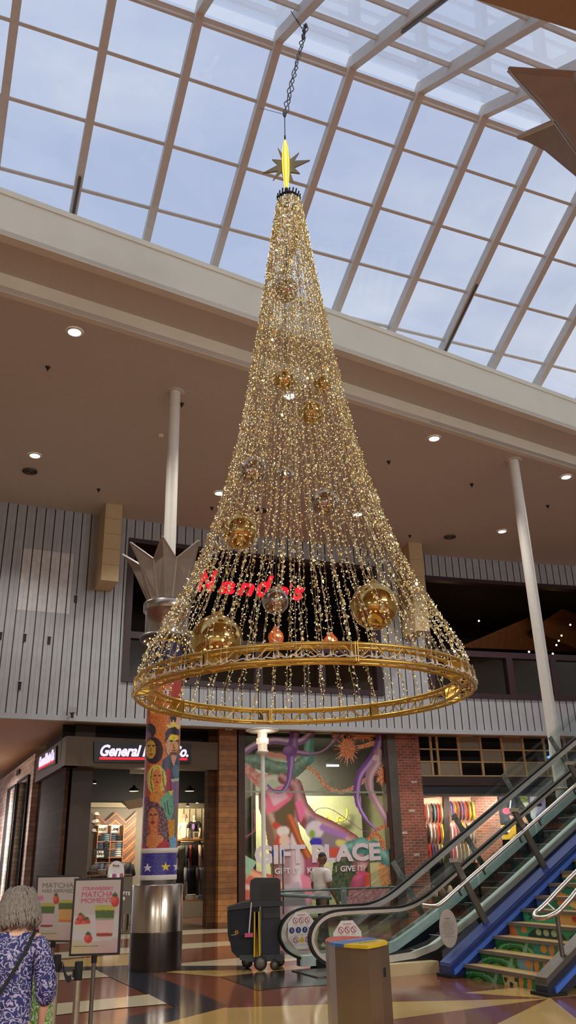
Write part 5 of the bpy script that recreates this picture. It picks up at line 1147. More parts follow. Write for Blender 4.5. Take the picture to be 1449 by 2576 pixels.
def rack(px0_, px1_, ytop, d, n_, lb, glb, colsl, grp, posts=True):
    s0 = fhit(px0_, ytop, SO-d)[0]; s1 = fhit(px1_, ytop, SO-d)[0]; z = fhit((px0_+px1_)/2, ytop, SO-d)[1]; a = F3(s0, z, SO-d); b = F3(s1, z, SO-d)
    t = thing('clothes_rack', fr((a+b)/2, 0), lb, 'rack', None); mb = MB(); mb.tube([a, b], .014, 8); mb.build('rail', m_gsteel, t)
    for q in (a, b): mb = MB(); mb.tube([q, fr(q, .03)], .014, 8); mb.bar(fr(q, .02)-nF*.2, fr(q, .02)+nF*.2, .03, .03); mb.build('leg', m_gsteel, t)
    global gc
    T_ = (b-a)/np.linalg.norm(b-a); rz = math.atan2(T_[1], T_[0])
    for i in range(n_):
        o = gproto if gc == 0 else gproto.copy()
        if gc: COL.objects.link(o)
        p = a+(b-a)*((i+.5)/n_); c_ = colsl[i % len(colsl)]; o.location = v3(p-ZZ*(.82 if gc == 0 else .82)+ZZ*.0); o.location.z = z-.80; o.rotation_euler = (0, 0, rz+(.9 if i % 3 else .35)+(i*.37) % .5); o.color = (*lin(c_), 1)
        tag(o, '%s garment on the %s, %s' % (gnames[c_], glb, ['first', 'second', 'third', 'fourth', 'fifth', 'sixth', 'seventh', 'eighth'][i]+' from the left'), 'garment', grp); gc += 1
K9 = list(gnames)
rack(455, 518, 2124, 3.6, 6, 'upper rack of jackets under the mannequin shelf', 'rack under the mannequin shelf', [K9[1], K9[2], K9[5], K9[0], K9[3], K9[8]], 'garments under the mannequins')
rack(452, 520, 2180, 2.2, 7, 'lower front rack of hanging clothes right of the column', 'lower front rack right of the column', [K9[0], K9[6], K9[7], K9[0], K9[8], K9[4], K9[6]], 'garments on the front rack')
rack(238, 330, 2170, 3.2, 7, 'low rack of dark clothes left of the column', 'low rack left of the column', [K9[0], K9[7], K9[0], K9[5], K9[8], K9[1], K9[0]], 'garments on the left rack')
# display tables with piles
def table(pxc, ytop, d, wid, lb):
    s = fhit(pxc, ytop, SO-d)[0]; z = fhit(pxc, ytop, SO-d)[1]; c = F3(s, z, SO-d); T_ = Ftan(s); n_ = Fnorm(s); t = thing('display_table', fr(c, 0), lb, 'table'); mb = MB(); mb.box(c-ZZ*.02, (wid, .8, .04), (T_, n_, ZZ)); mb.build('tabletop', m_shelf, t)
    for a in (-1, 1):
        for b in (-1, 1): q = c+T_*a*(wid/2-.06)+n_*b*.34; mb = MB(); mb.bar(fr(q, 0.012), fr(q, z-.03), .04, .04); mb.build('leg', m_darkmetal, t)
    return c, T_, n_
for (pxc, ytop, d, wd_, lb, cs) in [(495, 2262, 1.2, 1.5, 'wooden display table right of the column base', [3, 5, 4, 1]), (268, 2200, 1.6, 1.3, 'wooden display table behind the poster stands', [7, 5, 0, 2])]:
    c, T_, n_ = table(pxc, ytop, d, wd_, lb)
    for k, ci in enumerate(cs):
        o = foldm.copy(); COL.objects.link(o); o.location = v3(c+T_*(-.5+.33*k)*wd_/1.5); o.scale = (.9, 1, .6+.2*(k % 2)); o.color = (*lin(cols_[ci]), 1); tag(o, '%s folded clothes pile on the %s, %s' % (names[ci], 'table right of the column base' if pxc > 400 else 'table behind the poster stands', ['far left', 'second from left', 'third from left', 'far right'][k]), 'clothes', 'folded clothes on tables')
# promotional price sign and round stand
t = thing('price_sign', bk(250, 2165), 'black poster reading 2 for $60 under the shelves', 'sign'); bf2 = lambda x, y: back(3.3)(x, y)
panel('board', bf2, [(236, 2135), (272, 2135), (272, 2160), (236, 2160)], .02, m_black, t); sign_text('lettering', '2 FOR', bf2, 243, 2147, 261, 2147, 7, m_white, t, .02, 0, .004, .01); sign_text('lettering', '$60', bf2, 242, 2158, 261, 2158, 8.5, m_white, t, .03, 0, .004, .01)
rs = lambda x, y: back(.5)(x, y)
t = thing('round_top_display', fr(rs(292, 2230), 0), 'pale arched display stand with pink and white packs behind the posters', 'display'); c = rs(292, 2195); s_ = fhit(292, 2195, SO-.5)[0]; T_ = Ftan(s_); n_ = Fnorm(s_)
arch = [c+T_*.23*math.cos(math.radians(a))+ZZ*(.3*math.sin(math.radians(a))) for a in range(0, 181, 12)]+[c-T_*.23-ZZ*.35, c+T_*.23-ZZ*.35]
mb = MB(); mb.prism(arch, -n_*.04); mb.build('header', mat('stand_white', (214, 208, 205), .5), t); mb = MB(); mb.box(fr(c, .35)-n_*.2, (.46, .4, .68), (T_, n_, ZZ)); mb.build('body', mat('stand_white', (214, 208, 205), .5), t)
for k, cc in enumerate([(235, 235, 235), (170, 60, 130), (235, 235, 235), (176, 90, 100)]): mb = MB(); mb.box(c+T_*(-.16+.105*k)+n_*.03-ZZ*.12, (.07, .05, .18), (T_, n_, ZZ)); mb.build('pack', mat('pack%d' % (k if k != 2 else 0), cc, .5), t)
sign_text('lettering', 'Bonds', lambda x, y: pl(x, y, c+n_*.01, n_), 284, 2179, 300, 2180, 5, m_black, t, .02, 0, .003, .008)
# wall of paper price cards (FTS 9) left of column
t = thing('notice_stand', fr(rs(318, 2260), 0), 'dark stand with price cards just left of the column base', 'stand'); rs2 = lambda x, y: back(.1)(x, y)
panel('board', rs2, [(305, 2205), (332, 2205), (332, 2300), (305, 2300)], .03, mat('stand_board', (96, 84, 76), .6), t); sign_text('lettering', 'FTS', rs2, 308, 2252, 327, 2252, 9, m_white, t, .03, 0, .004, .01); sign_text('lettering', '9', rs2, 308, 2266, 314, 2266, 10, m_white, t, .03, 0, .004, .01)
a_ = rs2(318, 2300); mb = MB(); mb.tube([a_, fr(a_, .02)], .02, 8); mb.box(fr(a_, .02), (.3, .3, .02)); mb.build('stand_post', m_gsteel, t)
# caps on a peg
for k, (x, y) in enumerate([(243, 2048), (236, 2068), (243, 2066), (236, 2090)]):
    p = back(3.8)(x, y); mb = MB(); mb.sphere(p, .085, 12, 8, (1, 1, .8)); mb.box(p+nF*.1-ZZ*.03, (.14, .12, .015), (Ftan(10), nF, ZZ)); tag(mb.build('cap', mat('cap_%s' % ('grey' if k % 2 else 'stone'), (120, 112, 106) if k % 2 else (168, 150, 136), .8)), ['grey and stone cap on the shop wall, highest of the four', 'stone cap on the shop wall, middle row left', 'stone cap on the shop wall, middle row right', 'cap on the shop wall, lowest of the four'][k], 'cap', 'caps on the shop wall')

# ------------------------------------------------------------------ figures
def skin_body(name, joints, edges, mt, parent, sub=2, root=0):
    me = bpy.data.meshes.new(name); me.from_pydata([tuple(map(float, j[:3])) for j in joints], edges, []); me.materials.append(mt)
    o = bpy.data.objects.new(name, me); COL.objects.link(o)
    sk = o.modifiers.new('skin', 'SKIN'); sk.use_smooth_shade = True; sk.branch_smoothing = .6
    if not me.skin_vertices: me.attributes.new('skin', 'FLOAT', 'POINT') if False else None
    bm = bmesh.new(); bm.from_mesh(me); ly = bm.verts.layers.skin.verify(); bm.verts.ensure_lookup_table()
    for i, j in enumerate(joints):
        r = j[3]; bm.verts[i][ly].radius = r if hasattr(r, '__len__') else (r, r); bm.verts[i][ly].use_root = (i == root)
    bm.to_mesh(me); bm.free(); ss = o.modifiers.new('sub', 'SUBSURF'); ss.levels = sub; ss.render_levels = sub
    dg = bpy.context.evaluated_depsgraph_get(); bpy.context.view_layer.update(); m2 = bpy.data.meshes.new_from_object(o.evaluated_get(bpy.context.evaluated_depsgraph_get()))
    bpy.data.objects.remove(o); 
    if parent is not None:
        inv = WMX[parent].inverted(); m2.transform(inv)
    for p in m2.polygons: p.use_smooth = True
    if not m2.materials: m2.materials.append(mt)
    o2 = bpy.data.objects.new(name, m2); COL.objects.link(o2); o2.parent = parent; return o2
def figure(name, base, face, H, label, cat, skinm, topm, legm, hairm, pose, hair='short', shoes=None, mannequin=False, female=False, hat=None):
    """base: floor point, face: heading in radians (direction the chest points), H: height"""
    fwd = np.array([math.cos(face), math.sin(face), 0]); rt = np.array([math.sin(face), -math.cos(face), 0]); k = H/1.75; b = np.array(base, float)
    P = lambda r, f, z: b+rt*r*k+fwd*f*k+ZZ*z*k
    t = thing(name, b, label, cat)
    J = [(*P(0, 0, .93), .125*k), (*P(0, .01, 1.10), .12*k), (*P(0, .0, 1.30), .135*k), (*P(0, -.01, 1.43), .09*k), (*P(0, .0, 1.50), .055*k), (*P(0, .015, 1.56), .055*k)]
    Ed = [(0, 1), (1, 2), (2, 3), (3, 4), (4, 5)]
    def chain(start, pts):
        i = start
        for q in pts: J.append(q); Ed.append((i, len(J)-1)); i = len(J)-1
        return i
    sw = .165 if female else .19
    for sgn in (-1, 1):
        st, el, wr, kn, an = pose[0 if sgn < 0 else 1]
        chain(3, [(*P(sgn*sw, -.01, 1.41), .058*k), (*P(sgn*(sw+.05)+el[0], el[1], el[2]), .042*k), (*P(sgn*(sw+.05)+wr[0], wr[1], wr[2]), .027*k)])
        w_ = np.array(P(sgn*(sw+.05)+wr[0], wr[1], wr[2])); d = np.array(P(wr[0], wr[1], wr[2]))-np.array(P(el[0], el[1], el[2])); d /= np.linalg.norm(d); wi = len(J)-1
        side = fwd-d*(fwd@d); side /= np.linalg.norm(side)+1e-6; nrm_ = np.cross(d, side)
        pc = w_+d*.055*k; J.append((*pc, (.034*k, .020*k))); Ed.append((wi, len(J)-1)); pi_ = len(J)-1
        for fi, (so, ln) in enumerate([(.030, .075), (.010, .088), (-.010, .082), (-.028, .062)]):
            q1 = pc+side*so*k+d*.03*k; q2 = q1+d*ln*.5*k+nrm_*.008*k*sgn; q3 = q2+d*ln*.45*k+nrm_*.02*k*sgn; chain(pi_, [(*q1, .0105*k), (*q2, .009*k), (*q3, .0075*k)])
        q1 = w_+d*.03*k+side*.035*k; q2 = q1+d*.035*k+side*.018*k; chain(wi, [(*q1, .012*k), (*q2, .009*k)])
        chain(0, [(*P(sgn*.095, st, .86), .095*k), (*P(sgn*.10+0, kn[0], kn[1]), .062*k), (*P(sgn*.10, an[0], an[1]+.09), .042*k), (*P(sgn*.10, an[0]+.02, an[1]+.035), .042*k), (*P(sgn*.105, an[0]+.16, an[1]+.03), .032*k)])
    skin_body('body', J, Ed, skinm, t)
    # head: continuous shaped ellipsoid with nose, brow, ears
    hc = P(0, .035, 1.635); hr = .098*k; mb = MB(); n, m_ = 28, 20; vs = []
    for i in range(m_+1):
        th = math.pi*i/m_; zz = -math.cos(th); rr = math.sin(th)
        for q in range(n):
            ph = 2*math.pi*q/n; lx = rr*math.cos(ph)*.80; ly = rr*math.sin(ph)*.98; lz = zz*1.22
            if zz < 0: lx *= 1+.25*zz; ly *= 1+.05*zz
            if math.cos(ph-math.pi/2) > .9: 
                if -.35 < zz < .05: ly += .16*(1-abs(zz+.18)/.25) if abs(zz+.18) < .25 else 0
                if .1 < zz < .3: ly += .03
            elif math.cos(ph-math.pi/2) > .6 and .0 < zz < .22: ly -= .05
            if -.62 < zz < -.5 and math.cos(ph-math.pi/2) > .8: ly += .04
            vs.append(hc+rt*lx*hr+fwd*ly*hr+ZZ*lz*hr)
    mb.add(vs, [(i*n+q, i*n+(q+1) % n, (i+1)*n+(q+1) % n, (i+1)*n+q) for i in range(m_) for q in range(n)], True)
    for sgn in (-1, 1): mb.sphere(hc+rt*sgn*hr*.82, .028*k, 8, 6, (.5, .8, 1.1))
    mb.build('head', skinm, t)
    if not mannequin:
        mb = MB()
        for sgn in (-1, 1): mb.sphere(hc+rt*sgn*.034*k+fwd*.084*k+ZZ*.012*k, .011*k, 8, 6)
        mb.bar(hc+rt*-.022*k+fwd*.093*k-ZZ*.062*k, hc+rt*.022*k+fwd*.093*k-ZZ*.062*k, .006*k, .007*k); mb.build('face', mat('face_dark', (50, 30, 28), .4), t)
    if hair == 'short':
        mb = MB(); vs = []
        for i in range(9, 15):
            th = math.pi*(i/14); zz = -math.cos(th); rr = math.sin(th)
            for q in range(n): ph = 2*math.pi*q/n; bk_ = max(0, -math.sin(ph)); vs.append(hc+rt*rr*math.cos(ph)*.86*hr+fwd*(rr*math.sin(ph)*1.03-.03)*hr+ZZ*(zz*1.28-(.35*bk_ if i == 9 else 0))*hr)
        mb.add(vs, [(i*n+q, i*n+(q+1) % n, (i+1)*n+(q+1) % n, (i+1)*n+q) for i in range(5) for q in range(n)], True); mb.build('hair', hairm, t)
    return t, P, k, fwd, rt, hc, hr
def shirt(t, P, k, mt, sleeves, name='shirt', ext=.0, fem=False, hem=.88, slv=1.0):
    sw = .165 if fem else .19
    J = [(*P(0, 0, hem), .165*k), (*P(0, .01, 1.08), .15*k), (*P(0, .0, 1.28), .165*k), (*P(0, -.01, 1.42), .105*k), (*P(0, 0, 1.475), .07*k)]; Ed = [(0, 1), (1, 2), (2, 3), (3, 4)]
    for sgn, (el, wr, fr_) in zip((-1, 1), sleeves):
        a = np.array(P(sgn*sw, -.01, 1.405)); e = np.array(P(sgn*(sw+.05)+el[0], el[1], el[2])); w_ = np.array(P(sgn*(sw+.05)+wr[0], wr[1], wr[2])); J.append((*a, .078*k)); Ed.append((3, len(J)-1)); i = len(J)-1
        q = a+(e-a)*min(1, fr_); J.append((*q, .066*k*slv)); Ed.append((i, len(J)-1))
        if fr_ > 1: J.append((*(e+(w_-e)*(fr_-1)), .05*k*slv)); Ed.append((len(J)-2, len(J)-1))
    return skin_body(name, J, Ed, mt, t)
def trousers(t, P, k, mt, st, name='trousers', low=.09):
    J = [(*P(0, 0, .97), .15*k), (*P(0, 0, .9), .155*k)]; Ed = [(0, 1)]
    for sgn, (kn, an) in zip((-1, 1), st):
        J.append((*P(sgn*.095, 0, .84), .108*k)); Ed.append((1, len(J)-1)); J.append((*P(sgn*.10, kn[0], kn[1]), .08*k)); Ed.append((len(J)-2, len(J)-1)); J.append((*P(sgn*.10, an[0], an[1]+low), .066*k)); Ed.append((len(J)-2, len(J)-1))
    return skin_body(name, J, Ed, mt, t)
ES = [(0, (.0, .02, 1.13), (.02, .08, .88), (.0, .50), (0, 0)), (0, (.0, .02, 1.13), (-.02, .08, .88), (.0, .50), (0, 0))]
# man in white T-shirt walking to the right behind the escalator
mbase = atY(812, 2290, 18.6); mbase[2] = 0
st_ = [(.03, (.0, -.04, 1.13), (.0, .06, .90), (.10, .50), (.16, .0)), (-.03, (.0, .0, 1.12), (.0, .14, .90), (-.06, .50), (-.2, .03))]
m_man = mat('man_skin', (110, 74, 56), .5, k=1.3); m_tee = mat('white_tshirt', (222, 215, 210), .8, bump=.2, bs=12)
t, P, k, fw, rt_, hc, hr = figure('person', mbase, math.radians(38), 1.82, 'person in a white T-shirt and dark trousers walking right behind the escalator', 'person', m_man, None, None, mat('black_hair', (26, 22, 22), .7), st_)
shirt(t, P, k*1.22, m_tee, [(st_[0][1], st_[0][2], .75), (st_[1][1], st_[1][2], .75)]); trousers(t, P, k, mat('dark_trousers', (40, 40, 46), .8), [((.10, .50), (.16, 0)), ((-.06, .50), (-.2, .03))])
# woman at the lower left seen from behind
wbase = atY(36, 2400, 5.6); wbase[2] = 0
m_wskin = mat('woman_skin', (205, 160, 130), .5); m_dress = mat('paisley_dress', (30, 33, 88), .7, kind='paisley', col2=(160, 154, 178), var=.15, vs=30, bump=.2, bs=14)
wp = [(0, (.0, .0, 1.12), (.0, .10, .90), (.0, .48), (0, 0)), (0, (.02, .0, 1.12), (-.02, .10, .90), (.0, .48), (0, 0))]
t, P, k, fw, rt_, hc, hr = figure('person', wbase, math.radians(97), 1.56, 'grey-haired person in a blue and white paisley top seen from behind', 'person', m_wskin, None, None, None, wp, hair=None, female=True)
wt = t
shirt(t, P, k, m_dress, [(wp[0][1], wp[0][2], 1.5), (wp[1][1], wp[1][2], 1.5)], 'paisley_top', fem=True, hem=.70, slv=1.25); trousers(t, P, k, mat('navy_trousers', (34, 36, 50), .8), [((0, .48), (0, 0)), ((0, .48), (0, 0))])
# bobbed curly hair: lobed shell plus strands
m_gh = mat('grey_hair', (124, 115, 105), .75, var=.25, vs=60, bump=.6, bs=70); mb = MB(); n, m_ = 44, 26; vs = []; rg = random.Random(3)
for i in range(m_+1):
    th = math.pi*i/m_; zz = -math.cos(th); rr = math.sin(th)
    for q in range(n):
        ph = 2*math.pi*q/n; wv = 1+.05*math.sin(ph*7+zz*5)+.035*math.sin(ph*13-zz*9)+rg.uniform(-.018, .018); fl_ = 1+(.28*max(0, -zz)); front = max(0, math.sin(ph)); rx = rr*wv*fl_
        if front > .55 and zz < .35: rx *= .5
        vs.append(hc+rt_*rx*math.cos(ph)*1.22*hr+fw*(rx*math.sin(ph)*1.2-.14)*hr+ZZ*((zz*1.42-.18)*hr+(.02*math.sin(ph*5) if zz < -.5 else 0)))
mb.add(vs, [(i*n+q, i*n+(q+1) % n, (i+1)*n+(q+1) % n, (i+1)*n+q) for i in range(m_) for q in range(n)], True)
for i in range(420):
    ph = rg.uniform(math.pi*.98, math.pi*2.02); z0 = rg.uniform(-.2, 1.1); rr = math.sqrt(max(.05, 1-(z0/1.25)**2)) if z0 > 0 else 1.; pts = []
    for s_ in range(6):
        zz = z0-s_*.24; w_ = 1.24+(.12 if zz < 0 else 0)+.05*math.sin(s_*1.5+i); r2 = (math.sqrt(max(.04, 1-(zz/1.3)**2)) if zz > 0 else 1+(.16*-zz if zz > -1 else .16-.3*(-zz-1))); pts.append(hc+rt_*r2*w_*math.cos(ph+.06*math.sin(s_*1.3+i))*hr+fw*(r2*w_*math.sin(ph)-.14)*hr+ZZ*(zz*1.05)*hr)
        if zz < -1.45: break
    if len(pts) > 2: mb.tube(pts, [.0045]+[.0055]*(len(pts)-2)+[.002], 4, caps=False)
mb.build('hair', m_gh, t)
mb = MB(); a_ = P(.15, -.04, 1.47); b_ = P(.02, -.165, 1.22); c_ = P(-.12, -.165, 1.02); d_2 = P(-.19, -.04, .88)
mb2 = [P(.13, .06, 1.45), P(.135, -.06, 1.47), P(.09, -.172, 1.34), P(.0, -.19, 1.18), P(-.10, -.18, 1.02), P(-.19, -.08, .88)]
pp = smoothpath(mb2, 6)
for i in range(len(pp)-1): mb.bar(pp[i], pp[i+1], .022, .006, fw)
tag(mb.build('bag_strap', m_black), 'thin black cross-body strap over the paisley top', 'strap')
# green printed shopping bag
gb = atY(108, 2530, 6.05); bz = gb[2]; mb = MB(); ctr = np.array([gb[0], gb[1], 0]); m_bag = mat('green_bag', (96, 150, 40), .5, kind='paisley', col2=(205, 225, 190), var=.2, vs=12)
t = thing('shopping_bag', ctr+ZZ*.50, 'green and white patterned shopping bag carried at the lower left', 'bag')
ztop = atY(108, 2462, 6.05)[2]; W2 = .12; vs = []
for z, s_ in ((.50, .9), (.62, 1.05), (.8, 1.02), (ztop-.06, .95), (ztop-.02, .85)):
    for k_ in range(16): a = 2*math.pi*k_/16; sx = abs(math.cos(a))**.5*math.copysign(1, math.cos(a)); sy = abs(math.sin(a))**.5*math.copysign(1, math.sin(a)); vs.append((ctr[0]-.03+sx*.075*s_, ctr[1]+sy*.13*s_, z))
mb.add(vs, [(i*16+q, i*16+(q+1) % 16, (i+1)*16+(q+1) % 16, (i+1)*16+q) for i in range(4) for q in range(16)]+[tuple(range(16))[::-1]], True); mb.build('pouch', m_bag, t)
mb = MB(); h0 = np.array([ctr[0]-.03, ctr[1], ztop-.04]); mb.tube(smoothpath([h0+np.array([0, -.08, 0]), h0+np.array([-.05, -.04, .03]), h0+np.array([-.09, .0, .05]), h0+np.array([-.05, .04, .03]), h0+np.array([0, .08, 0])], 5), .008, 6); mb.build('handle', m_bag, t)
# mannequins on a shelf
mz = back(4.6)(480, 2111)[2]; sm = fhit(480, 2111, SO-4.6)[0]
t = thing('mannequin_shelf', F3(sm, mz-.04, SO-4.6), 'wooden wall shelf carrying the two mannequins', 'shelf'); mb = MB(); fbox(mb, fhit(452, 2111, SO-4.6)[0], fhit(516, 2111, SO-4.6)[0], mz-.05, mz, SO-4.25, SO-4.95, 2); mb.build('board', m_shelf, t)
mb = MB(); fbox(mb, sm-.3, sm-.26, mz-.3, mz-.05, SO-4.8, SO-5.4); fbox(mb, sm+.3, sm+.34, mz-.3, mz-.05, SO-4.8, SO-5.4); mb.build('bracket', m_darkmetal, t)
m_mq = mat('mannequin', (205, 190, 165), .5)
mh = (back(4.6)(487, 2045)[2]-mz)
for x, hh_, lb, tp, hat_ in [(486, mh, 'torso mannequin in a black T-shirt with a purple print, on the shop shelf', (26, 24, 30), False), (466, mh*.96, 'torso mannequin in a cream jacket and bucket hat, on the shop shelf', (214, 196, 168), True)]:
    b0 = F3(fhit(x, 2111, SO-4.6)[0], mz, SO-(4.5 if x > 470 else 4.75)); kk = hh_/.86; t = thing('mannequin', b0, lb, 'mannequin', 'mannequins'); f_ = np.array([-.1, -1, 0]); f_ /= np.linalg.norm(f_); r_ = np.array([f_[1], -f_[0], 0])*-1
    PP = lambda r, f, z: b0+r_*r*kk+f_*f*kk+ZZ*z*kk
    J = [(*PP(0, 0, .02), .12*kk), (*PP(0, 0, .2), .115*kk), (*PP(0, 0, .42), .13*kk), (*PP(0, 0, .54), .085*kk), (*PP(0, 0, .62), .045*kk), (*PP(0, .01, .66), .05*kk), (*PP(0, .01, .74), .078*kk), (*PP(0, .01, .80), .055*kk)]; Ed = [(i, i+1) for i in range(7)]
    for sgn in (-1, 1): J += [(*PP(.18*sgn, 0, .52), .05*kk), (*PP(.22*sgn, .02, .26), .036*kk), (*PP(.2*sgn, .1, .06), .026*kk)]; q = len(J)-3; Ed += [(3, q), (q, q+1), (q+1, q+2)]
    skin_body('figure', J, Ed, m_mq, t)
    J = [(*PP(0, 0, .0), .14*kk), (*PP(0, 0, .2), .135*kk), (*PP(0, 0, .42), .15*kk), (*PP(0, 0, .54), .10*kk)]; Ed = [(0, 1), (1, 2), (2, 3)]
    for sgn in (-1, 1): J += [(*PP(.18*sgn, 0, .515), .066*kk), (*PP(.215*sgn, .02, .34), .062*kk)]; q = len(J)-2; Ed += [(3, q), (q, q+1)]
    if hat_:
        for sgn in (-1, 1): pass
    skin_body('jacket' if hat_ else 'tshirt', J, Ed, mat('garm_'+('cream' if hat_ else 'black'), tp, .8), t)
    if hat_: mb = MB(); mb.lathe(PP(0, .01, .76), [(.14*kk, -.02*kk), (.10*kk, .02*kk), (.085*kk, .09*kk), (.05*kk, .11*kk)], 18); mb.build('bucket_hat', mat('hat_pink', (205, 150, 120), .8), t)
    else: mb = MB(); o_ = PP(0, .152, .40); mb.prism([o_+r_*.055*kk*math.cos(a*math.pi/8)+ZZ*.1*kk*math.sin(a*math.pi/8) for a in range(16)], f_*.004); mb.build('print', mat('purple_print', (130, 84, 150), .6), t)
t = thing('framed_picture', back(4.5)(495, 2108), 'small framed picture leaning beside the black T-shirt mannequin', 'picture'); bq = lambda x, y: back(4.35)(x, y); panel('frame', bq, [(486, 2092), (501, 2092), (501, 2110), (486, 2110)], .02, mat('frame_wood', (176, 150, 116), .5), t); panel('print', bq, [(489, 2095), (498, 2095), (498, 2106), (489, 2106)], .005, mat('print_dark', (80, 70, 62), .5), t, fwd=.005)

# ================================================================== GIFT SHOP WINDOW
gg = lambda x, y: (580+x/3.02, 1800+y/3.02)
G = lambda pts: [gg(*q) for q in pts]
gs0, gs1 = fhit(614, 2200, SO)[0], fhit(982, 2181, SO)[0]; gzt = fhit(800, 1840, SO)[1]
gw = struct('window_7'); mb = MB()
fbox(mb, gs0-.2, gs0, 0, ZT, SO+.1, SO-.25); fbox(mb, gs1, gs1+.12, 0, ZT, SO+.1, SO-.25); fbox(mb, gs0-.2, gs1+.12, gzt, ZT, SO+.1, SO-.25, 3); fbox(mb, gs0, gs1, 0, .14, SO+.06, SO-.2, 3)
mb.build('frame', mat('dark_window_frame', (62, 36, 26), .45, k=1.), gw)
mb = MB(); gA, gB = F3(gs0, 0, SO-.04), F3(gs1, 0, SO-.04); mb.add([fr(gA, .14), fr(gB, .14), fr(gB, gzt), fr(gA, gzt)], [(0, 1, 2, 3)]); mb.build('glass', m_glass, gw)
gz_l = pl(700, 1992, gA-Ln*0, np.cross(gB-gA, ZZ))[2]
mb = MB(); mb.bar(fr(gA, gz_l), fr(gB, gz_l), .03, .05); q = (gA+gB)/2; mb.build('glazing_bar', mat('pale_mullion', (170, 180, 160), .4), gw)
gn = np.cross(gB-gA, ZZ); gn /= np.linalg.norm(gn); gn = gn if gn@(CAM-gA) > 0 else -gn
def gpl(x, y): return pl(x, y, gA+gn*.03, gn)
def art(p):
    P_, TL, OR, PK = (104, 62, 128), (64, 122, 108), (196, 108, 56), (206, 110, 130)
    # dark upper film parts are left clear; shapes from back to front
    p.stroke(G([(100, 340), (200, 350), (330, 400), (480, 420), (590, 330), (600, 180), (600, 110)]), [16, 17, 18, 18, 15, 11, 9], TL, lit=(120, 180, 160))
    m = inpoly(p.x, p.y, G([(90, 280), (300, 290), (600, 330), (600, 470), (300, 470), (90, 400)])) & p.a; p.speckle(m, (150, 116, 20), .25); p.speckle(m, (20, 40, 36), .2)
    p.stroke(G([(270, 285), (330, 300), (410, 310)]), 6, (190, 130, 100)); m = p.stroke(G([(120, 390), (160, 450), (230, 500), (290, 470)]), [9, 14, 16, 9], (168, 74, 48)); p.speckle(m, (216, 190, 176), .35)
    # tan giant form
    p.ell(*gg(350, 560), 44, 36, (160, 168, 130), 15, lit=(214, 208, 190)); p.stroke(G([(240, 600), (260, 700), (330, 850), (380, 1050), (420, 1250), (430, 1500)]), [9, 15, 22, 28, 36, 44], (112, 84, 62), lit=(176, 150, 130))
    p.stroke(G([(400, 480), (480, 540), (520, 700), (600, 800), (760, 880), (900, 980), (960, 1100)]), [14, 22, 24, 24, 26, 30, 30], (120, 62, 56), lit=(190, 150, 150))
    p.stroke(G([(380, 600), (420, 760), (450, 900), (480, 1080), (480, 1300), (470, 1500)]), [26, 26, 26, 34, 44, 50], (146, 116, 118), lit=(205, 190, 195))
    p.poly(G([(270, 560), (400, 530), (480, 600), (400, 700), (270, 750)]), (200, 96, 120)); p.poly(G([(280, 580), (390, 550), (440, 620), (330, 690)]), (216, 160, 170)); p.ell(*gg(320, 520), 16, 12, (170, 190, 160))
    p.poly(G([(490, 660), (540, 640), (570, 740), (530, 820)]), (206, 100, 136)); p.poly(G([(330, 740), (480, 620), (490, 760), (440, 1000), (360, 1000)]), (86, 74, 44)); p.stroke(G([(340, 830), (390, 880), (350, 990)]), [8, 10, 7], (170, 60, 40)); p.ell(*gg(400, 880), 16, 13, (214, 190, 180)); p.ell(*gg(410, 950), 13, 16, (196, 170, 150))
    p.stroke(G([(450, 780), (520, 950), (600, 1100), (620, 1240)]), [10, 9, 11, 10], (126, 62, 30), lit=(196, 110, 50))
    p.poly(G([(600, 760), (700, 820), (900, 960), (960, 1110), (780, 1100), (640, 1000), (560, 860)]), (120, 108, 116)); p.ell(*gg(640, 870), 22, 24, (190, 180, 184), 30); p.ell(*gg(650, 960), 16, 12, (52, 44, 150)); p.ell(*gg(620, 900), 8, 10, (110, 150, 40)); p.ell(*gg(860, 980), 22, 10, (190, 180, 90), 20); p.ell(*gg(790, 1040), 16, 14, (176, 70, 50)); p.stroke(G([(700, 850), (860, 910)]), 8, (146, 104, 160))
    # lower shapes
    p.poly(G([(105, 1120), (200, 1180), (380, 1230), (400, 1400), (105, 1400)]), (176, 84, 70)); p.stroke(G([(105, 1170), (250, 1240), (380, 1290)]), [6, 7, 7], (206, 150, 110)); p.stroke(G([(105, 1300), (220, 1320), (330, 1390)]), 6, (210, 170, 160)); p.poly(G([(105, 1060), (200, 1110), (120, 1250)]), (130, 170, 140))
    p.poly(G([(560, 1100), (640, 1060), (700, 1140), (640, 1400), (560, 1400)]), (144, 70, 92)); p.poly(G([(530, 1200), (600, 1230), (650, 1330), (600, 1420), (550, 1400)]), (206, 120, 140))
    p.stroke(G([(900, 1010), (1000, 985), (1100, 1020), (1180, 1090), (1230, 1160)]), [18, 20, 22, 24, 24], TL, lit=(130, 178, 166)); m = inpoly(p.x, p.y, G([(890, 950), (1240, 950), (1240, 1200), (890, 1110)])) & p.a; p.speckle(m, (22, 50, 50), .2)
    p.poly(G([(780, 1120), (900, 1080), (960, 1200), (930, 1400), (800, 1420), (760, 1300)]), (34, 44, 34)); m = inpoly(p.x, p.y, G([(760, 1080), (960, 1080), (960, 1420), (760, 1420)])) & p.a; p.speckle(m, (70, 120, 90), .22); p.speckle(m, (140, 112, 40), .08)
    p.ell(*gg(980, 1300), 24, 42, (146, 44, 80), 18, lit=(190, 90, 120)); p.poly(G([(1030, 1190), (1060, 1200), (1060, 1330), (1010, 1400)]), (196, 80, 50)); p.poly(G([(1060, 1120), (1140, 1110), (1140, 1340), (1070, 1350)]), (170, 165, 120)); m = inpoly(p.x, p.y, G([(1125, 1120), (1200, 1150), (1215, 1280), (1150, 1300), (1120, 1200)])); p.put(m, (170, 92, 40)); p.speckle(m, (220, 176, 120), .35)
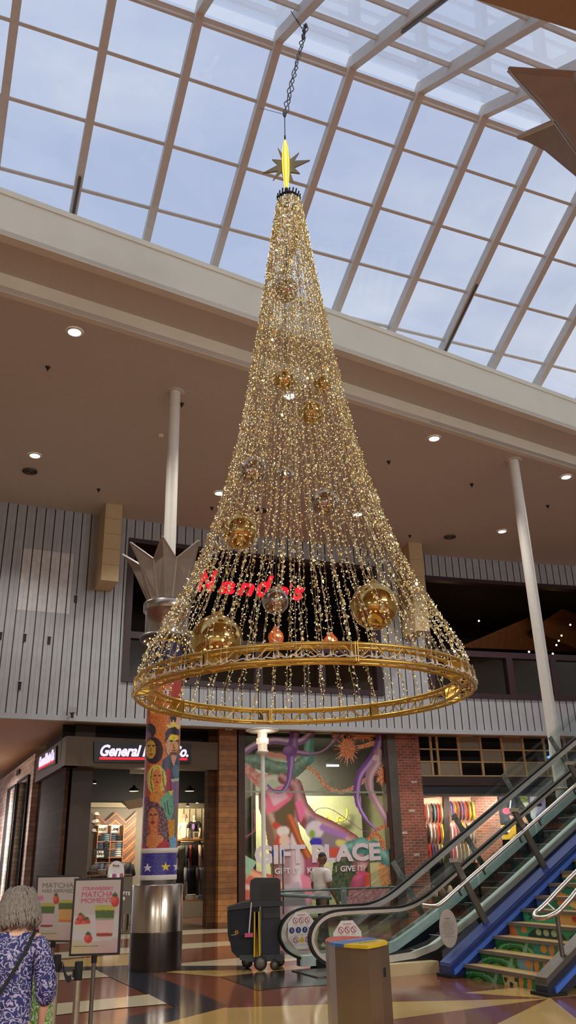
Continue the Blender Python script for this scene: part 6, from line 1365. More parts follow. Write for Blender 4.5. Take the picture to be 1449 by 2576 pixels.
    m = inpoly(p.x, p.y, G([(900, 1330), (1210, 1300), (1215, 1450), (880, 1450)])); p.put(m, (120, 60, 84)); p.speckle(m, (196, 170, 150), .3)
    p.poly(G([(400, 1350), (560, 1330), (580, 1450), (400, 1450)]), (110, 104, 108)); p.poly(G([(410, 1290), (520, 1260), (540, 1330), (420, 1360)]), (160, 150, 158))
    p.blur(2)
    # orange spiky blooms
    for cx, cy, rx, ry in ((890, 250, 34, 44), (1010, 150, 36, 18), (1150, 450, 16, 30), (820, 140, 18, 14)):
        for q in range(26):
            a = q*2.4; r_ = .75+.4*((q*7) % 5)/5; c_ = gg(cx, cy); p.stroke([c_, (c_[0]+rx*r_*math.cos(a), c_[1]+ry*r_*math.sin(a))], [3.2, .6], [(190, 104, 52), (214, 160, 112), (160, 74, 36)][q % 3])
        p.ell(*gg(cx, cy), rx*.55, ry*.55, (196, 104, 52)); m = ((p.x-gg(cx, cy)[0])/(rx*.9))**2+((p.y-gg(cx, cy)[1])/(ry*.9))**2 < 1; p.speckle(m & p.a, (224, 184, 150), .22)
    m = p.stroke(G([(980, 240), (1040, 225), (1080, 210)]), [5, 6, 6], OR); p.speckle(m, (224, 190, 150), .3)
    m = p.stroke(smoothpath(G([(595, 395), (660, 450), (720, 530), (790, 570), (870, 575), (940, 545), (1020, 490)])), 5.2, (176, 104, 70)); p.speckle(m, (216, 180, 140), .35)
    m = p.stroke(G([(1190, 830), (1110, 870), (1050, 940)]), [5, 5, 5], (158, 86, 50)); p.speckle(m, (206, 150, 110), .3); m = p.stroke(G([(1100, 880), (1150, 960), (1165, 1010)]), [5, 6, 5], (158, 86, 50)); p.speckle(m, (206, 150, 110), .3)
    # violet branches
    p.stroke(smoothpath(G([(95, 285), (200, 220), (330, 190), (480, 205), (560, 180), (640, 110)])), [9]*31, (120, 92, 138), lit=(206, 190, 206))
    p.stroke(G([(490, 110), (480, 180), (465, 280), (450, 330)]), [14, 11, 16, 9], P_, lit=(150, 120, 170)); p.stroke(smoothpath(G([(460, 300), (455, 400), (440, 500), (400, 570), (330, 575), (280, 530)])), [9]*6+[7]*6+[6]*6+[5]*6+[3.5]*6+[2], P_, lit=(160, 140, 180)); p.stroke(smoothpath(G([(500, 280), (600, 292), (700, 270), (780, 200), (830, 130)])), [7]*6+[3]*6+[3]*6+[5]*6+[7], (116, 78, 110), lit=(170, 150, 170))
    p.ell(*gg(450, 270), 18, 14, P_, lit=(150, 110, 170))
    p.stroke(smoothpath(G([(1140, 130), (1110, 260), (1050, 360), (980, 460), (960, 600), (980, 700), (1040, 800), (1110, 870)])), [10]*6+[10]*6+[10]*6+[9]*6+[7]*6+[5]*6+[3]*6+[2], P_, lit=(176, 150, 196)); p.stroke(smoothpath(G([(1120, 280), (1110, 360), (1060, 450), (1060, 560), (1120, 680), (1200, 820)])), [10]*6+[12]*6+[11]*6+[9]*6+[8]*6+[6], (150, 116, 128), lit=(196, 168, 172))
    p.ell(*gg(1105, 320), 9, 8, (200, 180, 176)); p.stroke(smoothpath(G([(640, 790), (640, 730), (700, 700), (780, 720), (900, 800), (1000, 870), (1080, 890)])), .8, (120, 84, 120)); p.stroke(smoothpath(G([(180, 720), (185, 860), (150, 900), (105, 925)])), 2, (130, 60, 90))
def GPF(a, b): return fr(gA+(gB-gA)*a+gn*.012, .14+(gzt-.14)*b)
paintgrid('window_art', GPF, 250, 300, art, m_attr, gw, k=1.6, keep_all=False)
gt = thing('window_lettering', gpl(780, 2200), 'large white two-word lettering with a small slogan line on the art window', 'lettering')
m_let = mat('frosted_letter', (225, 214, 218), .5, k=1.)
# two lines of lettering
for body, a, b, h, bo in [('GIFT', (182, 1135), (572, 1125), 150, .045), ('PLACE', (620, 1120), (1143, 1100), 140, .045)]:
    A = gg(*a); B = gg(*b); sign_text('lettering', body, gpl, A[0], A[1], B[0], B[1], h/3.02, m_let, gt, bold=bo, depth=.006, off=.01)
for body, a, b in [('GIFT IT', (335, 1205), (522, 1200)), ('|', (548, 1200), (553, 1200)), ('KEEP IT', (583, 1198), (772, 1193)), ('|', (800, 1190), (805, 1190)), ('GIVE IT', (835, 1187), (1010, 1180))]:
    A = gg(*a); B = gg(*b); sign_text('lettering', body, gpl, A[0], A[1], B[0], B[1], 45/3.02, m_let, gt, bold=.03, depth=.006, off=.01)
# interior of the gift shop
GI = 3.0; mb = MB(); mb.cur = 0; fbox(mb, fhit(578, 2200, SO-GI)[0], fhit(1003, 2200, SO-GI)[0], 0, ZT, SO-GI, SO-GI-.1, 6); mb.bar(fr0(fp(582, 2200, SO-.45), ZT/2), fr0(fp(578, 2200, SO-GI), ZT/2), .1, ZT); mb.bar(fr0(fp(996, 2200, SO-.4), ZT/2), fr0(fp(1003, 2200, SO-GI), ZT/2), .1, ZT); mb.cur = 1; fbox(mb, gs0-.1, gs1+.1, .0, .01, SO-.3, SO-GI, 3); mb.cur = 2; fbox(mb, gs0-.1, gs1+.1, ZT-.1, ZT, SO-.3, SO-GI, 3)
tag(mb.build('wall_gift_interior', [mat('gift_dark', (84, 78, 70), .7), m_sfloor, m_black]), kind='structure')
gb_ = back(GI-.1); mb = MB(); fbox(mb, fhit(632, 2150, SO-GI)[0], fhit(978, 2150, SO-GI)[0], 0, fhit(800, 2003, SO-GI)[1], SO-GI+.14, SO-GI+.02, 8); cream = mb.build('wall_cream', mat('cream_panel', (226, 220, 168), .6)); tag(cream, kind='structure')
mb = MB()
for x in (635, 902): a = gb_(x, 1925); mb.bar(fr(a+gn*.15, 0), fr(a+gn*.15, ZT-.1), .1, .1)
tag(mb.build('trim_9', m_dark), kind='structure')
gsy = mat('yellow_script', (226, 214, 90), .5, emit=(226, 214, 90), es=.25); mb = MB()
for path in (G([(885, 705), (888, 740), (878, 780), (850, 800), (858, 770)]), G([(850, 800), (845, 780), (820, 770), (815, 800), (840, 805)]), G([(815, 805), (780, 815), (750, 790), (735, 800), (722, 785), (735, 770), (750, 785), (738, 810), (725, 825)])):
    mb.tube(smoothpath([back(GI-.3)(*q) for q in path], 4), .035, 6)
tag(mb.build('script_sign', gsy), 'yellow looping script sign on the cream wall behind the art window', 'sign')
for x, y, lb in [(829, 1926, 'left long track light high inside the gift shop'), (845, 1926, 'right short track light high inside the gift shop')]:
    p = back(1.6)(x, y); mb = MB(); mb.box(p, (.2, .1, .05)); mb.cur = 1; mb.box(p+ZZ*.04, (.22, .12, .03)); tag(mb.build('track_light', [m_lampon, m_darkmetal]), lb, 'light')
lamp('AREA', fr(F3((gs0+gs1)/2, 0, SO-1.5), ZT-.5), 300, (1, .95, .75), 2.2, to=fr(F3((gs0+gs1)/2, 0, SO-2.6), 0), sy=.6)

# ================================================================== STEEL POST, BRICK PILLAR AND SKATE SHOP
b0, b1 = fhit(1013.8, 2181, SO)[0], fhit(1074.7, 2161, SO)[0]
wallseg('trim_10', F3(gs1+.12, 0, SO+.12), F3(b0, 0, SO+.12), 0, ZT, .3, m_gsteel, uv=False, kind='structure')
t = thing('brick_pillar', F3((b0+b1)/2, 0, SO), 'worn red brick pillar right of the art window', 'pillar')
wallseg('brickwork', F3(b0, 0, SO+.1), F3(b1, 0, SO+.1), 0, ZT, .6, m_brick, t)
for k, (x, y) in enumerate([(1042, 1967), (1036, 2039), (1017, 2095), (1048, 2150)]):
    s, z = fhit(x, y, SO+.1); mb = MB(); fbox(mb, s-.1, s+.1, z-.035, z+.035, SO+.106, SO+.05); mb.build('pale_brick', mat('pale_brick', (205, 190, 176), .8, var=.15), t)
e0, e1 = b1, fhit(1449, 2000, SO)[0]+3
skt = shp
m_frm = mat('weathered_frame', (190, 160, 112), .7, var=.2, vs=20); m_frost = mat('frosted_pane', (140, 128, 108), .5, var=.1)
zl = fhit(1200, 1952, SO)[1]; zu = fhit(1200, 1853, SO)[1]
wi = struct('window_8'); W8 = lambda x, y: fp(x, y, SO)
bays = [1052, 1088, 1103, 1155, 1213, 1268, 1320, 1372]
def vpx(x, yb=1950, yt=1852):  # vertical member through px x at mid height
    s = fhit(x, 1900, SO)[0]; return s
ss_ = [vpx(x) for x in (1050, 1086, 1102, 1156, 1212, 1266, 1319, 1372, 1425)]
mb = MB()
for s in ss_[1:]: fbox(mb, s-.04, s+.04, zl, zu, SO, SO-.06)
zz_ = [zl, zl+(zu-zl)*.35, zl+(zu-zl)*.66, zu]
for z in zz_: fbox(mb, ss_[0], ss_[-1]+2, z-.022, z+.022, SO, SO-.05, 5)
mb.build('frame', m_frm, wi)
for (i, j) in [(0, 0), (2, 0), (3, 2), (4, 1), (5, 2), (5, 0), (6, 0), (7, 0)]:
    mb = MB(); fbox(mb, ss_[i]+.05, ss_[i+1]-.05, zz_[j]+.025, zz_[j+1]-.025, SO-.02, SO-.035); mb.build('frosted_pane', m_frost, wi)
mb = MB(); fbox(mb, e0-.1, e1, zu+.03, ZT, SO+.0, SO-.3, 5); tag(mb.build('wall_header', m_black), kind='structure')
zb2, zb3, zb4 = fhit(1200, 1955, SO)[1], fhit(1200, 1977, SO)[1], fhit(1200, 2003, SO)[1]
mb = MB(); mb.cur = 0; fbox(mb, e0, e1, zb3, zb2, SO+.05, SO-.3, 5); mb.cur = 1; fbox(mb, e0, e1, zb4+.07, zb3-.02, SO+.02, SO-.3, 5); mb.cur = 2; fbox(mb, e0, e1, zb4, zb4+.07, SO+.1, SO-.3, 5)
bm_ = mb.build('steel_beam', [mat('rusty_beam', (58, 42, 38), .6), mat('blue_grey_beam', (62, 62, 68), .4, .5), m_gsteel]); tag(bm_, 'dark riveted steel beam across the skate shop under the old windows', 'beam')
DS = 4.5; mb = MB(); mb.cur = 0; fbox(mb, fhit(1040, 2100, SO-DS)[0], e1+.5, 0, ZT, SO-DS, SO-DS-.1, 6); mb.bar(fr0(fp(1052, 2100, SO-.7), ZT/2), fr0(fp(1040, 2100, SO-DS), ZT/2), .1, ZT); mb.cur = 1; fbox(mb, e0-.1, e1+.5, 0, .01, SO-.3, SO-DS, 5); fbox(mb, e0-.1, e1+.5, ZT-.12, ZT-.02, SO-.3, SO-DS, 5)
tag(mb.build('wall_skate_interior', [m_dark, m_black]), kind='structure')
d1 = .9; bs1 = back(d1)
tag(panel('wall_board_display', bs1, [(1058, 2008), (1119, 2004), (1123, 2170), (1066, 2170)], .06, mat('display_peach', (214, 168, 140), .6), fwd=-.03), kind='structure')
tag(panel('wall_board_display', bs1, [(1128, 2004), (1197, 2003), (1203, 2170), (1131, 2170)], .06, mat('display_peach', (214, 168, 140), .6), fwd=-.03), kind='structure')
tag(panel('trim_11', back(d1-.1), [(1116, 2000), (1130, 2000), (1134, 2250), (1119, 2250)], .1, m_dark), kind='structure')
wallseg('wall_brick', bs1(1196, 2100), bs1(1262, 2100), 0, zb4+.4, .2, m_brick, kind='structure')
wallseg('wall_dark_back', back(1.6)(1256, 2100), back(1.6)(1449, 2100), 0, zb4+.4, .1, m_black, kind='structure')
sB = fhit(1130, 2100, SO)[0]; lamp('AREA', F3(sB+.2, zb4-.1, SO-.05), 75, (1, .88, .74), 2.2, to=F3(sB+.2, 1.4, SO-1.0), sy=.3); lamp('SPOT', F3(fhit(1225, 2100, SO)[0], zb4-.05, SO-.35), 150, (1, .62, .3), .05, spot=80, to=F3(fhit(1225, 2100, SO)[0], 1.2, SO-.9))
lamp('AREA', F3(fhit(1310, 2100, SO)[0], zb4-.1, SO-.2), 70, (1, .92, .85), 1.5, to=F3(fhit(1310, 2100, SO)[0], 2.0, SO-1.5), sy=.3)
# skateboard deck: one shaped, dished outline
def deckmesh():
    mb = MB(); n = 20; out = []
    for k in range(n):
        a = 2*math.pi*k/n; x = .09*math.copysign(abs(math.cos(a))**.8, math.cos(a)); z = .31*math.copysign(min(1, abs(math.sin(a))**.45), math.sin(a)); out.append((x, z))
    f_ = [(x, -.012-(.03 if abs(z) > .24 else 0)*((abs(z)-.24)/.07)*-1, z+.31) for x, z in out]
    V = [(x, -.008+(.035*max(0, (abs(z)-.22)/.09)), z+.31) for x, z in out]; V2 = [(x, y+.012, z) for x, y, z in V]
    mb.add([(0, -.008, .31)]+V+[(0, .004, .31)]+V2, [(0, 1+k, 1+(k+1) % n) for k in range(n)]+[(n+1, n+2+(k+1) % n, n+2+k) for k in range(n)]+[(1+k, n+2+k, n+2+(k+1) % n, 1+(k+1) % n) for k in range(n)], True); return mb
m_deck = mat('deck_paint', kind='objcol', rough=.35, var=.5, vs=14)
first = None; DK = {'red': (196, 52, 40), 'pale grey': (168, 158, 150), 'black': (30, 30, 34), 'teal': (50, 110, 130), 'bright red': (214, 40, 36), 'olive': (150, 140, 90), 'white': (214, 200, 196), 'yellow': (220, 190, 40), 'orange': (224, 110, 30), 'blue': (60, 70, 150), 'purple': (120, 80, 150), 'lime': (190, 200, 60), 'pink': (220, 120, 150), 'brown': (110, 66, 48)}
rows = [('left display', 'top', 2070, [1069.7, 1079.8, 1090, 1097.7, 1105.8, 1115], ['red', 'pale grey', 'black', 'teal', 'bright red', 'olive']),
        ('left display', 'middle', 2123, [1071, 1079, 1088, 1097, 1107, 1117], ['red', 'black', 'white', 'pale grey', 'bright red', 'yellow']),
        ('left display', 'bottom', 2175, [1077, 1086, 1094, 1102, 1110, 1118], ['orange', 'bright red', 'blue', 'brown', 'pale grey', 'lime']),
        ('right display', 'top', 2064, [1139, 1149, 1158.5, 1166.5, 1177, 1186, 1194], ['blue', 'orange', 'brown', 'purple', 'red', 'yellow', 'lime']),
        ('right display', 'middle', 2121, [1141, 1150, 1161, 1169, 1178, 1187, 1196], ['white', 'pink', 'purple', 'yellow', 'black', 'white', 'pale grey']),
        ('right display', 'bottom', 2174, [1143, 1153, 1164, 1173, 1183, 1193], ['pink', 'white', 'pale grey', 'olive', 'white', 'brown'])]
for grp, rw, yb, xs_, cs_ in rows:
    for k, (x, cn_) in enumerate(zip(xs_, cs_)):
        if first is None: first = deckmesh().build('skateboard_deck', m_deck); o = first
        else: o = first.copy(); COL.objects.link(o)
        s, z = fhit(x, yb, SO-d1+.09); T_ = Ftan(s); o.location = v3(F3(s, z, SO-d1+.09)); o.rotation_euler = (0, 0, math.atan2(T_[1], T_[0])+.75); o.color = (*lin(DK[cn_]), 1)
        tag(o, '%s skateboard deck, %s row of the %s, number %s from left' % (cn_, rw, grp, ['one', 'two', 'three', 'four', 'five', 'six', 'seven'][k]), 'skateboard', 'skateboard decks on the %s' % grp)
# poster wall of the skate shop
bp_ = back(1.45)
def artgrid(name, surf, q, fn, lb, k=2.2, n=(60, 70), cat='poster', es=None):
    a, b, c_, d = [surf(*p_) for p_ in q]; o = paintgrid(name, lambda u, v: (d*(1-u)+c_*u)*(1-v)+(a*(1-u)+b*u)*v, n[0], n[1], fn, m_attr, None, k=k); me = o.data; tag(o, lb, cat); return o
def a1(p): p.fill((40, 40, 44)); p.ell(1275, 2040, 12, 8, (200, 60, 74)); p.stroke([(1262, 2010), (1275, 2018)], 2.5, (210, 206, 204)); p.stroke([(1285, 2012), (1282, 2040)], 1.6, (220, 216, 214)); p.poly([(1280, 2050), (1296, 2055), (1290, 2076)], (196, 110, 110)); p.ell(1270, 2068, 10, 3, (20, 20, 22))
def a2(p): p.fill((34, 32, 30)); p.speckle(p.y < 2022, (190, 180, 90), .3); p.poly([(1308, 2020), (1330, 2018), (1332, 2050), (1312, 2052)], (206, 182, 150)); p.poly([(1303, 2040), (1330, 2052), (1330, 2075), (1303, 2060)], (196, 130, 100)); p.ell(1302, 2046, 4, 6, (60, 60, 62))
def a3(p): p.fill((150, 140, 196)); p.ell(1350, 2022, 14, 6, (30, 26, 36), 15); p.poly([(1334, 2026), (1352, 2032), (1345, 2060), (1336, 2060)], (216, 170, 176)); p.ell(1340, 2010, 5, 5, (206, 204, 214)); p.ell(1362, 2014, 5, 7, (110, 110, 170))
def a4(p): p.fill((206, 128, 40)); p.ell(1264, 2084, 5, 4, (230, 220, 190)); p.ell(1278, 2090, 5, 4, (226, 214, 180)); p.ell(1270, 2096, 9, 4, (40, 32, 26)); p.ell(1261, 2103, 4, 5, (230, 214, 180))
artgrid('poster', bp_, [(1254, 2002), (1297, 2003), (1300, 2072), (1257, 2072)], a1, 'black poster with red and white figures in the skate shop, leftmost')
artgrid('poster', bp_, [(1299, 2003), (1329, 2003), (1334, 2075), (1303, 2075)], a2, 'dark and tan poster in the skate shop, middle')
artgrid('poster', bp_, [(1332, 2003), (1372, 2004), (1374, 2062), (1335, 2062)], a3, 'lilac poster with a black wavy figure in the skate shop, rightmost')
artgrid('poster', bp_, [(1256, 2075), (1298, 2075), (1299, 2112), (1258, 2112)], a4, 'orange poster with cream shapes in the skate shop, lowest')
# clothes bench under the boards
tt = thing('bench_display', fr(back(.5)(1105, 2230), 0), 'low display of shoes and draped clothes below the skateboards', 'display')
s = fhit(1105, 2230, SO-.5)[0]; mb = MB(); fbox(mb, s-1.0, s+1.2, 0.01, .55, SO-.2, SO-.8, 3); mb.build('bench', m_dark, tt)
for k in range(7):
    p = F3(s-.8+.28*k, .55, SO-.4); mb = MB(); mb.lathe(p, [(.1, 0), (.12, .1), (.06, .24), (.03, .3)], 10); mb.build('draped_item', mat('drape%d' % (k % 4), [(190, 160, 140), (60, 60, 66), (200, 190, 180), (120, 90, 70)][k % 4], .8), tt)
# blue lit emblem to the right
ns = thing('lit_emblem_sign', fp(1398, 1925, SO+.12), 'pale blue lit emblem sign partly behind the white post', 'sign'); sb2 = lambda x, y: fp(x, y, SO+.12)
panel('emblem', sb2, [(1382, 1880), (1387, 1880), (1389, 1900), (1396, 1904), (1396, 1910), (1386, 1912), (1377, 1906), (1378, 1902), (1384, 1901)], .04, mat('blue_neon', (120, 180, 240), .5, emit=(130, 190, 245), es=1.1), ns)
panel('emblem', sb2, [(1408, 1885), (1413, 1886), (1412, 1895), (1418, 1902), (1423, 1910), (1422, 1920), (1414, 1912), (1408, 1904)], .04, mat('blue_neon'), ns)

# ================================================================== LAMP POST
lp = atY(660, 1838, 20); t = thing('lamp_post', fr(lp, 0), 'slim white lamp post with a wide disc top in front of the art window', 'lamp')
mb = MB(); mb.lathe(fr(lp, lp[2]), [(.02, -.05), (.30, -.035), (.39, -.005), (.39, .01), (.30, .03), (.05, .05), (.01, .06)], 40); mb.build('disc_reflector', m_white, t)
zl_ = lp[2]; mb = MB(); mb.lathe(fr(lp, zl_), [(.10, -.46), (.10, -.02)], 20); mb.build('lantern_glass', mat('lantern_glass', (235, 215, 195), .3, emit=(255, 220, 190), es=.4), t)
mb = MB(); mb.lathe(fr(lp, zl_), [(.105, -.31), (.145, -.30), (.145, -.18), (.105, -.17)], 20); mb.build('diffuser_ring', mat('diffuser', (250, 225, 200), .3, emit=(255, 225, 195), es=.7), t)
mb = MB()
for k in range(4): a = k*math.pi/2+.4; q = fr(lp, 0)+np.array([.115*math.cos(a), .115*math.sin(a), 0]); mb.tube([fr(q, zl_-.5), fr(q, zl_-.02)], .008, 6)
mb.lathe(fr(lp, zl_), [(.05, -.60), (.06, -.54), (.135, -.51), (.135, -.46), (.02, -.455)], 20); mb.build('lantern_frame', m_white, t)
mb = MB(); mb.lathe(fr(lp, 0), [(.10, 0), (.10, .03), (.052, .06), (.048, zl_-.58)], 18); mb.build('pole', m_white, t)
lamp('POINT', fr(lp, zl_-.2)+gn*.25, 3, (1, .85, .7), .1)

# ================================================================== RECYCLING BIN
ZBN = .86; top_px = [(818, 2362), (819, 2366), (826, 2370), (842, 2373.5), (880, 2377), (925, 2379.5), (955, 2374), (977, 2368), (970, 2364.5), (940, 2358.5), (900, 2355), (865, 2354), (838, 2355.5), (823, 2358.5)]
tw = [atZ(x, y, ZBN) for x, y in top_px]; ctr_ = np.mean(tw, axis=0); t = thing('recycling_bin', fr(ctr_, 0), 'brushed steel three-stream recycling bin with red, blue and yellow top', 'bin')
m_bin = mat('bin_steel', (158, 138, 118), .33, .85, var=.06, vs=2)
mb = MB(); mb.prism([fr(p, ZBN-.01) for p in tw], (0, 0, -(ZBN-.09))); mb.build('body', m_bin, t); mb = MB(); mb.prism([fr(ctr_+(p-ctr_)*.93, .10) for p in tw], (0, 0, -.1)); mb.build('plinth', m_black, t)
def clip(P, a, b, keep):
    out = []; f = lambda p: ((b[0]-a[0])*(p[1]-a[1])-(b[1]-a[1])*(p[0]-a[0]))*keep
    for i in range(len(P)):
        p, q = P[i], P[(i+1) % len(P)]; fp_, fq = f(p), f(q)
        if fp_ >= 0: out.append(p)
        if fp_*fq < 0: tt_ = fp_/(fp_-fq); out.append((p[0]+(q[0]-p[0])*tt_, p[1]+(q[1]-p[1])*tt_))
    return out
l1 = ((827, 2369), (917, 2358.7)); l2_ = ((858, 2376), (951, 2363.6))
cxp, cyp = 898, 2366; tin = [(cxp+(x-cxp)*.975, cyp+(y-cyp)*.95) for x, y in top_px]
for nm, P, mt_ in [('lid_panel', clip(tin, *l1, -1), mat('lid_red', (190, 44, 44), .35)), ('lid_panel', clip(clip(tin, *l1, 1), *l2_, -1), mat('lid_blue', (60, 110, 176), .35)), ('lid_panel', clip(tin, *l2_, 1), mat('lid_yellow', (222, 190, 40), .35))]:
    if len(P) > 2: mb = MB(); mb.prism([atZ(x, y, ZBN+.012) for x, y in P], (0, 0, -.03)); lpn = mb.build(nm, mt_, t)
mb = MB(); A, B = atZ(880, 2366, ZBN+.016), atZ(915, 2361, ZBN+.016); text_to(mb, 'RECYCLE', A, B-A, np.cross(ZZ, B-A)/np.linalg.norm(B-A)*.05, .02); mb.build('lettering', m_white, t)
mb = MB(); A, B = atZ(905, 2373, ZBN+.016), atZ(950, 2367, ZBN+.016); text_to(mb, 'WASTE', A, B-A, np.cross(ZZ, B-A)/np.linalg.norm(B-A)*.05, .02); mb.build('lettering', m_black, t)
# door seam and latch on the right face
pF, pR = tw[5], tw[7]; nf = np.cross(pR-pF, ZZ); nf /= np.linalg.norm(nf); nf = nf if nf@(CAM-pF) > 0 else -nf; ax = (pR-pF)/np.linalg.norm(pR-pF); sp_ = pF+(pR-pF)*.55
mb = MB(); mb.box(fr(sp_, .46)+nf*.001, (.008, .006, .76), (ax, nf, ZZ)); mb.build('door_seam', m_black, t); mb = MB(); mb.box(fr(sp_, .59)+nf*.006, (.17, .02, .085), (ax, nf, ZZ)); mb.build('latch', m_rubber, t)

# ================================================================== CLEANING CART
CYc = 15.95
def ct(x, y, Yv=CYc): return atY(x, y, Yv)
t = thing('cleaning_cart', fr(ct(645, 2400), 0), 'black janitor cart with a fabric bag, grey frame and large rear wheel', 'cart')
m_fab = mat('cart_fabric', (34, 36, 44), .8, bump=.5, bs=8); m_cp = mat('cart_plastic', (38, 40, 46), .4)
def cbox(nm, pts, y0, y1, mt, par=None): mb = MB(); a = [ct(x, y, CYc) for x, y in pts]; mb.prism([p+np.array([0, y0, 0]) for p in a], (0, y1-y0, 0)); return mb.build(nm, mt, par or t)
cbox('bag', [(580, 2284), (605, 2280), (652, 2281), (653, 2398), (648, 2408), (600, 2404), (586, 2390), (579, 2350)], -.28, .28, m_fab)
cbox('bag_flap', [(575, 2288), (582, 2283), (584, 2350), (580, 2366), (576, 2345)], -.3, .3, m_fab)
cbox('lid', [(574, 2280), (612, 2268), (655, 2264), (712, 2265), (713, 2277), (655, 2279), (612, 2284), (578, 2288)], -.32, .32, m_cp)
cbox('body', [(658, 2280), (704, 2278), (704, 2396), (658, 2400)], -.25, .27, mat('cart_navy', (32, 36, 50), .45))
cbox('shelf_lip', [(664, 2296), (705, 2292), (705, 2306), (664, 2308)], -.29, -.2, m_cp)
cbox('base', [(604, 2398), (712, 2396), (716, 2412), (640, 2416), (606, 2410)], -.3, .3, mat('cart_base', (58, 66, 74), .4))
b_ = cbox('top_box', [(630, 2226), (632, 2214), (642, 2208), (698, 2208), (705, 2214), (706, 2264), (630, 2266)], -.22, .22, m_cp)
mb = MB()
for k in range(9): z = ct(650, 2222+k*4.6)[2]; mb.bar((ct(654, 2230)[0], CYc-.225, z), (ct(703, 2230)[0], CYc-.225, z), .012, .012)
mb.build('rib', mat('rib_black', (24, 24, 28), .3), b_)
mb = MB(); a_, b2 = ct(656, 2282), ct(657, 2404); mb.bar(a_+np.array([0, -.31, 0]), b2+np.array([0, -.31, 0]), .04, .04, (0, 1, 0)); mb.build('frame_post', m_gsteel, t)
for x, y, r_, yo in ((622, 2420, 13, .1), (655, 2425, 15, -.33), (704, 2412, 11, .2), (690, 2408, 10, -.3)):
    c = ct(x, y, CYc+yo); R_ = r_/2072*CYc*.97; c[2] = R_; mb = MB(); ax_ = (np.array([1, 0, 0.]), ZZ, np.array([0, -1., 0])); mb.lathe(c, [(R_*.7, -.02), (R_*.97, -.022), (R_, 0), (R_*.97, .022), (R_*.7, .02)], 28, ax_); wh = mb.build('wheel', m_rubber, t)
    mb = MB(); mb.lathe(c, [(R_*.15, .032), (R_*.6, .03), (R_*.72, .022), (R_*.72, .0)], 24, ax_); mb.build('hub', m_gsteel, wh); mb = MB(); mb.bar(c, fr(c, c[2]+R_*1.25), .03, .05); mb.build('fork', m_darkmetal, wh)
mb = MB(); c = ct(598, 2342)+np.array([0, -.30, 0])
for k in range(6): a = k*math.pi/3; mb.bar(c+np.array([.012*math.cos(a), 0, .012*math.sin(a)]), c+np.array([.035*math.cos(a), 0, .035*math.sin(a)]), .015, .004, (0, 1, 0))
mb.build('emblem', mat('emblem_orange', (226, 150, 30), .5), t); mb = MB(); mb.bar(c+np.array([-.09, 0, -.04]), c+np.array([-.01, 0, -.035]), .005, .03, (0, 1, 0)); mb.build('lettering', m_fascia, t)
yw = mat('yellow_plastic', (218, 176, 10), .4); mb = MB()
for k, (x0, x1) in enumerate([(645, 644), (648, 649), (651, 654)]): mb.bar(ct(x0, 2291)+np.array([0, -.34, 0]), ct(x1, 2402)+np.array([0, -.34, 0]), .05, .02, (0, 1, 0))
tag(mb.build('folded_floor_sign', yw), 'folded yellow wet-floor sign strapped upright to the cleaning cart', 'sign')
t2 = thing('toilet_brush', ct(629, 2352)+np.array([0, -.36, 0]), 'pink-headed brush with a pale handle hanging on the cart', 'brush'); mb = MB(); mb.tube([ct(635, 2268)+np.array([0, -.36, 0]), ct(629, 2345)+np.array([0, -.36, 0])], .011, 8); mb.build('handle', m_fascia, t2)
mb = MB(); c = ct(629, 2348)+np.array([0, -.36, 0]); mb.bar(c-np.array([.07, 0, 0]), c+np.array([.07, 0, 0]), .06, .06); mb.build('brush_head', mat('pink_brush', (206, 90, 120), .6), t2)
for x0, x1, yb, lb in ((686, 691, 2292, 'mop with a blue-tipped grey handle in the cart, left of two'), (711, 713, 2300, 'mop with a blue-tipped grey handle in the cart, right of two')):
    a = ct(x0, 2138, CYc+.3); b = ct(x1, yb, CYc+.3); t2 = thing('mop', b, lb, 'mop', 'mops in the cart'); mb = MB(); mb.tube([a+(b-a)*.1, b], .014, 8); mb.build('handle', m_gsteel, t2); mb = MB(); mb.tube([a, a+(b-a)*.11], .018, 8); mb.build('grip', mat('blue_grip', (40, 80, 170), .4), t2)

# ================================================================== POSTER STANDS AND BARRIER
cp = lambda x, y: (x/4.025, 2150+y/4.025)
CP = lambda pts: [cp(*q) for q in pts]
def cup(p, x0, x1, yt, x2, x3, yb, cols_c):
    ys = [yt]+[yt+(yb-yt)*f for f, _ in cols_c]
    for i, (f, c) in enumerate(cols_c):
        fa = 0 if i == 0 else cols_c[i-1][0]
        L = lambda f_: x0+(x2-x0)*f_; R_ = lambda f_: x1+(x3-x1)*f_; Y_ = lambda f_: yt+(yb-yt)*f_
        p.poly(CP([(L(fa), Y_(fa)), (R_(fa), Y_(fa)), (R_(f), Y_(f)), (L(f), Y_(f))]), c)
    a = cp((x0+x1)/2, yt); p.ell(a[0], a[1], (x1-x0)/8.05, 1.6, (176, 170, 60))
def straw(p, x, y, rx, ry):
    a = cp(x, y); p.ell(a[0], a[1], rx/4, ry/4, (196, 50, 50), lit=(226, 110, 90)); b = cp(x, y-ry*.95); p.poly([(b[0]-rx/5, b[1]), (b[0], b[1]-ry/7), (b[0]+rx/5, b[1]), (b[0], b[1]+ry/12)], (60, 90, 40))
def bgp(p, y0, y1, x0, x1):
    t_ = np.clip((p.y-y0)/(y1-y0), 0, 1)[:, None]; u_ = np.clip((p.x-x0)/(x1-x0), 0, 1)[:, None]; base = lin((198, 184, 176)); low_ = lin((200, 186, 110))*(1-u_)+lin((196, 140, 170))*u_; k_ = np.clip((t_-.72)*3.2, 0, 1); p.c[:] = base*(1-k_)+low_*k_; p.a[:] = True
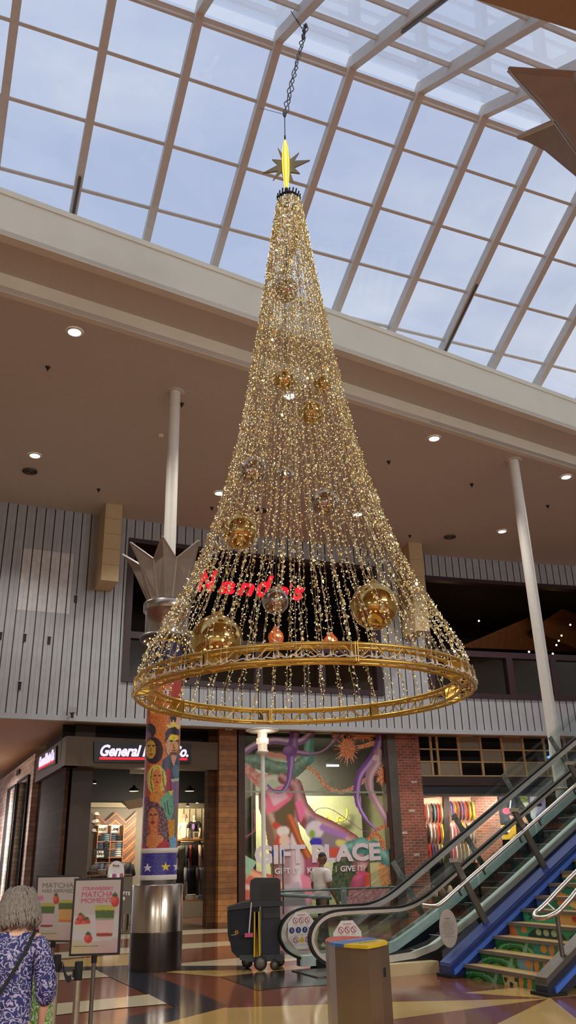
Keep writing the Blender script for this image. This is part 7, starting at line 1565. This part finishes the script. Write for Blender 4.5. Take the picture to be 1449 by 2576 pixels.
def art2(p):
    bgp(p, 2210, 2400, 180, 305); p.poly(CP([(715, 620), (1200, 600), (1200, 830), (960, 880), (715, 860)]), (204, 198, 196))
    cup(p, 962, 1165, 518, 978, 1132, 862, [(.13, (186, 182, 80)), (.36, (92, 116, 48)), (.42, (150, 156, 120)), (.80, (214, 180, 174)), (.90, (160, 50, 46)), (1., (200, 190, 180))]); p.speckle(inpoly(p.x, p.y, CP([(962, 560), (1160, 560), (1155, 640), (968, 640)])), (60, 84, 36), .4)
    straw(p, 1165, 470, 42, 60); p.ell(*cp(832, 735), 20.5, 11, (196, 186, 170)); p.poly(CP([(748, 640), (920, 640), (918, 712), (750, 712)]), (204, 198, 196))
    for x, y in ((790, 690), (840, 660), (880, 680), (815, 640), (860, 695)): straw(p, x, y, 34, 36)
    p.poly(CP([(750, 706), (916, 700), (900, 760), (860, 780), (800, 780), (765, 760)]), (206, 196, 176)); straw(p, 893, 848, 42, 48); p.blur(1)
def art1(p):
    bgp(p, 2205, 2370, 92, 200); a = cp(415, 440); p.ell(a[0], a[1], 6.5, 7, (206, 120, 160))
    cup(p, 418, 560, 495, 410, 528, 765, [(.1, (178, 176, 80)), (.38, (80, 106, 44)), (.80, (208, 180, 182)), (.88, (150, 44, 46)), (1., (198, 190, 184))]); cup(p, 592, 740, 465, 592, 735, 705, [(.1, (178, 176, 80)), (.36, (76, 100, 40)), (.8, (214, 160, 90)), (.92, (206, 120, 50)), (1., (198, 190, 184))])
    straw(p, 568, 455, 30, 48); straw(p, 382, 600, 22, 44); straw(p, 372, 758, 24, 30); p.blur(1)
def stand(q, Yv, fn, pxp, lb, texts):
    a, b, c_, d = [atY(x, y, Yv) for x, y in q]; L0 = a; base = np.array([atY(pxp, q[3][1], Yv)[0], Yv+.04, 0]); t = thing('poster_stand', base, lb, 'sign', None)
    back_ = np.array([0, .03, 0]); mb = MB(); mb.prism([a, b, c_, d], back_); mb.build('frame', mat('poster_frame', (34, 24, 26), .35), t)
    cc = (a+b+c_+d)/4; ins = lambda p: cc+(p-cc)*np.array([.915, 1, .94]); A, B, C_, D_ = [ins(p)+np.array([0, -.004, 0]) for p in (a, b, c_, d)]
    paintgrid('poster_print', lambda u, v: (D_*(1-u)+C_*u)*(1-v)+(A*(1-u)+B*u)*v, 130, 190, fn, m_attr, t, k=.72)
    srf = lambda x, y: atY(x, y, Yv-.006)
    for body, p0, p1, h, cl_, bo in texts:
        P0, P1 = cp(*p0), cp(*p1); sign_text('lettering', body, srf, P0[0], P0[1], P1[0], P1[1], h/4.025, mat('ink_%d_%d_%d' % cl_, cl_, .5), t, bold=bo, depth=.0015, off=.002)
    mb = MB(); tp = atY(pxp, q[3][1]-2, Yv)+np.array([0, .02, 0]); mb.tube([fr(tp, .02), tp], .019, 12); mb.build('pole', m_gsteel, t); mb = MB(); mb.lathe(fr(tp, 0), [(.17, 0), (.17, .012), (.15, .02), (.02, .025)], 28); mb.build('base', m_gsteel, t)
    mb = MB(); mb.lathe(fr(tp, tp[2]-.06), [(.026, 0), (.026, .06)], 12); mb.build('clamp', m_black, t)
PKc = (190, 66, 110); GRc = (104, 110, 96)
stand([(92, 2203), (204, 2201), (195, 2371), (85, 2369)], 9.3, art1, 133, 'framed drink poster on a pole headed MATCHA HAS ARRIVED, behind the other', [('MATCHA', (430, 336), (745, 334), 50, GRc, .0), ('HAS ARRIVED', (427, 384), (750, 384), 36, GRc, .0), ('Iced Strawberry Matcha', (395, 808), (575, 804), 14, (120, 124, 50), .0)])
stand([(187, 2210), (310, 2207), (300, 2402), (173, 2406)], 8.5, art2, 236, 'framed drink poster on a pole headed STRAWBERRY MATCHA MOMENT, in front', [('STRAWBERRY', (832, 363), (1150, 358), 36, PKc, .0), ('MATCHA', (828, 430), (1145, 424), 54, PKc, .0), ('MOMENT', (823, 492), (1132, 484), 50, PKc, .0), ('Iced Strawberry Matcha', (742, 938), (995, 932), 16, (110, 112, 40), .0), ('7.50', (1005, 925), (1085, 922), 20, (200, 170, 150), .0)])
tops = [atZ(145, 2403, .95), atZ(199, 2420, .95)]
for i, (p, lb) in enumerate(zip(tops, ['steel barrier post behind the shopping bag, left of two', 'steel barrier post between the sign poles, right of two'])):
    t = thing('barrier_post', fr(p, 0), lb, 'barrier', 'queue barrier posts'); mb = MB(); mb.lathe(fr(p, 0), [(.028, .02), (.028, .78), (.028, .86)], 16); mb.build('post', m_steel, t); mb = MB(); mb.lathe(fr(p, 0), [(.030, .82), (.033, .83), (.033, .95), (.028, .955)], 16); mb.box(fr(p, .87)+np.array([.03 if i == 0 else -.03, 0, 0]), (.03, .03, .06)); mb.build('belt_head', m_black, t); mb = MB(); mb.lathe(fr(p, 0), [(.17, 0), (.17, .015), (.05, .04), (.034, .045)], 24); mb.build('base', m_steel, t)
mb = MB(); a, b = fr(tops[0], .87)+np.array([.055, 0, 0]), fr(tops[1], .84)+np.array([-.055, 0, 0]); 
for i in range(10):
    f0, f1 = i/10, (i+1)/10; q = lambda f: a+(b-a)*f-ZZ*.05*math.sin(f*math.pi); mb.bar(q(f0), q(f1), .003, .05)
tag(mb.build('barrier_belt', mat('navy_belt', (36, 34, 56), .7)), 'dark retractable belt stretched between the two barrier posts', 'belt')
